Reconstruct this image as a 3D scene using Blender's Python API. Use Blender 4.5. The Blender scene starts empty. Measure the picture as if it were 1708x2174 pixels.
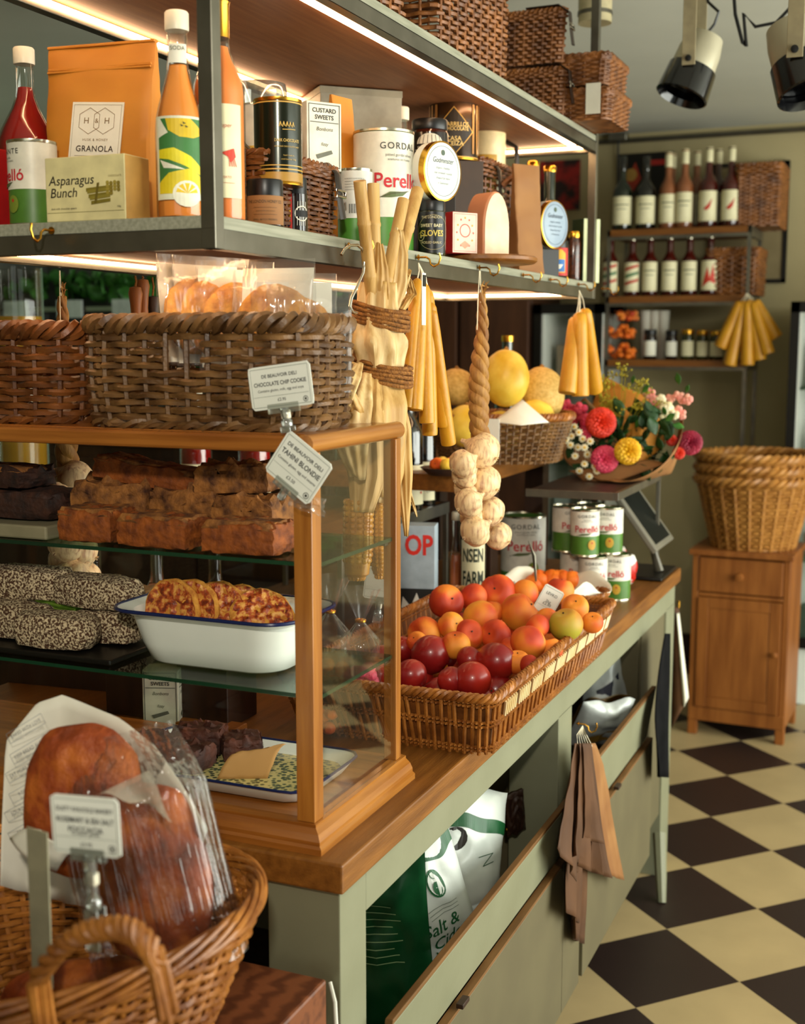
import bpy, bmesh, math, random
from math import pi, sin, cos, radians, hypot, atan2, sqrt
from mathutils import Vector as V, Matrix as MX, Euler, noise as NZ

# ------------------------------------------------------------------ camera, world, exposure, light
S = bpy.context.scene
COL = S.collection
FPX, CX, CY = 2620.0, 854.0, 1087.0
CAM = V((0, 0, 1.55))
PITCH = math.atan(356 / FPX)
YAW = math.atan(1129 / hypot(FPX, 356))
cd = bpy.data.cameras.new('camera'); cam = bpy.data.objects.new('camera', cd); COL.objects.link(cam)
cam.location = CAM; cam.rotation_euler = (pi / 2 - PITCH, 0, YAW)
cd.sensor_fit = 'HORIZONTAL'; cd.sensor_width = 36; cd.lens = 36 * FPX / 1708
cd.clip_start = 0.05
cd.dof.use_dof = True; cd.dof.focus_distance = 1.95; cd.dof.aperture_fstop = 6.0
S.camera = cam
S.view_settings.view_transform = 'Standard'; S.view_settings.look = 'None'
S.view_settings.exposure = 0.0; S.view_settings.gamma = 1; S.view_settings.use_curve_mapping = False
cy = S.cycles
cy.use_denoising = True; cy.max_bounces = 10; cy.diffuse_bounces = 4; cy.glossy_bounces = 4
cy.transmission_bounces = 6; cy.transparent_max_bounces = 24; cy.sample_clamp_indirect = 4
cy.caustics_reflective = False; cy.caustics_refractive = False
w = bpy.data.worlds.new('world'); S.world = w; w.use_nodes = True
w.node_tree.nodes['Background'].inputs[0].default_value = (0.72, 0.80, 0.72, 1)
w.node_tree.nodes['Background'].inputs[1].default_value = 0.42

def area(name, loc, tgt, sx, sy, power, col):
    d = bpy.data.lights.new(name, 'AREA'); d.shape = 'RECTANGLE'; d.size = sx; d.size_y = sy
    d.energy = power; d.color = col
    o = bpy.data.objects.new(name, d); COL.objects.link(o); o.location = loc
    o.rotation_euler = (V(tgt) - V(loc)).to_track_quat('-Z', 'Y').to_euler()
    return o
# daylight through the shop window in the right-hand wall and the glazed front behind the camera
area('window_daylight', (2.36, 2.9, 1.38), (0, 2.9, 1.3), 4.0, 2.05, 215, (0.97, 1.0, 0.90))
area('shopfront_daylight', (0.3, -2.3, 1.6), (-0.3, 2, 1.3), 2.2, 2.0, 12, (0.97, 1.0, 0.90))
# a ceiling spotlight behind the customer that washes the near end of the shelf and the bread case
d = bpy.data.lights.new('ceiling_spot_light', 'SPOT'); d.energy = 150; d.color = (1.0, .92, .78); d.spot_size = radians(50); d.spot_blend = .7; d.shadow_soft_size = .06
o = bpy.data.objects.new('ceiling_spot_light', d); COL.objects.link(o); o.location = (.35, -.75, 2.36)
o.rotation_euler = (V((-1.05, 1.45, 1.68)) - o.location).to_track_quat('-Z', 'Y').to_euler()
LED_STRENGTH = 24.0

_fw = V((-sin(YAW) * cos(PITCH), cos(YAW) * cos(PITCH), -sin(PITCH)))
_rt = V((cos(YAW), sin(YAW), 0)); _up = _rt.cross(_fw)
def at(x, y, X=None, Y=None, Z=None):
    """world point that lies on the plane X=, Y= or Z= along the sight line of a photo pixel"""
    d = _rt * (x - CX) - _up * (y - CY) + _fw * FPX
    t = (X - CAM.x) / d.x if X is not None else (Y - CAM.y) / d.y if Y is not None else (Z - CAM.z) / d.z
    return CAM + d * t
def depth(p): return (V(p) - CAM).dot(_fw)
def atd(x, y, d):
    """world point along a photo pixel's sight line at a given distance in front of the viewer"""
    return CAM + (_rt * (x - CX) - _up * (y - CY) + _fw * FPX) * (d / FPX)
def mpp(p): return depth(p) / FPX          # metres per photo pixel at a point
def fit(x0, x1, yt, X=None, Y=None):
    """centre point, width and top height of something seen between two photo columns"""
    c = at((x0 + x1) / 2, yt, X=X, Y=Y)
    return c, (x1 - x0) * mpp(c), c.z

# ------------------------------------------------------------------ materials
def lin(c):
    if isinstance(c, str): c = tuple(int(c[i:i + 2], 16) / 255 for i in (0, 2, 4))
    return tuple((x / 12.92 if x <= .04045 else ((x + .055) / 1.055) ** 2.4) for x in c) + (1,)
MATS = {}
def pbr(name, c1, c2=None, sc=18, st=(1, 1, 1), rough=.5, metal=0, bump=0, bsc=None, lo=.35, hi=.65, det=4,
        tr=0, alpha=1, sss=0, kind='noise', c3=None, coat=0, ior=1.45, emit=0, rnd=0, bst=None, spec=.5):
    m = bpy.data.materials.new(name); m.use_nodes = True
    N, L = m.node_tree.nodes, m.node_tree.links
    b = N['Principled BSDF']
    b.inputs['Base Color'].default_value = lin(c1)
    b.inputs['Roughness'].default_value = rough; b.inputs['Metallic'].default_value = metal
    b.inputs['Transmission Weight'].default_value = tr; b.inputs['IOR'].default_value = ior
    b.inputs['Coat Weight'].default_value = coat; b.inputs['Coat Roughness'].default_value = .12
    b.inputs['Specular IOR Level'].default_value = spec
    if sss:
        b.inputs['Subsurface Weight'].default_value = sss; b.inputs['Subsurface Radius'].default_value = (.02, .01, .005)
        b.inputs['Subsurface Scale'].default_value = .3
    if emit:
        b.inputs['Emission Color'].default_value = lin(c1); b.inputs['Emission Strength'].default_value = emit
    tc = N.new('ShaderNodeTexCoord'); mp = N.new('ShaderNodeMapping'); mp.inputs['Scale'].default_value = st
    L.new(tc.outputs['Object'], mp.inputs[0])
    if rnd:
        oi = N.new('ShaderNodeObjectInfo'); cb = N.new('ShaderNodeCombineXYZ'); ml = N.new('ShaderNodeMath'); ml.operation = 'MULTIPLY'
        ml.inputs[1].default_value = 7.3
        L.new(oi.outputs['Random'], ml.inputs[0]); L.new(ml.outputs[0], cb.inputs[0]); L.new(ml.outputs[0], cb.inputs[1])
        L.new(cb.outputs[0], mp.inputs['Location'])
    if c2 is not None:
        if kind == 'wave':
            t = N.new('ShaderNodeTexWave'); t.inputs['Distortion'].default_value = 5; t.inputs['Detail'].default_value = det
            t.inputs['Detail Scale'].default_value = 1.6
        elif kind == 'voronoi':
            t = N.new('ShaderNodeTexVoronoi')
        else:
            t = N.new('ShaderNodeTexNoise'); t.inputs['Detail'].default_value = det
        t.inputs['Scale'].default_value = sc
        L.new(mp.outputs[0], t.inputs['Vector'])
        r = N.new('ShaderNodeValToRGB'); e = r.color_ramp.elements
        e[0].position = lo; e[0].color = lin(c1); e[1].position = hi; e[1].color = lin(c2)
        if c3: k = e.new((lo + hi) / 2); k.color = lin(c3)
        L.new(t.outputs[0], r.inputs[0]); L.new(r.outputs[0], b.inputs['Base Color'])
    if bump:
        t2 = N.new('ShaderNodeTexNoise'); t2.inputs['Scale'].default_value = bsc or sc * 2; t2.inputs['Detail'].default_value = 3
        if bst:
            mp2 = N.new('ShaderNodeMapping'); mp2.inputs['Scale'].default_value = bst; L.new(tc.outputs['Object'], mp2.inputs[0]); L.new(mp2.outputs[0], t2.inputs['Vector'])
        else: L.new(mp.outputs[0], t2.inputs['Vector'])
        bp = N.new('ShaderNodeBump'); bp.inputs['Strength'].default_value = bump; bp.inputs['Distance'].default_value = .004
        L.new(t2.outputs[0], bp.inputs['Height']); L.new(bp.outputs[0], b.inputs['Normal'])
    MATS[name] = m
    return m
def clear(name, tint='FFFFFF', gloss=.5, rough=.03, body=0, bodycol='FFFFFF', bump=0, bsc=60, mn=.06, bst=(1, 1, 1)):
    """thin clear sheet: see-through with a fresnel reflection; body = how much milky diffuse it carries"""
    m = bpy.data.materials.new(name); m.use_nodes = True
    N, L = m.node_tree.nodes, m.node_tree.links
    N.remove(N['Principled BSDF'])
    out = N['Material Output']
    t = N.new('ShaderNodeBsdfTransparent'); t.inputs[0].default_value = lin(tint)
    g = N.new('ShaderNodeBsdfGlossy'); g.inputs['Roughness'].default_value = rough
    f = N.new('ShaderNodeLayerWeight'); f.inputs['Blend'].default_value = gloss * .5
    ad = N.new('ShaderNodeMath'); ad.operation = 'ADD'; ad.inputs[1].default_value = mn; ad.use_clamp = True
    mu = N.new('ShaderNodeMath'); mu.operation = 'MULTIPLY'; mu.inputs[1].default_value = gloss
    L.new(f.outputs['Fresnel'], mu.inputs[0]); L.new(mu.outputs[0], ad.inputs[0])
    base = t
    if body:
        d = N.new('ShaderNodeBsdfDiffuse'); d.inputs[0].default_value = lin(bodycol)
        mx0 = N.new('ShaderNodeMixShader'); mx0.inputs[0].default_value = body
        L.new(t.outputs[0], mx0.inputs[1]); L.new(d.outputs[0], mx0.inputs[2]); base = mx0
    mx = N.new('ShaderNodeMixShader')
    L.new(ad.outputs[0], mx.inputs[0]); L.new(base.outputs[0], mx.inputs[1]); L.new(g.outputs[0], mx.inputs[2])
    L.new(mx.outputs[0], out.inputs['Surface'])
    if bump:
        tc = N.new('ShaderNodeTexCoord'); mp = N.new('ShaderNodeMapping'); mp.inputs['Scale'].default_value = bst
        n = N.new('ShaderNodeTexNoise'); n.inputs['Scale'].default_value = bsc; n.inputs['Detail'].default_value = 2
        L.new(tc.outputs['Object'], mp.inputs[0]); L.new(mp.outputs[0], n.inputs['Vector'])
        bp = N.new('ShaderNodeBump'); bp.inputs['Strength'].default_value = bump; bp.inputs['Distance'].default_value = .01
        L.new(n.outputs[0], bp.inputs['Height']); L.new(bp.outputs[0], g.inputs['Normal']); L.new(bp.outputs[0], f.inputs['Normal'])
    MATS[name] = m
    return m
def lamp(name, col, strength):
    m = bpy.data.materials.new(name); m.use_nodes = True; N = m.node_tree.nodes; N.remove(N['Principled BSDF'])
    e = N.new('ShaderNodeEmission'); e.inputs[0].default_value = lin(col); e.inputs[1].default_value = strength
    m.node_tree.links.new(e.outputs[0], N['Material Output'].inputs[0]); MATS[name] = m
    return m
_plain = {}
def flat(c, rough=.5, metal=0, coat=0):
    """plain printed colour / paint with a faint mottling"""
    k = (c, rough, metal, coat)
    if k not in _plain:
        r, g, b_ = (int(c[i:i + 2], 16) for i in (0, 2, 4))
        c2 = '%02X%02X%02X' % tuple(max(0, int(x * .9)) for x in (r, g, b_))
        _plain[k] = pbr('paint_' + c.lower(), c, c2, sc=30, rough=rough, metal=metal, coat=coat)
    return _plain[k]

# ------------------------------------------------------------------ mesh building
def TR(*p): return MX.Translation(V(p))
def RX(a): return MX.Rotation(a, 4, 'X')
def RY(a): return MX.Rotation(a, 4, 'Y')
def RZ(a): return MX.Rotation(a, 4, 'Z')
def SC(x, y, z): return MX.Diagonal((x, y, z, 1))
class MB:
    def __init__(s): s.v = []; s.f = []
    def add(s, v, f, M=None):
        n = len(s.v)
        s.v += [tuple(M @ V(p)) for p in v] if M is not None else [tuple(p) for p in v]
        s.f += [tuple(i + n for i in q) for q in f]
        return s
    def box(s, c, d, M=None):
        x, y, z = (k / 2 for k in d)
        v = [(c[0] + a * x, c[1] + b * y, c[2] + e * z) for a in (-1, 1) for b in (-1, 1) for e in (-1, 1)]
        return s.add(v, [(0, 1, 3, 2), (4, 6, 7, 5), (0, 4, 5, 1), (2, 3, 7, 6), (0, 2, 6, 4), (1, 5, 7, 3)], M)
    def mm(s, a, b, M=None):
        return s.box([(a[i] + b[i]) / 2 for i in range(3)], [abs(b[i] - a[i]) for i in range(3)], M)
    def tube(s, pts, r, n=6, closed=False, cap=True, M=None, flatten=1.0):
        pts = [V(p) for p in pts]; m = len(pts)
        if m < 2: return s
        rr = r if isinstance(r, (list, tuple)) else [r] * m
        vs = []; up = None
        for i, p in enumerate(pts):
            a = pts[(i - 1) % m] if closed or i > 0 else pts[i]
            b = pts[(i + 1) % m] if closed or i < m - 1 else pts[i]
            t = (b - a)
            t = t.normalized() if t.length > 1e-9 else V((0, 0, 1))
            if up is None:
                up = t.orthogonal().normalized()
                if abs(t.z) < .9: up = (V((0, 0, 1)) - t * t.z).normalized()
            up = up - t * up.dot(t)
            up = up.normalized() if up.length > 1e-6 else t.orthogonal().normalized()
            sd = t.cross(up)
            for k in range(n):
                q = 2 * pi * k / n
                vs.append(p + (up * cos(q) * flatten + sd * sin(q)) * rr[i])
        fs = []
        for i in range(m if closed else m - 1):
            j = (i + 1) % m
            for k in range(n):
                l = (k + 1) % n
                fs.append((i * n + k, i * n + l, j * n + l, j * n + k))
        if cap and not closed:
            fs.append(tuple(range(n - 1, -1, -1))); fs.append(tuple((m - 1) * n + k for k in range(n)))
        return s.add(vs, fs, M)
    def lathe(s, prof, n=24, M=None, sx=1, sy=1, wob=None, cap=True):
        vs = []; fs = []
        for (r, z) in prof:
            for k in range(n):
                q = 2 * pi * k / n; w_ = wob(q, z) if wob else 1
                vs.append((r * sx * cos(q) * w_, r * sy * sin(q) * w_, z))
        for i in range(len(prof) - 1):
            for k in range(n):
                l = (k + 1) % n
                fs.append((i * n + k, i * n + l, (i + 1) * n + l, (i + 1) * n + k))
        if cap and prof[0][0] > 1e-6: fs.append(tuple(range(n - 1, -1, -1)))
        if cap and prof[-1][0] > 1e-6: fs.append(tuple((len(prof) - 1) * n + k for k in range(n)))
        return s.add(vs, fs, M)
    def grid(s, fn, nu, nv, cu=False, cv=False, M=None):
        vs = []; fs = []
        for i in range(nu + (0 if cu else 1)):
            for j in range(nv + (0 if cv else 1)):
                vs.append(fn(i / nu, j / nv))
        W = nv + (0 if cv else 1); H = nu + (0 if cu else 1)
        for i in range(nu):
            for j in range(nv):
                a, b = (i + 1) % H, (j + 1) % W
                fs.append((i * W + j, a * W + j, a * W + b, i * W + b))
        return s.add(vs, fs, M)
    def blob(s, r, n=16, amp=0, fr=3, seed=0, M=None, fn=None):
        m = max(6, n // 2 + 2)
        def f(u, v):
            th = pi * v; ph = 2 * pi * u
            d = V((sin(th) * cos(ph), sin(th) * sin(ph), cos(th)))
            k = 1 + (amp * NZ.noise(d * fr + V((seed, seed * .7, seed * 1.3))) if amp else 0)
            p = V((d.x * r[0], d.y * r[1], d.z * r[2])) * k
            return fn(p, d) if fn else p
        return s.grid(f, n, m, cu=True, M=M)
    def prism(s, poly, h, M=None):
        n = len(poly)
        v = [(x, y, 0) for x, y in poly] + [(x, y, h) for x, y in poly]
        f = [tuple(range(n - 1, -1, -1)), tuple(range(n, 2 * n))] + [(i, (i + 1) % n, n + (i + 1) % n, n + i) for i in range(n)]
        return s.add(v, f, M)
    def build(s, name, mat, parent=None, loc=None, smooth=True, bevel=0, sub=0, solid=0, seg=2, angle=40):
        me = bpy.data.meshes.new(name); me.from_pydata(s.v, [], s.f); me.update()
        bm = bmesh.new(); bm.from_mesh(me); bmesh.ops.remove_doubles(bm, verts=bm.verts, dist=1e-6)
        bmesh.ops.recalc_face_normals(bm, faces=bm.faces)
        bm.to_mesh(me); bm.free()
        if mat is not None: me.materials.append(mat if not isinstance(mat, str) else MATS[mat])
        o = bpy.data.objects.new(name, me); COL.objects.link(o)
        if smooth:
            me.polygons.foreach_set('use_smooth', [True] * len(me.polygons))
            try: me.set_sharp_from_angle(angle=radians(angle))
            except Exception: pass
        if solid: md = o.modifiers.new('solid', 'SOLIDIFY'); md.thickness = solid; md.offset = 0
        if bevel:
            md = o.modifiers.new('bevel', 'BEVEL'); md.width = bevel; md.segments = seg; md.limit_method = 'ANGLE'; md.angle_limit = radians(35)
        if sub: md = o.modifiers.new('sub', 'SUBSURF'); md.levels = sub; md.render_levels = sub
        if parent: o.parent = parent
        if loc is not None: o.location = loc
        return o
def tag(o, label, cat, group=None, kind=None):
    o['label'] = label; o['category'] = cat
    if group: o['group'] = group
    if kind: o['kind'] = kind
    return o
def thing(name, label, cat, loc=(0, 0, 0), rz=0, group=None, rot=None):
    o = bpy.data.objects.new(name, None); COL.objects.link(o); o.empty_display_size = .05
    o.location = loc; o.rotation_euler = rot if rot is not None else (0, 0, rz)
    return tag(o, label, cat, group)
def struct(o): o['kind'] = 'structure'; return o
def dup(root, loc=None, rot=None, label=None, group=None, scale=None):
    """a copy of a thing together with copies of its parts and sub-parts"""
    def cp(o, par):
        c = o.copy(); COL.objects.link(c)
        if par: c.parent = par
        for ch in o.children: cp(ch, c)
        return c
    r = cp(root, None)
    if loc is not None: r.location = loc
    if rot is not None: r.rotation_euler = rot
    if label: r['label'] = label
    if group: r['group'] = group
    if scale: r.scale = (scale,) * 3 if not isinstance(scale, (tuple, list)) else scale
    return r
# ------------------------------------------------------------------ lettering
_tc = {}
def text_mesh(txt, size, bold=0, shear=0, space=1.0, depth_=.0):
    c = bpy.data.curves.new('text', 'FONT'); c.body = txt; c.size = size; c.align_x = 'CENTER'; c.align_y = 'CENTER'
    c.offset = bold * size; c.shear = shear; c.space_character = space; c.resolution_u = 3; c.fill_mode = 'FRONT'
    o = bpy.data.objects.new('text', c)
    me = bpy.data.meshes.new_from_object(o)
    vs = [V(v.co) for v in me.vertices]; fs = [tuple(p.vertices) for p in me.polygons]
    bpy.data.objects.remove(o); bpy.data.curves.remove(c); bpy.data.meshes.remove(me)
    return vs, fs
def slice_x(mb, step):
    """cuts wide printed shapes into narrow strips so that they can bend round a can"""
    xs = [p[0] for p in mb.v]; a, b = min(xs), max(xs)
    me = bpy.data.meshes.new('cut'); me.from_pydata(mb.v, [], mb.f)
    bm = bmesh.new(); bm.from_mesh(me)
    k = math.ceil(a / step)
    while k * step < b:
        bmesh.ops.bisect_plane(bm, geom=bm.verts[:] + bm.edges[:] + bm.faces[:], dist=1e-7, plane_co=(k * step, 0, 0), plane_no=(1, 0, 0)); k += 1
    bm.verts.index_update(); r = MB()
    r.v = [tuple(v.co) for v in bm.verts]; r.f = [tuple(v.index for v in f.verts) for f in bm.faces]
    bm.free(); bpy.data.meshes.remove(me)
    return r
class Print:
    """printing on a surface. Lines are given in a label's own (x right, y up) metres; wrap = radius of a can it bends round."""
    def __init__(s): s.by = {}
    def m(s, col):
        return s.by.setdefault(col, MB())
    def text(s, txt, x, y, size, col='202020', bold=0, shear=0, space=1.0, sx=1.0, rot=0, maxw=None):
        v, f = text_mesh(txt, size, bold, shear, space)
        if not v: return s
        if maxw:
            w_ = max(p.x for p in v) - min(p.x for p in v)
            if w_ > maxw: sx *= maxw / w_
        ca, sa = cos(rot), sin(rot)
        s.m(col).add([(x + p.x * sx * ca - p.y * sa, y + p.x * sx * sa + p.y * ca, 0) for p in v], f); return s
    def poly(s, pts, col, z=0):
        s.m(col).add([(a, b, z) for a, b in pts], [tuple(range(len(pts)))]); return s
    def rect(s, x0, y0, x1, y1, col, z=0):
        n = max(1, int(abs(x1 - x0) / .004)); P = []
        for i in range(n):
            a, b = x0 + (x1 - x0) * i / n, x0 + (x1 - x0) * (i + 1) / n
            s.m(col).add([(a, y0, z), (b, y0, z), (b, y1, z), (a, y1, z)], [(0, 1, 2, 3)])
        return s
    def line(s, pts, wd, col, closed=False, z=0):
        n = len(pts)
        for i in range(n if closed else n - 1):
            a, b = V(pts[i]).to_2d() if len(pts[i]) > 2 else V(pts[i]), V(pts[(i + 1) % n])
            d = (b - a)
            if d.length < 1e-7: continue
            d.normalize(); q = V((-d.y, d.x)) * wd / 2; a = a - d * wd / 2; b = b + d * wd / 2
            s.m(col).add([(*(a - q), z), (*(b - q), z), (*(b + q), z), (*(a + q), z)], [(0, 1, 2, 3)])
        return s
    def frame(s, x0, y0, x1, y1, wd, col): return s.line([(x0, y0), (x1, y0), (x1, y1), (x0, y1)], wd, col, True)
    def disc(s, x, y, r, col, n=20, ry=None, z=0):
        return s.poly([(x + r * cos(2 * pi * k / n), y + (ry or r) * sin(2 * pi * k / n)) for k in range(n)], col, z)
    def ring(s, x, y, r, wd, col, n=24): return s.line([(x + r * cos(2 * pi * k / n), y + r * sin(2 * pi * k / n)) for k in range(n)], wd, col, True)
    def build(s, parent, M=None, wrap=None, lift=.0004, name='print', zs=.00012):
        """wrap: label centre looks along -Y of the parent (M flat: x right, y up, z out)"""
        k = 0
        for col, mb in s.by.items():
            k += 1; off = lift + zs * k
            if wrap:
                R = wrap + off + .0002
                mb = slice_x(mb, wrap * .16)
                mb.v = [((R + p[2]) * sin(p[0] / wrap), -(R + p[2]) * cos(p[0] / wrap), p[1]) for p in mb.v]
                if M is not None: mb.v = [tuple(M @ V(p)) for p in mb.v]
            else:
                mb.v = [tuple(M @ V((p[0], p[1], p[2] + off))) for p in mb.v]
            me = bpy.data.meshes.new(name); me.from_pydata(mb.v, [], mb.f); me.materials.append(flat(col, .55))
            o = bpy.data.objects.new(name, me); COL.objects.link(o); o.parent = parent
FRONT = RX(pi / 2)                       # flat label facing -Y: x right, y up
def face(loc=(0, 0, 0), rz=0): return TR(*loc) @ RZ(rz) @ FRONT
def label_band(r, w_, z0, z1, n=None, thick=.0003, a0=0):
    """paper label wrapped on a round body, centred on -Y"""
    mb = MB(); n = n or 18; R = r + thick
    def f(u, v):
        a = a0 + (u - .5) * w_ / r
        return (R * sin(a), -R * cos(a), z0 + (z1 - z0) * v)
    return mb.grid(f, n, 1)
FACE_CAM = lambda p: atan2(-(p[0] - CAM.x), p[1] - CAM.y)   # z-rotation that turns a thing's -Y towards where the customer stands
# ------------------------------------------------------------------ material library
pbr('oak', '8E5A22', '6A3E12', sc=5, st=(14, 1.2, 14), rough=.42, bump=.15, bsc=30, det=6, lo=.3, hi=.7)
pbr('oak_x', '84501E', '62380F', sc=5, st=(1.2, 14, 14), rough=.42, bump=.15, bsc=30, det=6, lo=.3, hi=.7)
pbr('case_oak', 'A86C2A', '8A5019', sc=4, st=(18, 18, 1.2), rough=.3, bump=.08, bsc=30, det=6, coat=.4)
pbr('case_oak_x', '9E6024', '7E4616', sc=4, st=(1.2, 18, 18), rough=.3, bump=.08, bsc=30, det=6, coat=.4)
pbr('case_oak_y', 'AC702C', '90561C', sc=4, st=(18, 1.2, 18), rough=.3, bump=.08, bsc=30, det=6, coat=.5)
pbr('pine', '9C5E26', '7E4616', sc=3, st=(8, 8, 1), rough=.5, bump=.1, bsc=20, det=5)
pbr('dark_wood', '3A2214', '2A170C', sc=4, st=(10, 10, 1), rough=.5)
pbr('stool_wood', '7A4426', '5A2E18', sc=3, st=(3, 9, 9), rough=.45, kind='wave', lo=.2, hi=.9)
pbr('sage', '86866C', '808066', sc=8, rough=.5, bump=.05, bsc=90)
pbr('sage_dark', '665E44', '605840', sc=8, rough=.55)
pbr('ply_edge', '80592F', '68451F', sc=40, st=(1, .2, 4), rough=.6)
pbr('shelf_board', '9C9A86', '848470', sc=6, st=(30, 1.5, 30), rough=.55, bump=.15, bsc=40)
pbr('shelf_board_under', '8A5630', '774522', sc=5, st=(20, 1.5, 20), rough=.55)
pbr('steel', '7C776A', '6A6659', sc=12, rough=.32, metal=.85)
pbr('steel_light', '8C8878', '77736A', sc=12, rough=.35, metal=.9)
pbr('steel_bright', 'C8C2B2', rough=.22, metal=1)
pbr('brass', 'D9A441', 'B98228', sc=60, rough=.25, metal=1)
pbr('gold_foil', 'D8A03A', 'C08A2C', sc=20, rough=.25, metal=1)
pbr('black_plastic', '0F0F10', rough=.35); pbr('black_metal', '16130F', rough=.4, metal=.3)
pbr('white_cap', 'D8D0B8', rough=.4); pbr('bottle_rose', '8E5634', '7A4628', sc=4, rough=.12, coat=.7); pbr('pale_housing', 'BEB69C', 'B0A88E', sc=6, rough=.35, metal=.2)
pbr('till_case', '7A7566', '6C675A', sc=6, rough=.45); pbr('glint_cane', 'EBD6A8', 'D8BC84', sc=30, rough=.35)  # till housing, and the pale colour that paints glints on the fruit tray
pbr('wicker_brown', '7E4A20', '4E2A10', sc=26, rough=.42, det=3, lo=.3, hi=.7, rnd=1, bump=.2, bsc=200)
pbr('wicker_grey', '7E5A32', '4A3018', sc=26, rough=.42, det=3, lo=.3, hi=.7, rnd=1, bump=.2, bsc=200)
pbr('wicker_honey', 'B0702E', '743E14', sc=26, rough=.4, det=3, lo=.3, hi=.7, rnd=1, bump=.2, bsc=200)
pbr('wicker_red', '9C6230', '5C3416', sc=26, rough=.45, det=3, lo=.3, hi=.7, rnd=1, bump=.2, bsc=200)
pbr('wicker_light', 'BC8440', '8E5A24', sc=20, rough=.42, det=3, lo=.3, hi=.7, rnd=1)
pbr('leather', '2A1C12', '1C120A', sc=30, rough=.4)
pbr('kraft', 'C98428', 'B4701C', sc=9, rough=.6, bump=.5, bsc=14, det=2)
pbr('kraft_pale', '9A6C3C', '86582E', sc=9, rough=.7, bump=.4, bsc=14, det=2)
pbr('kraft_brown', '5E3C20', '482C16', sc=9, rough=.75, bump=.4, bsc=18, det=2)
pbr('paper_white', 'E6E2D2', 'DAD5C2', sc=14, rough=.65); pbr('card_white', 'E9EADF', 'E0E2D6', sc=14, rough=.5)
pbr('cream_label', 'E6DEB8', 'DDD4AA', sc=14, rough=.55)
pbr('wax', 'CC921E', 'BA8016', sc=14, rough=.42, sss=.35, bump=.15, bsc=120)
pbr('twine', '9A6428', '6E4216', sc=160, rough=.85, bump=.6, bsc=300)
pbr('string', 'E4D9BC', rough=.8)
pbr('husk', 'D2AC6A', 'A27634', sc=9, st=(6, 6, .7), rough=.55, bump=.35, bsc=16, bst=(7, 7, .6), det=5, lo=.25, hi=.75)
pbr('husk_pale', 'DCC08C', 'B48C4C', sc=9, st=(6, 6, .7), rough=.55, bump=.35, bsc=16, bst=(7, 7, .6), det=5)
pbr('corn_kernel', 'D09630', 'A86818', sc=40, rough=.35)
pbr('garlic_skin', 'E6C898', '9A5E48', sc=36, st=(5, 5, .8), rough=.5, lo=.46, hi=.78, det=5, sss=.15, rnd=1)
pbr('garlic_stem', 'B4843E', '7E5022', sc=12, st=(5, 5, .8), rough=.65, bump=.4, bsc=30, bst=(8, 8, 1))
pbr('peach', 'E28226', 'A82C10', sc=14, rough=.6, lo=.38, hi=.62, det=2, c3='CC4A18', rnd=1, sss=.04)
pbr('peach_gold', 'E4962C', 'C24414', sc=14, rough=.6, lo=.36, hi=.62, det=2, rnd=1, sss=.04)
pbr('peach_green', 'A89C2C', 'D0702A', sc=10, rough=.55, lo=.45, hi=.7, det=2, rnd=1, sss=.12)
pbr('nectarine', '7E1414', 'B22A1A', sc=14, rough=.32, lo=.4, hi=.75, det=3, rnd=1, coat=.15)
pbr('apricot', 'F07C1C', 'DA4812', sc=26, rough=.5, lo=.45, hi=.8, det=2, rnd=1, sss=.1)
pbr('melon_yellow', 'F0CE52', 'E2B838', sc=30, rough=.4, bump=.1, bsc=150)
pbr('melon_net', 'D8B466', 'BE9846', sc=120, rough=.6, bump=.4, bsc=200)
pbr('cake_gold', '944C12', '522208', sc=60, rough=.75, bump=.7, bsc=120, lo=.35, hi=.75)
pbr('cake_top', '9A622A', '40200E', sc=55, rough=.8, bump=1, bsc=90, lo=.35, hi=.7)
pbr('cake_dark', '40200F', '1E0E08', sc=40, rough=.75, bump=.8, bsc=90)
pbr('brownie', '52240F', '2A1008', sc=30, rough=.7, bump=.8, bsc=70)
pbr('lamington', '4A2E1A', 'CDB894', sc=300, rough=.9, bump=1, bsc=240, lo=.44, hi=.58, det=2)
pbr('cookie', 'D89A3A', 'A8641C', sc=60, rough=.8, bump=.9, bsc=100, lo=.3, hi=.7)
pbr('focaccia', 'B4601E', '4E1C08', sc=26, rough=.6, bump=1, bsc=70, lo=.3, hi=.72, det=6, c3='8A3A10')
pbr('florentine', 'D89A48', '6A260E', sc=95, rough=.45, bump=.8, bsc=110, lo=.4, hi=.62, c3='A8481A')
pbr('enamel', 'E9ECE2', 'DFE4DA', sc=6, rough=.2, coat=.5)
pbr('enamel_rim', '16204A', rough=.25)
pbr('wall_paint', 'AEA078', 'A69870', sc=2.5, rough=.85)
pbr('ceiling_paint', 'D0D0C2', 'C8C8BA', sc=2, rough=.9)
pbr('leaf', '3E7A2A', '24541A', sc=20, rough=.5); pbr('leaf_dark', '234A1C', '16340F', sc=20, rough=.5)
pbr('bean_green', '7EA83A', '5E8A28', sc=20, rough=.5)
pbr('flower_red', 'E23A1C', 'C02410', sc=40, rough=.55); pbr('flower_pink', 'E2506A', 'C82A50', sc=40, rough=.55)
pbr('flower_yellow', 'ECBE1E', 'D89E10', sc=40, rough=.55); pbr('flower_blush', 'F0B6A0', 'E88A80', sc=40, rough=.55)
pbr('flower_white', 'F4EBCB', 'E8D8A8', sc=40, rough=.55); pbr('flower_wine', 'A01C3A', '7E1030', sc=40, rough=.55)
pbr('dill', 'A89A1E', '8A8018', sc=30, rough=.6)
pbr('foil_bag', 'DCE0D8', 'C8CEC8', sc=8, rough=.32, bump=1, bsc=13, det=2)
pbr('green_bag', '14502A', '0E4020', sc=8, rough=.3, bump=.8, bsc=13)
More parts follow.
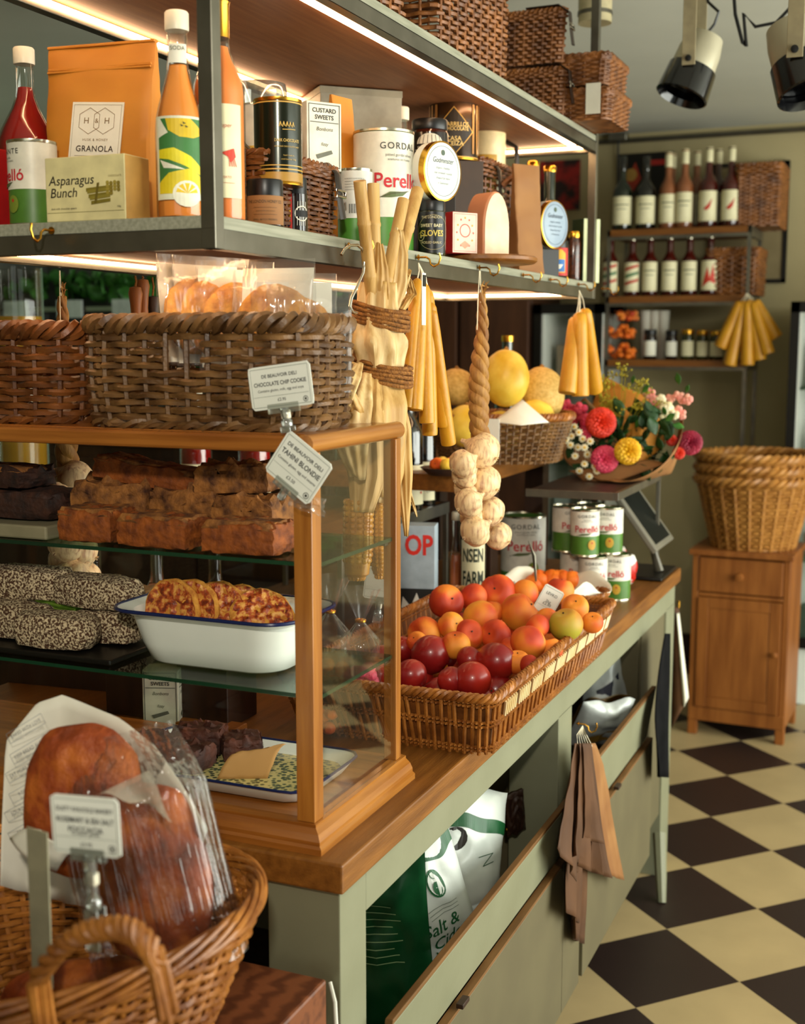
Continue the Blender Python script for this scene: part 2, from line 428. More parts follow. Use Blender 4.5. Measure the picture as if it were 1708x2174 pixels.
pbr('silver_bag', 'CACEC8', '9CA0A0', sc=8, rough=.4, metal=.25, bump=1, bsc=16)
pbr('cheese_wax', 'DC9A70', 'C8845C', sc=8, rough=.5); pbr('cheese_rind', 'EFD2B4', 'E6C2A0', sc=30, rough=.7)
pbr('liquid_red', 'A01812', '7E0E0C', sc=4, rough=.15, coat=.6, emit=0, sss=.3)
pbr('liquid_peach', 'FFA24A', 'F88C38', sc=4, rough=.3)
pbr('liquid_rose', 'FF9448', 'F47E38', sc=4, rough=.3)
pbr('liquid_amber', 'B8701C', '94540E', sc=4, rough=.12, coat=.6, sss=.3)
pbr('liquid_pink', 'E88A5A', 'DC7648', sc=4, rough=.12, coat=.6, sss=.3)
pbr('bottle_green', '0E1A0C', '0A140A', sc=4, rough=.08, coat=1, spec=.7)
pbr('bottle_black', '0A0A08', rough=.08, coat=1, spec=.7)
pbr('bottle_red', '4A140C', '360C08', sc=4, rough=.1, coat=.8)
pbr('jar_dark', '1C0C08', '120806', sc=6, rough=.1, coat=.8); pbr('jar_olive', '3A3A14', '22240C', sc=60, rough=.12, coat=.8)
pbr('tin_green', '1A1F10', '14190C', sc=5, rough=.25, metal=.5, coat=.4)
pbr('tin_bronze', '4A3016', '2A1A0C', sc=14, rough=.25, metal=.7, coat=.5)
pbr('can_steel', 'C2BBA4', rough=.25, metal=1)
pbr('parchment', 'AC8048', '9A7038', sc=6, rough=.7); pbr('potato', '8A6A3E', '6A4C2A', sc=30, rough=.8)
clear('pane', gloss=.28, rough=.015, mn=.012); clear('bottle_glass', 'FAFCF8', gloss=.55, rough=.03, mn=.03)
clear('glass_shelf', 'DDEEDF', gloss=.6, rough=.02, mn=.03); pbr('glass_edge', '0E3A24', '0A2A1A', sc=8, rough=.15, coat=.6)
clear('cellophane', gloss=.35, rough=.12, body=.035, bodycol='F4F0E4', bump=.5, bsc=9, mn=.035, bst=(5, 5, 1))
clear('cello_milky', gloss=.5, rough=.2, body=.4, bodycol='F6EEDA', bump=1, bsc=11, mn=.12, bst=(5, 5, 1))
clear('acrylic', 'F2F4EE', gloss=.8, rough=.06, body=.10, bodycol='E8EAE0', mn=.12)
lamp('led', 'FFCF9C', LED_STRENGTH)
# ------------------------------------------------------------------ the room
def checker():
    m = bpy.data.materials.new('checker_tiles'); m.use_nodes = True; N, L = m.node_tree.nodes, m.node_tree.links
    b = N['Principled BSDF']; tc = N.new('ShaderNodeTexCoord'); mp = N.new('ShaderNodeMapping')
    c = N.new('ShaderNodeTexChecker'); c.inputs['Scale'].default_value = 1
    c.inputs['Color1'].default_value = lin('BEA678'); c.inputs['Color2'].default_value = lin('2A1C18')
    th = radians(45 - 1.5); k = 1 / .301
    mp.inputs['Rotation'].default_value = (0, 0, th); mp.inputs['Scale'].default_value = (k, k, 1)
    P = V((-.598, 3.999)); P = V((P.x * cos(th) * k - P.y * sin(th) * k, P.x * sin(th) * k + P.y * cos(th) * k))
    mp.inputs['Location'].default_value = (-P.x + 1, -P.y, .5)
    mp.vector_type = 'POINT'
    L.new(tc.outputs['Object'], mp.inputs[0])
    n = N.new('ShaderNodeTexNoise'); n.inputs['Scale'].default_value = 5; n.inputs['Detail'].default_value = 5
    mx = N.new('ShaderNodeMix'); mx.data_type = 'RGBA'; mx.blend_type = 'MULTIPLY'; mx.inputs[0].default_value = .35
    L.new(tc.outputs['Object'], n.inputs[0]); L.new(mp.outputs[0], c.inputs[0]); L.new(c.outputs[0], mx.inputs[6]); L.new(n.outputs[0], mx.inputs[7])
    L.new(mx.outputs[2], b.inputs['Base Color']); b.inputs['Roughness'].default_value = .45
    return m
XL, XR, YF, YB, ZC = -4.6, 2.4, -2.4, 6.1, 2.56
struct(MB().mm((XL - .1, YF - .1, -.1), (XR + .1, YB + .1, 0)).build('floor', checker(), smooth=False))
struct(MB().mm((XL - .1, YF - .1, ZC), (XR + .1, YB + .1, ZC + .1)).build('ceiling', 'ceiling_paint', smooth=False))
struct(MB().mm((XL, YB, 0), (XR, YB + .1, ZC)).build('wall_back', 'wall_paint', smooth=False))
struct(MB().mm((XL - .1, YF, 0), (XL, YB, ZC)).build('wall_left', 'wall_paint', smooth=False))
wr = MB()                                                   # right wall with its long shop window
wr.mm((XR, YF, 0), (XR + .1, -1.5, ZC)); wr.mm((XR, 4.9, 0), (XR + .1, YB, ZC))
wr.mm((XR, -1.5, 0), (XR + .1, 4.9, .3)); wr.mm((XR, -1.5, 2.42), (XR + .1, 4.9, ZC))
struct(wr.build('wall_right', 'wall_paint', smooth=False))
wf = MB(); wf.mm((XL, YF - .1, 0), (-.9, YF, ZC)); wf.mm((1.5, YF - .1, 0), (XR, YF, ZC)); wf.mm((-.9, YF - .1, 2.5), (1.5, YF, ZC))
struct(wf.build('wall_front', 'wall_paint', smooth=False))
struct(MB().box((0, YB - .01, .06), (XR - XL, .02, .12)).build('baseboard_back', 'dark_wood', smooth=False)).location.x = (XL + XR) / 2
for i, (y0, y1) in enumerate(((-1.5, .1), (.1, 1.7), (1.7, 3.3), (3.3, 4.9))):
    f = MB()
    for a, b_ in (((XR + .02, y0, .3), (XR + .08, y0 + .05, 2.42)), ((XR + .02, y1 - .05, .3), (XR + .08, y1, 2.42)),
                  ((XR + .02, y0, .3), (XR + .08, y1, .36)), ((XR + .02, y0, 2.36), (XR + .08, y1, 2.42))): f.mm(a, b_)
    o = struct(f.build('window_%d' % (i + 1), 'sage', smooth=False))
f = MB()
for a, b_ in (((-.9, YF - .08, 0), (-.84, YF - .02, 2.5)), ((1.44, YF - .08, 0), (1.5, YF - .02, 2.5)), ((.27, YF - .08, 0), (.33, YF - .02, 2.5)),
              ((-.9, YF - .08, 2.44), (1.5, YF - .02, 2.5))): f.mm(a, b_)
struct(f.build('door_1', 'sage', smooth=False))
# dark conduit that runs along the top of the back wall, with its junction box
t = MB().tube([(-2.0, YB - .02, ZC - .035), (XR - .2, YB - .02, ZC - .035)], .012, 8)
struct(t.build('trim_1', 'steel'))
jb = MB().box((0, 0, 0), (.09, .05, .06)).build('junction_box', 'steel_light', loc=(-1.48, YB - .03, ZC - .05), bevel=.004)
tag(jb, 'small grey junction box on the dark pipe at the top of the back wall', 'junction box')
jb.location = at(1312, 286, Y=YB - .03)
MB().tube([(0, 0, -.03), (0, .01, -.3)], .006, 6).build('cable', 'black_plastic', jb)

# ------------------------------------------------------------------ counter
ZT = .90; XF = -.65; XBK = -1.62; YN = 1.33; YE = 3.605
counter = thing('shop_counter', 'long shop counter with oak worktop and sage green painted frame over tilt-out bins', 'counter', (XF, YN, 0))
def cpart(name, mb, m, par=counter, bev=.002):
    mb.v = [(x - XF, y - YN, z) for x, y, z in mb.v]
    return mb.build(name, m, par, smooth=False, bevel=bev)
cpart('worktop', MB().mm((XBK, YN, ZT - .04), (XF, YE, ZT)), 'oak', bev=.003)
fr = MB()
xf = XF - .012
fr.mm((xf - .03, 1.426, .795), (xf, 3.585, ZT - .04))                     # top rail
cpart('top_rail', fr, 'sage')
for y0, y1, x1 in ((1.345, 1.425, -.105), (2.36, 2.46, -.105), (3.47, 3.585, -.11)):
    cpart('post', MB().mm((xf + x1, y0, 0 if y0 != 2.36 else .15), (xf + (.0008 if y0 < 1.5 else 0), y1, .86 if y0 < 1.5 else .80)), 'sage')
cpart('back_panel', MB().mm((XBK + .02, 1.40, .12), (XBK + .05, 3.56, .86)), 'dark_wood')
cpart('bottom_shelf', MB().mm((XBK + .05, 1.40, .16), (xf - .05, 3.56, .185)), 'dark_wood')
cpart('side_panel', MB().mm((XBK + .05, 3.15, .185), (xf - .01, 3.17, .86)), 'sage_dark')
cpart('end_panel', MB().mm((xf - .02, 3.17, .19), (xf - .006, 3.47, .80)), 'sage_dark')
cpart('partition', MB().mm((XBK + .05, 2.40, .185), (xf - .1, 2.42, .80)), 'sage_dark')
MB().tube([(-.001, 2.07, .16), (.02, 2.0, .06), (.03, 1.97, 0.0)], [.02, .016, .012], 8).build('foot', 'sage', counter)
cpart('plinth', MB().mm((XBK + .1, 1.6, 0), (-1.0, 3.4, .16)), 'dark_wood')
def tilt_bin(y0, y1, label, zl):
    t = thing('tilt_bin', label, 'storage bin', (xf + .005, y0, .2))
    def p(n, a, b_, m, tilt=0):
        mb = MB().mm(a, b_)
        if tilt: mb.v = [(x + tilt * (z - .32), y, z) for x, y, z in mb.v]
        return mb.build(n, m, t, smooth=False, bevel=.0015)
    L_ = y1 - y0
    p('front_board', (.002, 0, .325), (.014, L_, zl - .2 - .009), 'sage', .15)
    p('board_edge', (.002, 0, zl - .2 - .009), (.014, L_, zl - .2), 'ply_edge', .15)
    half = .875 if L_ > .8 else L_
    for a, b_ in ((0, half), (half + .003, L_ + .1)) if L_ > .8 else ((0, L_ + .02),):
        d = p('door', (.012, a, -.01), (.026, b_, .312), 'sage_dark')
        e = MB().mm((.012, a, .312), (.026, b_, .318)).build('door_edge', 'ply_edge', d, smooth=False)
    MB().box((.03, .28, .325), (.012, .03, .008)).build('peg', 'dark_wood', t, bevel=.001)
    p('bin_floor', (-.45, 0.01, .02), (.0, L_ - .01, .03), 'dark_wood')
    return t
tilt_bin(1.43, 2.34, 'long tilt-out bin holding the green and white crisp bags under the counter', .645)
tilt_bin(2.47, 3.145, 'shorter tilt-out bin holding silver foil bags, under the far part of the counter', .665)

# ------------------------------------------------------------------ hanging shelf unit
HX0, HX1, HY0, HY1 = -1.25, -.82, 1.335, 3.2
ZL, ZU = 1.667, 2.037          # undersides of the two frames
hs = thing('hanging_shelf', 'two-tier steel-framed shelf hung from the ceiling with warm light strips under both boards', 'shelf', (HX1, HY0, ZL))
def hpart(name, mb, m, par=hs, bev=.0012, inv=None):
    mb.v = [(x - HX1, y - HY0, z - ZL) for x, y, z in mb.v]
    return mb.build(name, m, par, smooth=False, bevel=bev)
b_ = .02
for z, nm in ((ZL, 'lower'), (ZU, 'upper')):
    r = MB()
    r.mm((HX1 - b_, HY0, z), (HX1, HY1, z + .025)); r.mm((HX0, HY0, z), (HX0 + b_, HY1, z + .025))
    r.mm((HX0, HY0, z), (HX1, HY0 + b_, z + .025)); r.mm((HX0, HY1 - b_, z), (HX1, HY1, z + .025))
    hpart('frame_rail', r, 'steel')
    hpart('shelf_board', MB().mm((HX0 + .002, HY0 + (.0 if nm == 'upper' else .0), z + .025), (HX1 - .002, HY1, z + .041)), 'shelf_board')
    hpart('soffit_board', MB().mm((HX0 + b_, HY0 + b_, z + .019), (HX1 - b_, HY1 - b_, z + .0248)), 'shelf_board_under', bev=0)
    q = b_ + .001
    for a, c in (((HX1 - q - .040, HY0 + .03, z + .0125), (HX1 - q - .031, HY1 - .03, z + .0185)), ((HX0 + q, HY0 + .03, z + .009), (HX0 + q + .007, HY1 - .03, z + .0145)),
                 ((HX0 + .03, HY1 - q - .007, z + .009), (HX1 - .03, HY1 - q, z + .0145)), ((HX0 + .03, HY0 + q, z + .009), (HX1 - .03, HY0 + q + .007, z + .0145))):
        hpart('light_strip', MB().mm(a, c), 'led', bev=0)
for x, y in ((HX1 - b_, HY0), (HX1 - b_, HY1 - b_), (HX0, HY0), (HX0, HY1 - b_)):
    hpart('post', MB().mm((x - .0005, y - .0005, ZL), (x + b_ + .0005, y + b_ + .0005, ZC)), 'steel')
ZS = ZL + .041; ZSU = ZU + .041      # standing surfaces

# ------------------------------------------------------------------ glazed bread case on the worktop
KX1, KX0, KY0, KY1 = -.705, -1.62, 1.362, 1.645
ZK0, ZK1 = .935, 1.437
case = thing('bread_display_case', 'oak framed glass bread cabinet standing on the near end of the worktop', 'display case', (KX1, KY0, ZT))
def kpart(name, mb, m, par=case, bev=.001, smooth=False):
    mb.v = [(x - KX1, y - KY0, z - ZT) for x, y, z in mb.v]
    return mb.build(name, m, par, smooth=smooth, bevel=bev)
# stepped and rounded base moulding, mitred at the near corner
prof = [(0.0, .0), (.018, .0), (.018, .008), (.014, .011), (.014, .016), (.010, .024), (.003, .030), (.003, .034), (-.012, .036)]
cor = [(KX0, KY0), (KX1, KY0), (KX1, KY1 + .012)]
def mould(path, name, m):
    mb = MB(); n = len(prof)
    for i, (p, dirs) in enumerate(path):
        for o_, z in prof: mb.v.append((p[0] + dirs[0] * o_, p[1] + dirs[1] * o_, ZT + z))
    for i in range(len(path) - 1):
        for k in range(n - 1): mb.f.append((i * n + k, i * n + k + 1, (i + 1) * n + k + 1, (i + 1) * n + k))
    mb.f.append(tuple(range(n))); mb.f.append(tuple(range(2 * n - 1, n - 1, -1)))
    return kpart(name, mb, m, bev=0)
mould([((KX0, KY0), (0, -1)), ((KX1, KY0), (1, -1))], 'base_moulding', 'case_oak_x')
mould([((KX1, KY0), (1, -1)), ((KX1, KY1 + .012), (1, 0))], 'base_moulding', 'case_oak_y')
kpart('case_floor', MB().mm((KX0, KY0 + .001, ZT + .001), (KX1 - .001, KY1 + .01, ZK0 - .002)), 'case_oak_x')
PW = .026
for x, y in ((KX1 - PW, KY0), (KX1 - PW + .006, KY1 - .018), (KX0, KY0), (KX0, KY1 - .02)):
    kpart('corner_post', MB().mm((x, y, ZK0), (x + PW - (.006 if y > KY0 + .1 else 0), y + (PW if y == KY0 else .018), ZK1 - .022)), 'case_oak')
kpart('top_rail', MB().mm((KX0, KY0 - .001, ZK1 - .022), (KX1 - PW, KY0 + .022, ZK1)), 'case_oak_x', bev=.004)
kpart('top_rail', MB().mm((KX0, KY1 - .022, ZK1 - .022), (KX1 - PW, KY1, ZK1)), 'case_oak_x', bev=.004)
kpart('top_rail', MB().tube([(KX1 - .011, KY0 + .003, ZK1 - .011), (KX1 - .011, KY1 + .012, ZK1 - .011)], .0125, 14), 'case_oak_y', smooth=True, bev=0)
kpart('top_board', MB().mm((KX0, KY0 + .02, ZK1 - .006), (KX1 - .012, KY1 - .02, ZK1 + .001)), 'case_oak_x')
for z in (1.266, 1.091):
    g = kpart('glass_shelf', MB().mm((KX0 + .02, KY0 + .028, z), (KX1 - .006, KY1 - .02, z + .006)), 'glass_shelf', bev=0)
    e = MB().mm((KX0 + .02, KY0 + .0275, z + .0004), (KX1 - PW, KY0 + .0279, z + .0056)).mm((KX1 - .0058, KY0 + PW, z + .0004), (KX1 - .0055, KY1 - .02, z + .0056))
    e.v = [(x - KX1, y - KY0, zz - ZT) for x, y, zz in e.v]
    e.build('polished_edge', 'glass_edge', g, smooth=False)
    for q in range(2):
        s_ = MB().mm((KX1 - PW + .002, KY0 + PW if q == 0 else KY1 - .03, z - .006), (KX1 - .012, KY0 + PW + .008 if q == 0 else KY1 - .019, z))
        kpart('shelf_peg', s_, 'steel', bev=0)
kpart('glass_pane', MB().mm((KX1 - .0045, KY0 + PW, ZK0), (KX1 - .0025, KY1 - .018, ZK1 - .02)), 'pane', bev=0)
kpart('glass_pane', MB().mm((KX0 + .02, KY1 - .010, ZK0), (KX1 - .02, KY1 - .008, ZK1 - .02)), 'pane', bev=0)
# ================================================================== makers for packaged goods
rnd = random.Random(7)
def bottle_prof(r, h, neck_r, sh=.55, nk=.72, base=.004):
    """body radius r, total height h, shoulder starts at sh*h, neck starts at nk*h"""
    P = [(r * .8, 0), (r * .95, .002), (r, .008), (r, h * sh)]
    for i in range(1, 7):
        u = i / 6; e = (1 - cos(pi * u)) / 2
        P.append((r + (neck_r - r) * e, h * (sh + (nk - sh) * u)))
    P += [(neck_r, h * .985), (neck_r * 1.12, h * .985), (neck_r * 1.12, h)]
    return P
def cut(prof, z0, z1, inset=0):
    """the stretch of a profile between two heights"""
    def R(z):
        for (a, za), (b, zb) in zip(prof, prof[1:]):
            if za <= z <= zb and zb > za: return a + (b - a) * (z - za) / (zb - za)
        return prof[-1][0]
    zs = sorted({z0, z1} | {z for _, z in prof if z0 < z < z1})
    out = []
    for z in zs: out.append((max(.001, R(z) - inset), z))
    return out
def bottle(label, p, r, h, glass, neck_r=.013, sh=.55, nk=.72, liquid=None, fill=.7, cap=None, cap_h=.02, cap_r=None, lab=None, lab_col='cream_label',
           name='bottle', cat='bottle', group=None, rz=None, foil=None, n=28, pr=None, lw=None):
    t = thing(name, label, cat, p, FACE_CAM(p) if rz is None else rz, group)
    pf = bottle_prof(r, h, neck_r, sh, nk)
    if liquid:
        g = MB().lathe(pf, n).build('glass', 'bottle_glass', t)
        lq = cut(pf, .006, h * fill, .0022); MB().lathe([(0, .006)] + lq + [(0, h * fill)], n).build('drink', liquid, t)
    else:
        g = MB().lathe(pf, n).build('glass', glass, t)
    if cap:
        cr = cap_r or neck_r * 1.25
        MB().lathe([(cr * .98, h - cap_h), (cr, h - cap_h + .002), (cr, h + .002), (cr * .9, h + .004), (0, h + .004)], n, wob=lambda q, z: 1 + .015 * cos(24 * q)).build('cap', cap, t)
    if foil:
        MB().lathe([(a + .0012, z) for a, z in cut(pf, h * foil[1], h * .999)] + [(0, h + .002)], n).build('foil', foil[0], t)
    if lab:
        z0, z1 = lab; W_ = lw or r * 2.3
        lb = label_band(r, W_, z0 * h, z1 * h).build('label', lab_col, t)
        if pr:
            P = Print(); pr(P, W_, (z1 - z0) * h); P.build(lb, TR(0, 0, (z0 + z1) / 2 * h), wrap=r + .0004)
    return t
def tin(label, p, r, h, body, bands=None, pr=None, rim='can_steel', rz=None, name='tin_can', cat='can', group=None, ribs=True, n=32, lid=None):
    t = thing(name, label, cat, p, FACE_CAM(p) if rz is None else rz, group)
    P = [(r * .97, .0015), (r, .004)]
    for i in range(13):
        z = .006 + (h - .012) * i / 12
        P.append((r * (1 - (.006 if ribs and i in (3, 5, 8, 10) else 0)), z))
    P.append((r, h - .004))
    MB().lathe(P, n).build('can_body', body, t)
    MB().lathe([(0, h - .0042), (r * .93, h - .004), (r * .95, h), (r * 1.02, h), (r * 1.02, h - .004), (r, h - .005)], n).build('lid', rim, t)
    MB().lathe([(r, .005), (r * 1.02, .004), (r * 1.02, 0), (r * .9, 0)], n).build('bottom_rim', rim, t)
    for (z0, z1, col) in bands or (): label_band(r, 2 * pi * r, z0 * h, z1 * h, n=48, thick=.0004).build('label_band', flat(col, .4), t)
    if pr:
        Q = Print(); pr(Q, r, h); Q.build(t, TR(0, 0, 0), wrap=r + .0006)
    return t
def jar(label, p, r, h, body, lid, lid_h=.018, lab=None, lab_col='cream_label', pr=None, rz=None, group=None, name='jar', lw=None, glass=False, n=28):
    t = thing(name, label, 'jar', p, FACE_CAM(p) if rz is None else rz, group)
    hb = h - lid_h
    pf = [(r * .9, 0), (r, .005), (r, hb * .86), (r * .9, hb * .96), (r * .88, hb)]
    if glass:
        MB().lathe(pf, n).build('glass', 'bottle_glass', t)
        MB().lathe([(0, .004)] + cut(pf, .004, hb * .88, .002) + [(0, hb * .88)], n).build('contents', body, t)
    else: MB().lathe(pf, n).build('glass', body, t)
    MB().lathe([(r * .93, hb - .002), (r * .95, hb), (r * .95, h - .002), (r * .92, h), (0, h)], n, wob=lambda q, z: 1 + .008 * cos(40 * q)).build('lid', lid, t)
    if lab:
        W_ = lw or r * 2.2
        lb = label_band(r, W_, lab[0] * h, lab[1] * h).build('label', lab_col, t)
        if pr:
            P = Print(); pr(P, W_, (lab[1] - lab[0]) * h); P.build(lb, TR(0, 0, (lab[0] + lab[1]) / 2 * h), wrap=r + .0004)
    return t
def carton(label, p, w_, d_, h, col, rz=0, pr=None, prs=None, name='carton', cat='box', side=None, group=None, top=None, rot=None):
    t = thing(name, label, cat, p, rz, group, rot)
    MB().mm((-w_ / 2, -d_ / 2, 0), (w_ / 2, d_ / 2, h)).build('box_body', col if col in MATS else flat(col), t, smooth=False, bevel=.0012)
    if side:
        MB().mm((w_ / 2, -d_ / 2 + .001, .001), (w_ / 2 + .0004, d_ / 2 - .001, h - .001)).build('side_face', flat(side), t, smooth=False)
    if top: MB().mm((-w_ / 2 - .001, -d_ / 2 - .001, h - .012), (w_ / 2 + .001, d_ / 2 + .001, h + .001)).build('lid', flat(top), t, smooth=False)
    if pr: P = Print(); pr(P, w_, h); P.build(t, face((0, -d_ / 2, h / 2)))
    if prs: P = Print(); prs(P, d_, h); P.build(t, face((w_ / 2 + .0005, 0, h / 2), pi / 2), name='side_print')
    return t
def kraft_bag(label, p, w_, d_, h, rz=0, mat='kraft', name='paper_bag', zip_=False, pr=None, pouch=False):
    """gusseted stand-up bag: boxy foot that closes to a thin folded top"""
    t = thing(name, label, 'bag', p, rz)
    def f(u, v):
        a = 2 * pi * u; k = (1 - .93 * v ** (.8 if not pouch else 1.1))
        x = w_ / 2 * max(-1, min(1, 1.35 * cos(a))); y = d_ / 2 * max(-1, min(1, 1.35 * sin(a))) * k
        q = V((x * 9, v * 6, sin(a)))
        wv = .004 * NZ.noise(q * 1.6) * min(1, v * 4)
        return (x * (1 - .03 * sin(pi * v)) , y + wv + (.012 * sin(pi * v) * sin(a) if pouch else 0), h * v)
    MB().grid(f, 40, 20, cu=True).build('bag_body', mat, t)
    if zip_:
        MB().mm((-w_ / 2, -.006, h * .985), (w_ / 2, .006, h)).build('top_seal', mat, t, smooth=False, bevel=.001)
        MB().tube([(-w_ * .48, -.0095, h * .87), (w_ * .48, -.0095, h * .87)], .0022, 6).tube([(-w_ * .48, -.0115, h * .855), (w_ * .48, -.0115, h * .855)], .0018, 6).build('zip_seam', mat, t)
    if pr: pr(t)
    return t
def weave(mb, ring, rows, stakes, r, amp, sub=3, z0=0, closed=True, jit=.12, n=5, zs=None, seed=0, skip=None):
    """basket weave. ring(u, v) -> (point, outward normal)"""
    R = random.Random(seed)
    for j in range(rows):
        v = (j + .5) / rows; pts = []; m = stakes * sub
        for i in range(m if closed else m + 1):
            u = i / m; p, nn = ring(u, v)
            p = V(p) + V(nn) * amp * cos(pi * (i / sub + j)) + V((0, 0, 1)) * r * jit * 2 * NZ.noise(V((u * 40, j * 3.1, seed)))
            if skip and skip(u, v):
                if len(pts) > 2: mb.tube(pts, r * .95, n)
                pts = []; continue
            pts.append(p)
        if closed and not skip: mb.tube(pts, r * R.uniform(.88, 1.05), n, closed=True)
        elif len(pts) > 2: mb.tube(pts, r * R.uniform(.88, 1.05), n)
def stakes_(mb, ring, k, r, vs=(0, 1), seg=6, n=5, skip=None):
    for i in range(k):
        u = (i + .0) / k
        mb.tube([ring(u, vs[0] + (vs[1] - vs[0]) * q / seg)[0] for q in range(seg + 1)], r, n)
def braid(mb, ring, v, r, rad, turns, m=160, strands=3, closed=True, dz=0, n=5, flat_=1.0):
    for k in range(strands):
        pts = []
        for i in range(m if closed else m + 1):
            u = i / m; p, nn = ring(u, v); a = 2 * pi * (turns * u + k / strands)
            pts.append(V(p) + V(nn) * rad * cos(a) + V((0, 0, 1)) * (rad * flat_ * sin(a) + dz))
        mb.tube(pts, r, n, closed=closed)
def rrect(a, b, c):
    """closed outline of a rounded rectangle, half sizes a, b, corner c -> f(u) = (x, y, nx, ny)"""
    segs = []; q = pi * c / 2; A, B = 2 * (a - c), 2 * (b - c); tot = 2 * A + 2 * B + 4 * q
    def f(u):
        s = (u % 1) * tot
        for (L_, kind, px, py, an) in ((A, 0, -a + c, -b, -pi / 2), (q, 1, a - c, -b + c, -pi / 2), (B, 0, a, -b + c, 0), (q, 1, a - c, b - c, 0),
                                       (A, 0, a - c, b, pi / 2), (q, 1, -a + c, b - c, pi / 2), (B, 0, -a, b - c, pi), (q, 1, -a + c, -b + c, pi)):
            if s <= L_ + 1e-9:
                if kind == 0: return (px - sin(an) * s, py + cos(an) * s, cos(an), sin(an))
                t = an + s / c; return (px + c * cos(t), py + c * sin(t), cos(t), sin(t))
            s -= L_
        return (-a + c, -b, 0, -1)
    return f
def basket_ring(a, b, c, h, flare=0, z0=0, bulge=0):
    def ring(u, v):
        k = 1 + flare * v + bulge * sin(pi * v)
        x, y, nx, ny = rrect(a * k, b * k, min(c * k, a * k - 1e-4, b * k - 1e-4))(u)
        return V((x, y, z0 + h * v)), V((nx, ny, 0))
    return ring
def hamper(label, p, a, b, h, rz=0, mat='wicker_red', lid=True, straps=0, rows=14, stakes=44, r=.0042, group=None, tag_=None, rot=None, handle=False, cat='hamper', name='wicker_hamper'):
    """rectangular lidded hamper (half sizes a, b); front is -Y; straps with buckles hang down the front"""
    t = thing(name, label, cat, p, rz, group, rot)
    ring = basket_ring(a, b, .012, h * .84, .04)
    m = MB(); weave(m, ring, rows, stakes, r, r * .8, seed=int(a * 999), sub=2); stakes_(m, ring, stakes // 2, r * .7)
    m.build('basket_body', mat, t)
    MB().mm((-a * .97, -b * .97, .002), (a * .97, b * .97, .008)).build('base', mat, t, smooth=False)
    if lid:
        k = 1.06; rl = basket_ring(a * k, b * k, .014, h * .15, 0, h * .85); m = MB()
        weave(m, rl, 4, stakes, r, r * .7, seed=3, sub=2)
        for i in range(int(b * 2 / (r * 2.0))):
            y = -b * k + r + i * r * 2.0
            m.tube([(-a * k + a * k * 2 * q / 12, y, h + r * .5 * (1 if (q + i) % 2 else -1)) for q in range(13)], r, 5)
        braid(m, rl, 1, r * .9, r * .9, 26, m=120, strands=2)
        m.build('lid', mat, t)
    for i in range(1 if straps == 3 else straps):
        x = 0 if straps == 1 else (-a * .55 + a * 1.1 * i / (straps - 1)) if straps == 2 else a * .86
        y = -b * 1.06 - r * 2.2
        s_ = MB(); s_.tube([(x, -b * .4, h + r * 2), (x, -b * .95, h + r * 2.2), (x, y, h * .93), (x, y - .004, h * .6), (x + .004, y - .008, h * .32)], .011, 8, flatten=.22).build('strap', 'leather', t)
        bk = MB(); bk.tube([(x - .014, y - .006, h * .70), (x + .014, y - .006, h * .70), (x + .014, y - .007, h * .62), (x - .014, y - .007, h * .62)], .0022, 6, closed=True).build('buckle', 'steel_bright', s_ and t)
    if handle:
        hm = MB(); pts = [(a * .5 * cos(pi * q / 12), -b * 1.06 - .012 - .03 * sin(pi * q / 12), h * .8 + .03 * sin(pi * q / 12)) for q in range(13)]
        hm.tube(pts, .007, 7).build('handle', mat, t)
    if tag_:
        MB().box((tag_[0], -b * 1.04 - .014, tag_[1]), (.035, .001, .07)).build('paper_tag', 'paper_white', t, smooth=False)
    return t

# ================================================================== near end of the lower shelf, facing the street end
def SP(x0, x1, yt, Y=None, X=None):
    c, w_, z = fit(x0, x1, yt, X=X, Y=Y); return V((c.x, c.y, ZS)), w_, z - ZS
p, w_, h = SP(8, 92, 108, Y=1.47)
bottle('screw-capped bottle of dark red cordial standing behind the olive can', p, .043, h, None, .0125, .46, .8, 'liquid_red', .8, cap='white_cap', cap_h=.019, cap_r=.0148, name='cordial_bottle')
def perello(P, r, h, sub='', flav='', big=0, gherkin='7C8A2C'):
    P.text(sub, 0, h * .86, r * .3, '3A3A34', .004, space=1.2, maxw=r * 1.7)
    P.text(flav, 0, h * .79, r * .13, '6A6A60', maxw=r * 1.4); P.text('aceitunas sin hueso', 0, h * .755, r * .11, '6A6A60', maxw=r * 1.2)
    P.text('Perelló', 0, h * .585, r * .66, 'C8202C', .012, maxw=r * 1.75)
    P.poly([(-r * .7 , h * .455), (-r * .35, h * .50), (r * .3, h * .505), (r * .1, h * .47), (-r * .3, h * .455)], '5C6A3C')
    P.line([(-r * .75, h * .45), (-r * .3, h * .485), (r * .35, h * .51)], r * .02, '4A3A24')
    P.disc(r * .35, h * .26, r * .28, gherkin, ry=r * .36)
    P.disc(r * .35, h * .3, r * .07, 'B83A20')
GREENS = [(0.02, .43, '4E7A2A'), (.43, .975, 'E6E0CC')]
p, w_, h = SP(16, 118, 302, Y=1.40)
tin('white and green olive can with red lettering beside the asparagus box', p, w_ / 2, h, flat('4E7A2A', .4), [(.43, .975, 'E6E0CC')],
    lambda P, r, hh: perello(P, r, hh, 'PICANTE', 'manzanilla'), rz=-.55)
p, w_, h = SP(-22, 10, 318, Y=1.40)
carton('edge of a bright red carton left of the olive can', p, w_, .03, h, 'C01E1E', name='red_carton')
def granola_print(t):
    pass
p, w_, h = SP(88, 345, 93, Y=1.475)
gb = kraft_bag('large orange kraft pouch of granola with a white hexagon label', p, w_, .05, h, .1, 'kraft', name='granola_pouch', zip_=True, pouch=True)
lm = RZ(0) @ TR(.0, 0, 0)
lw_, lh_ = .080, .096
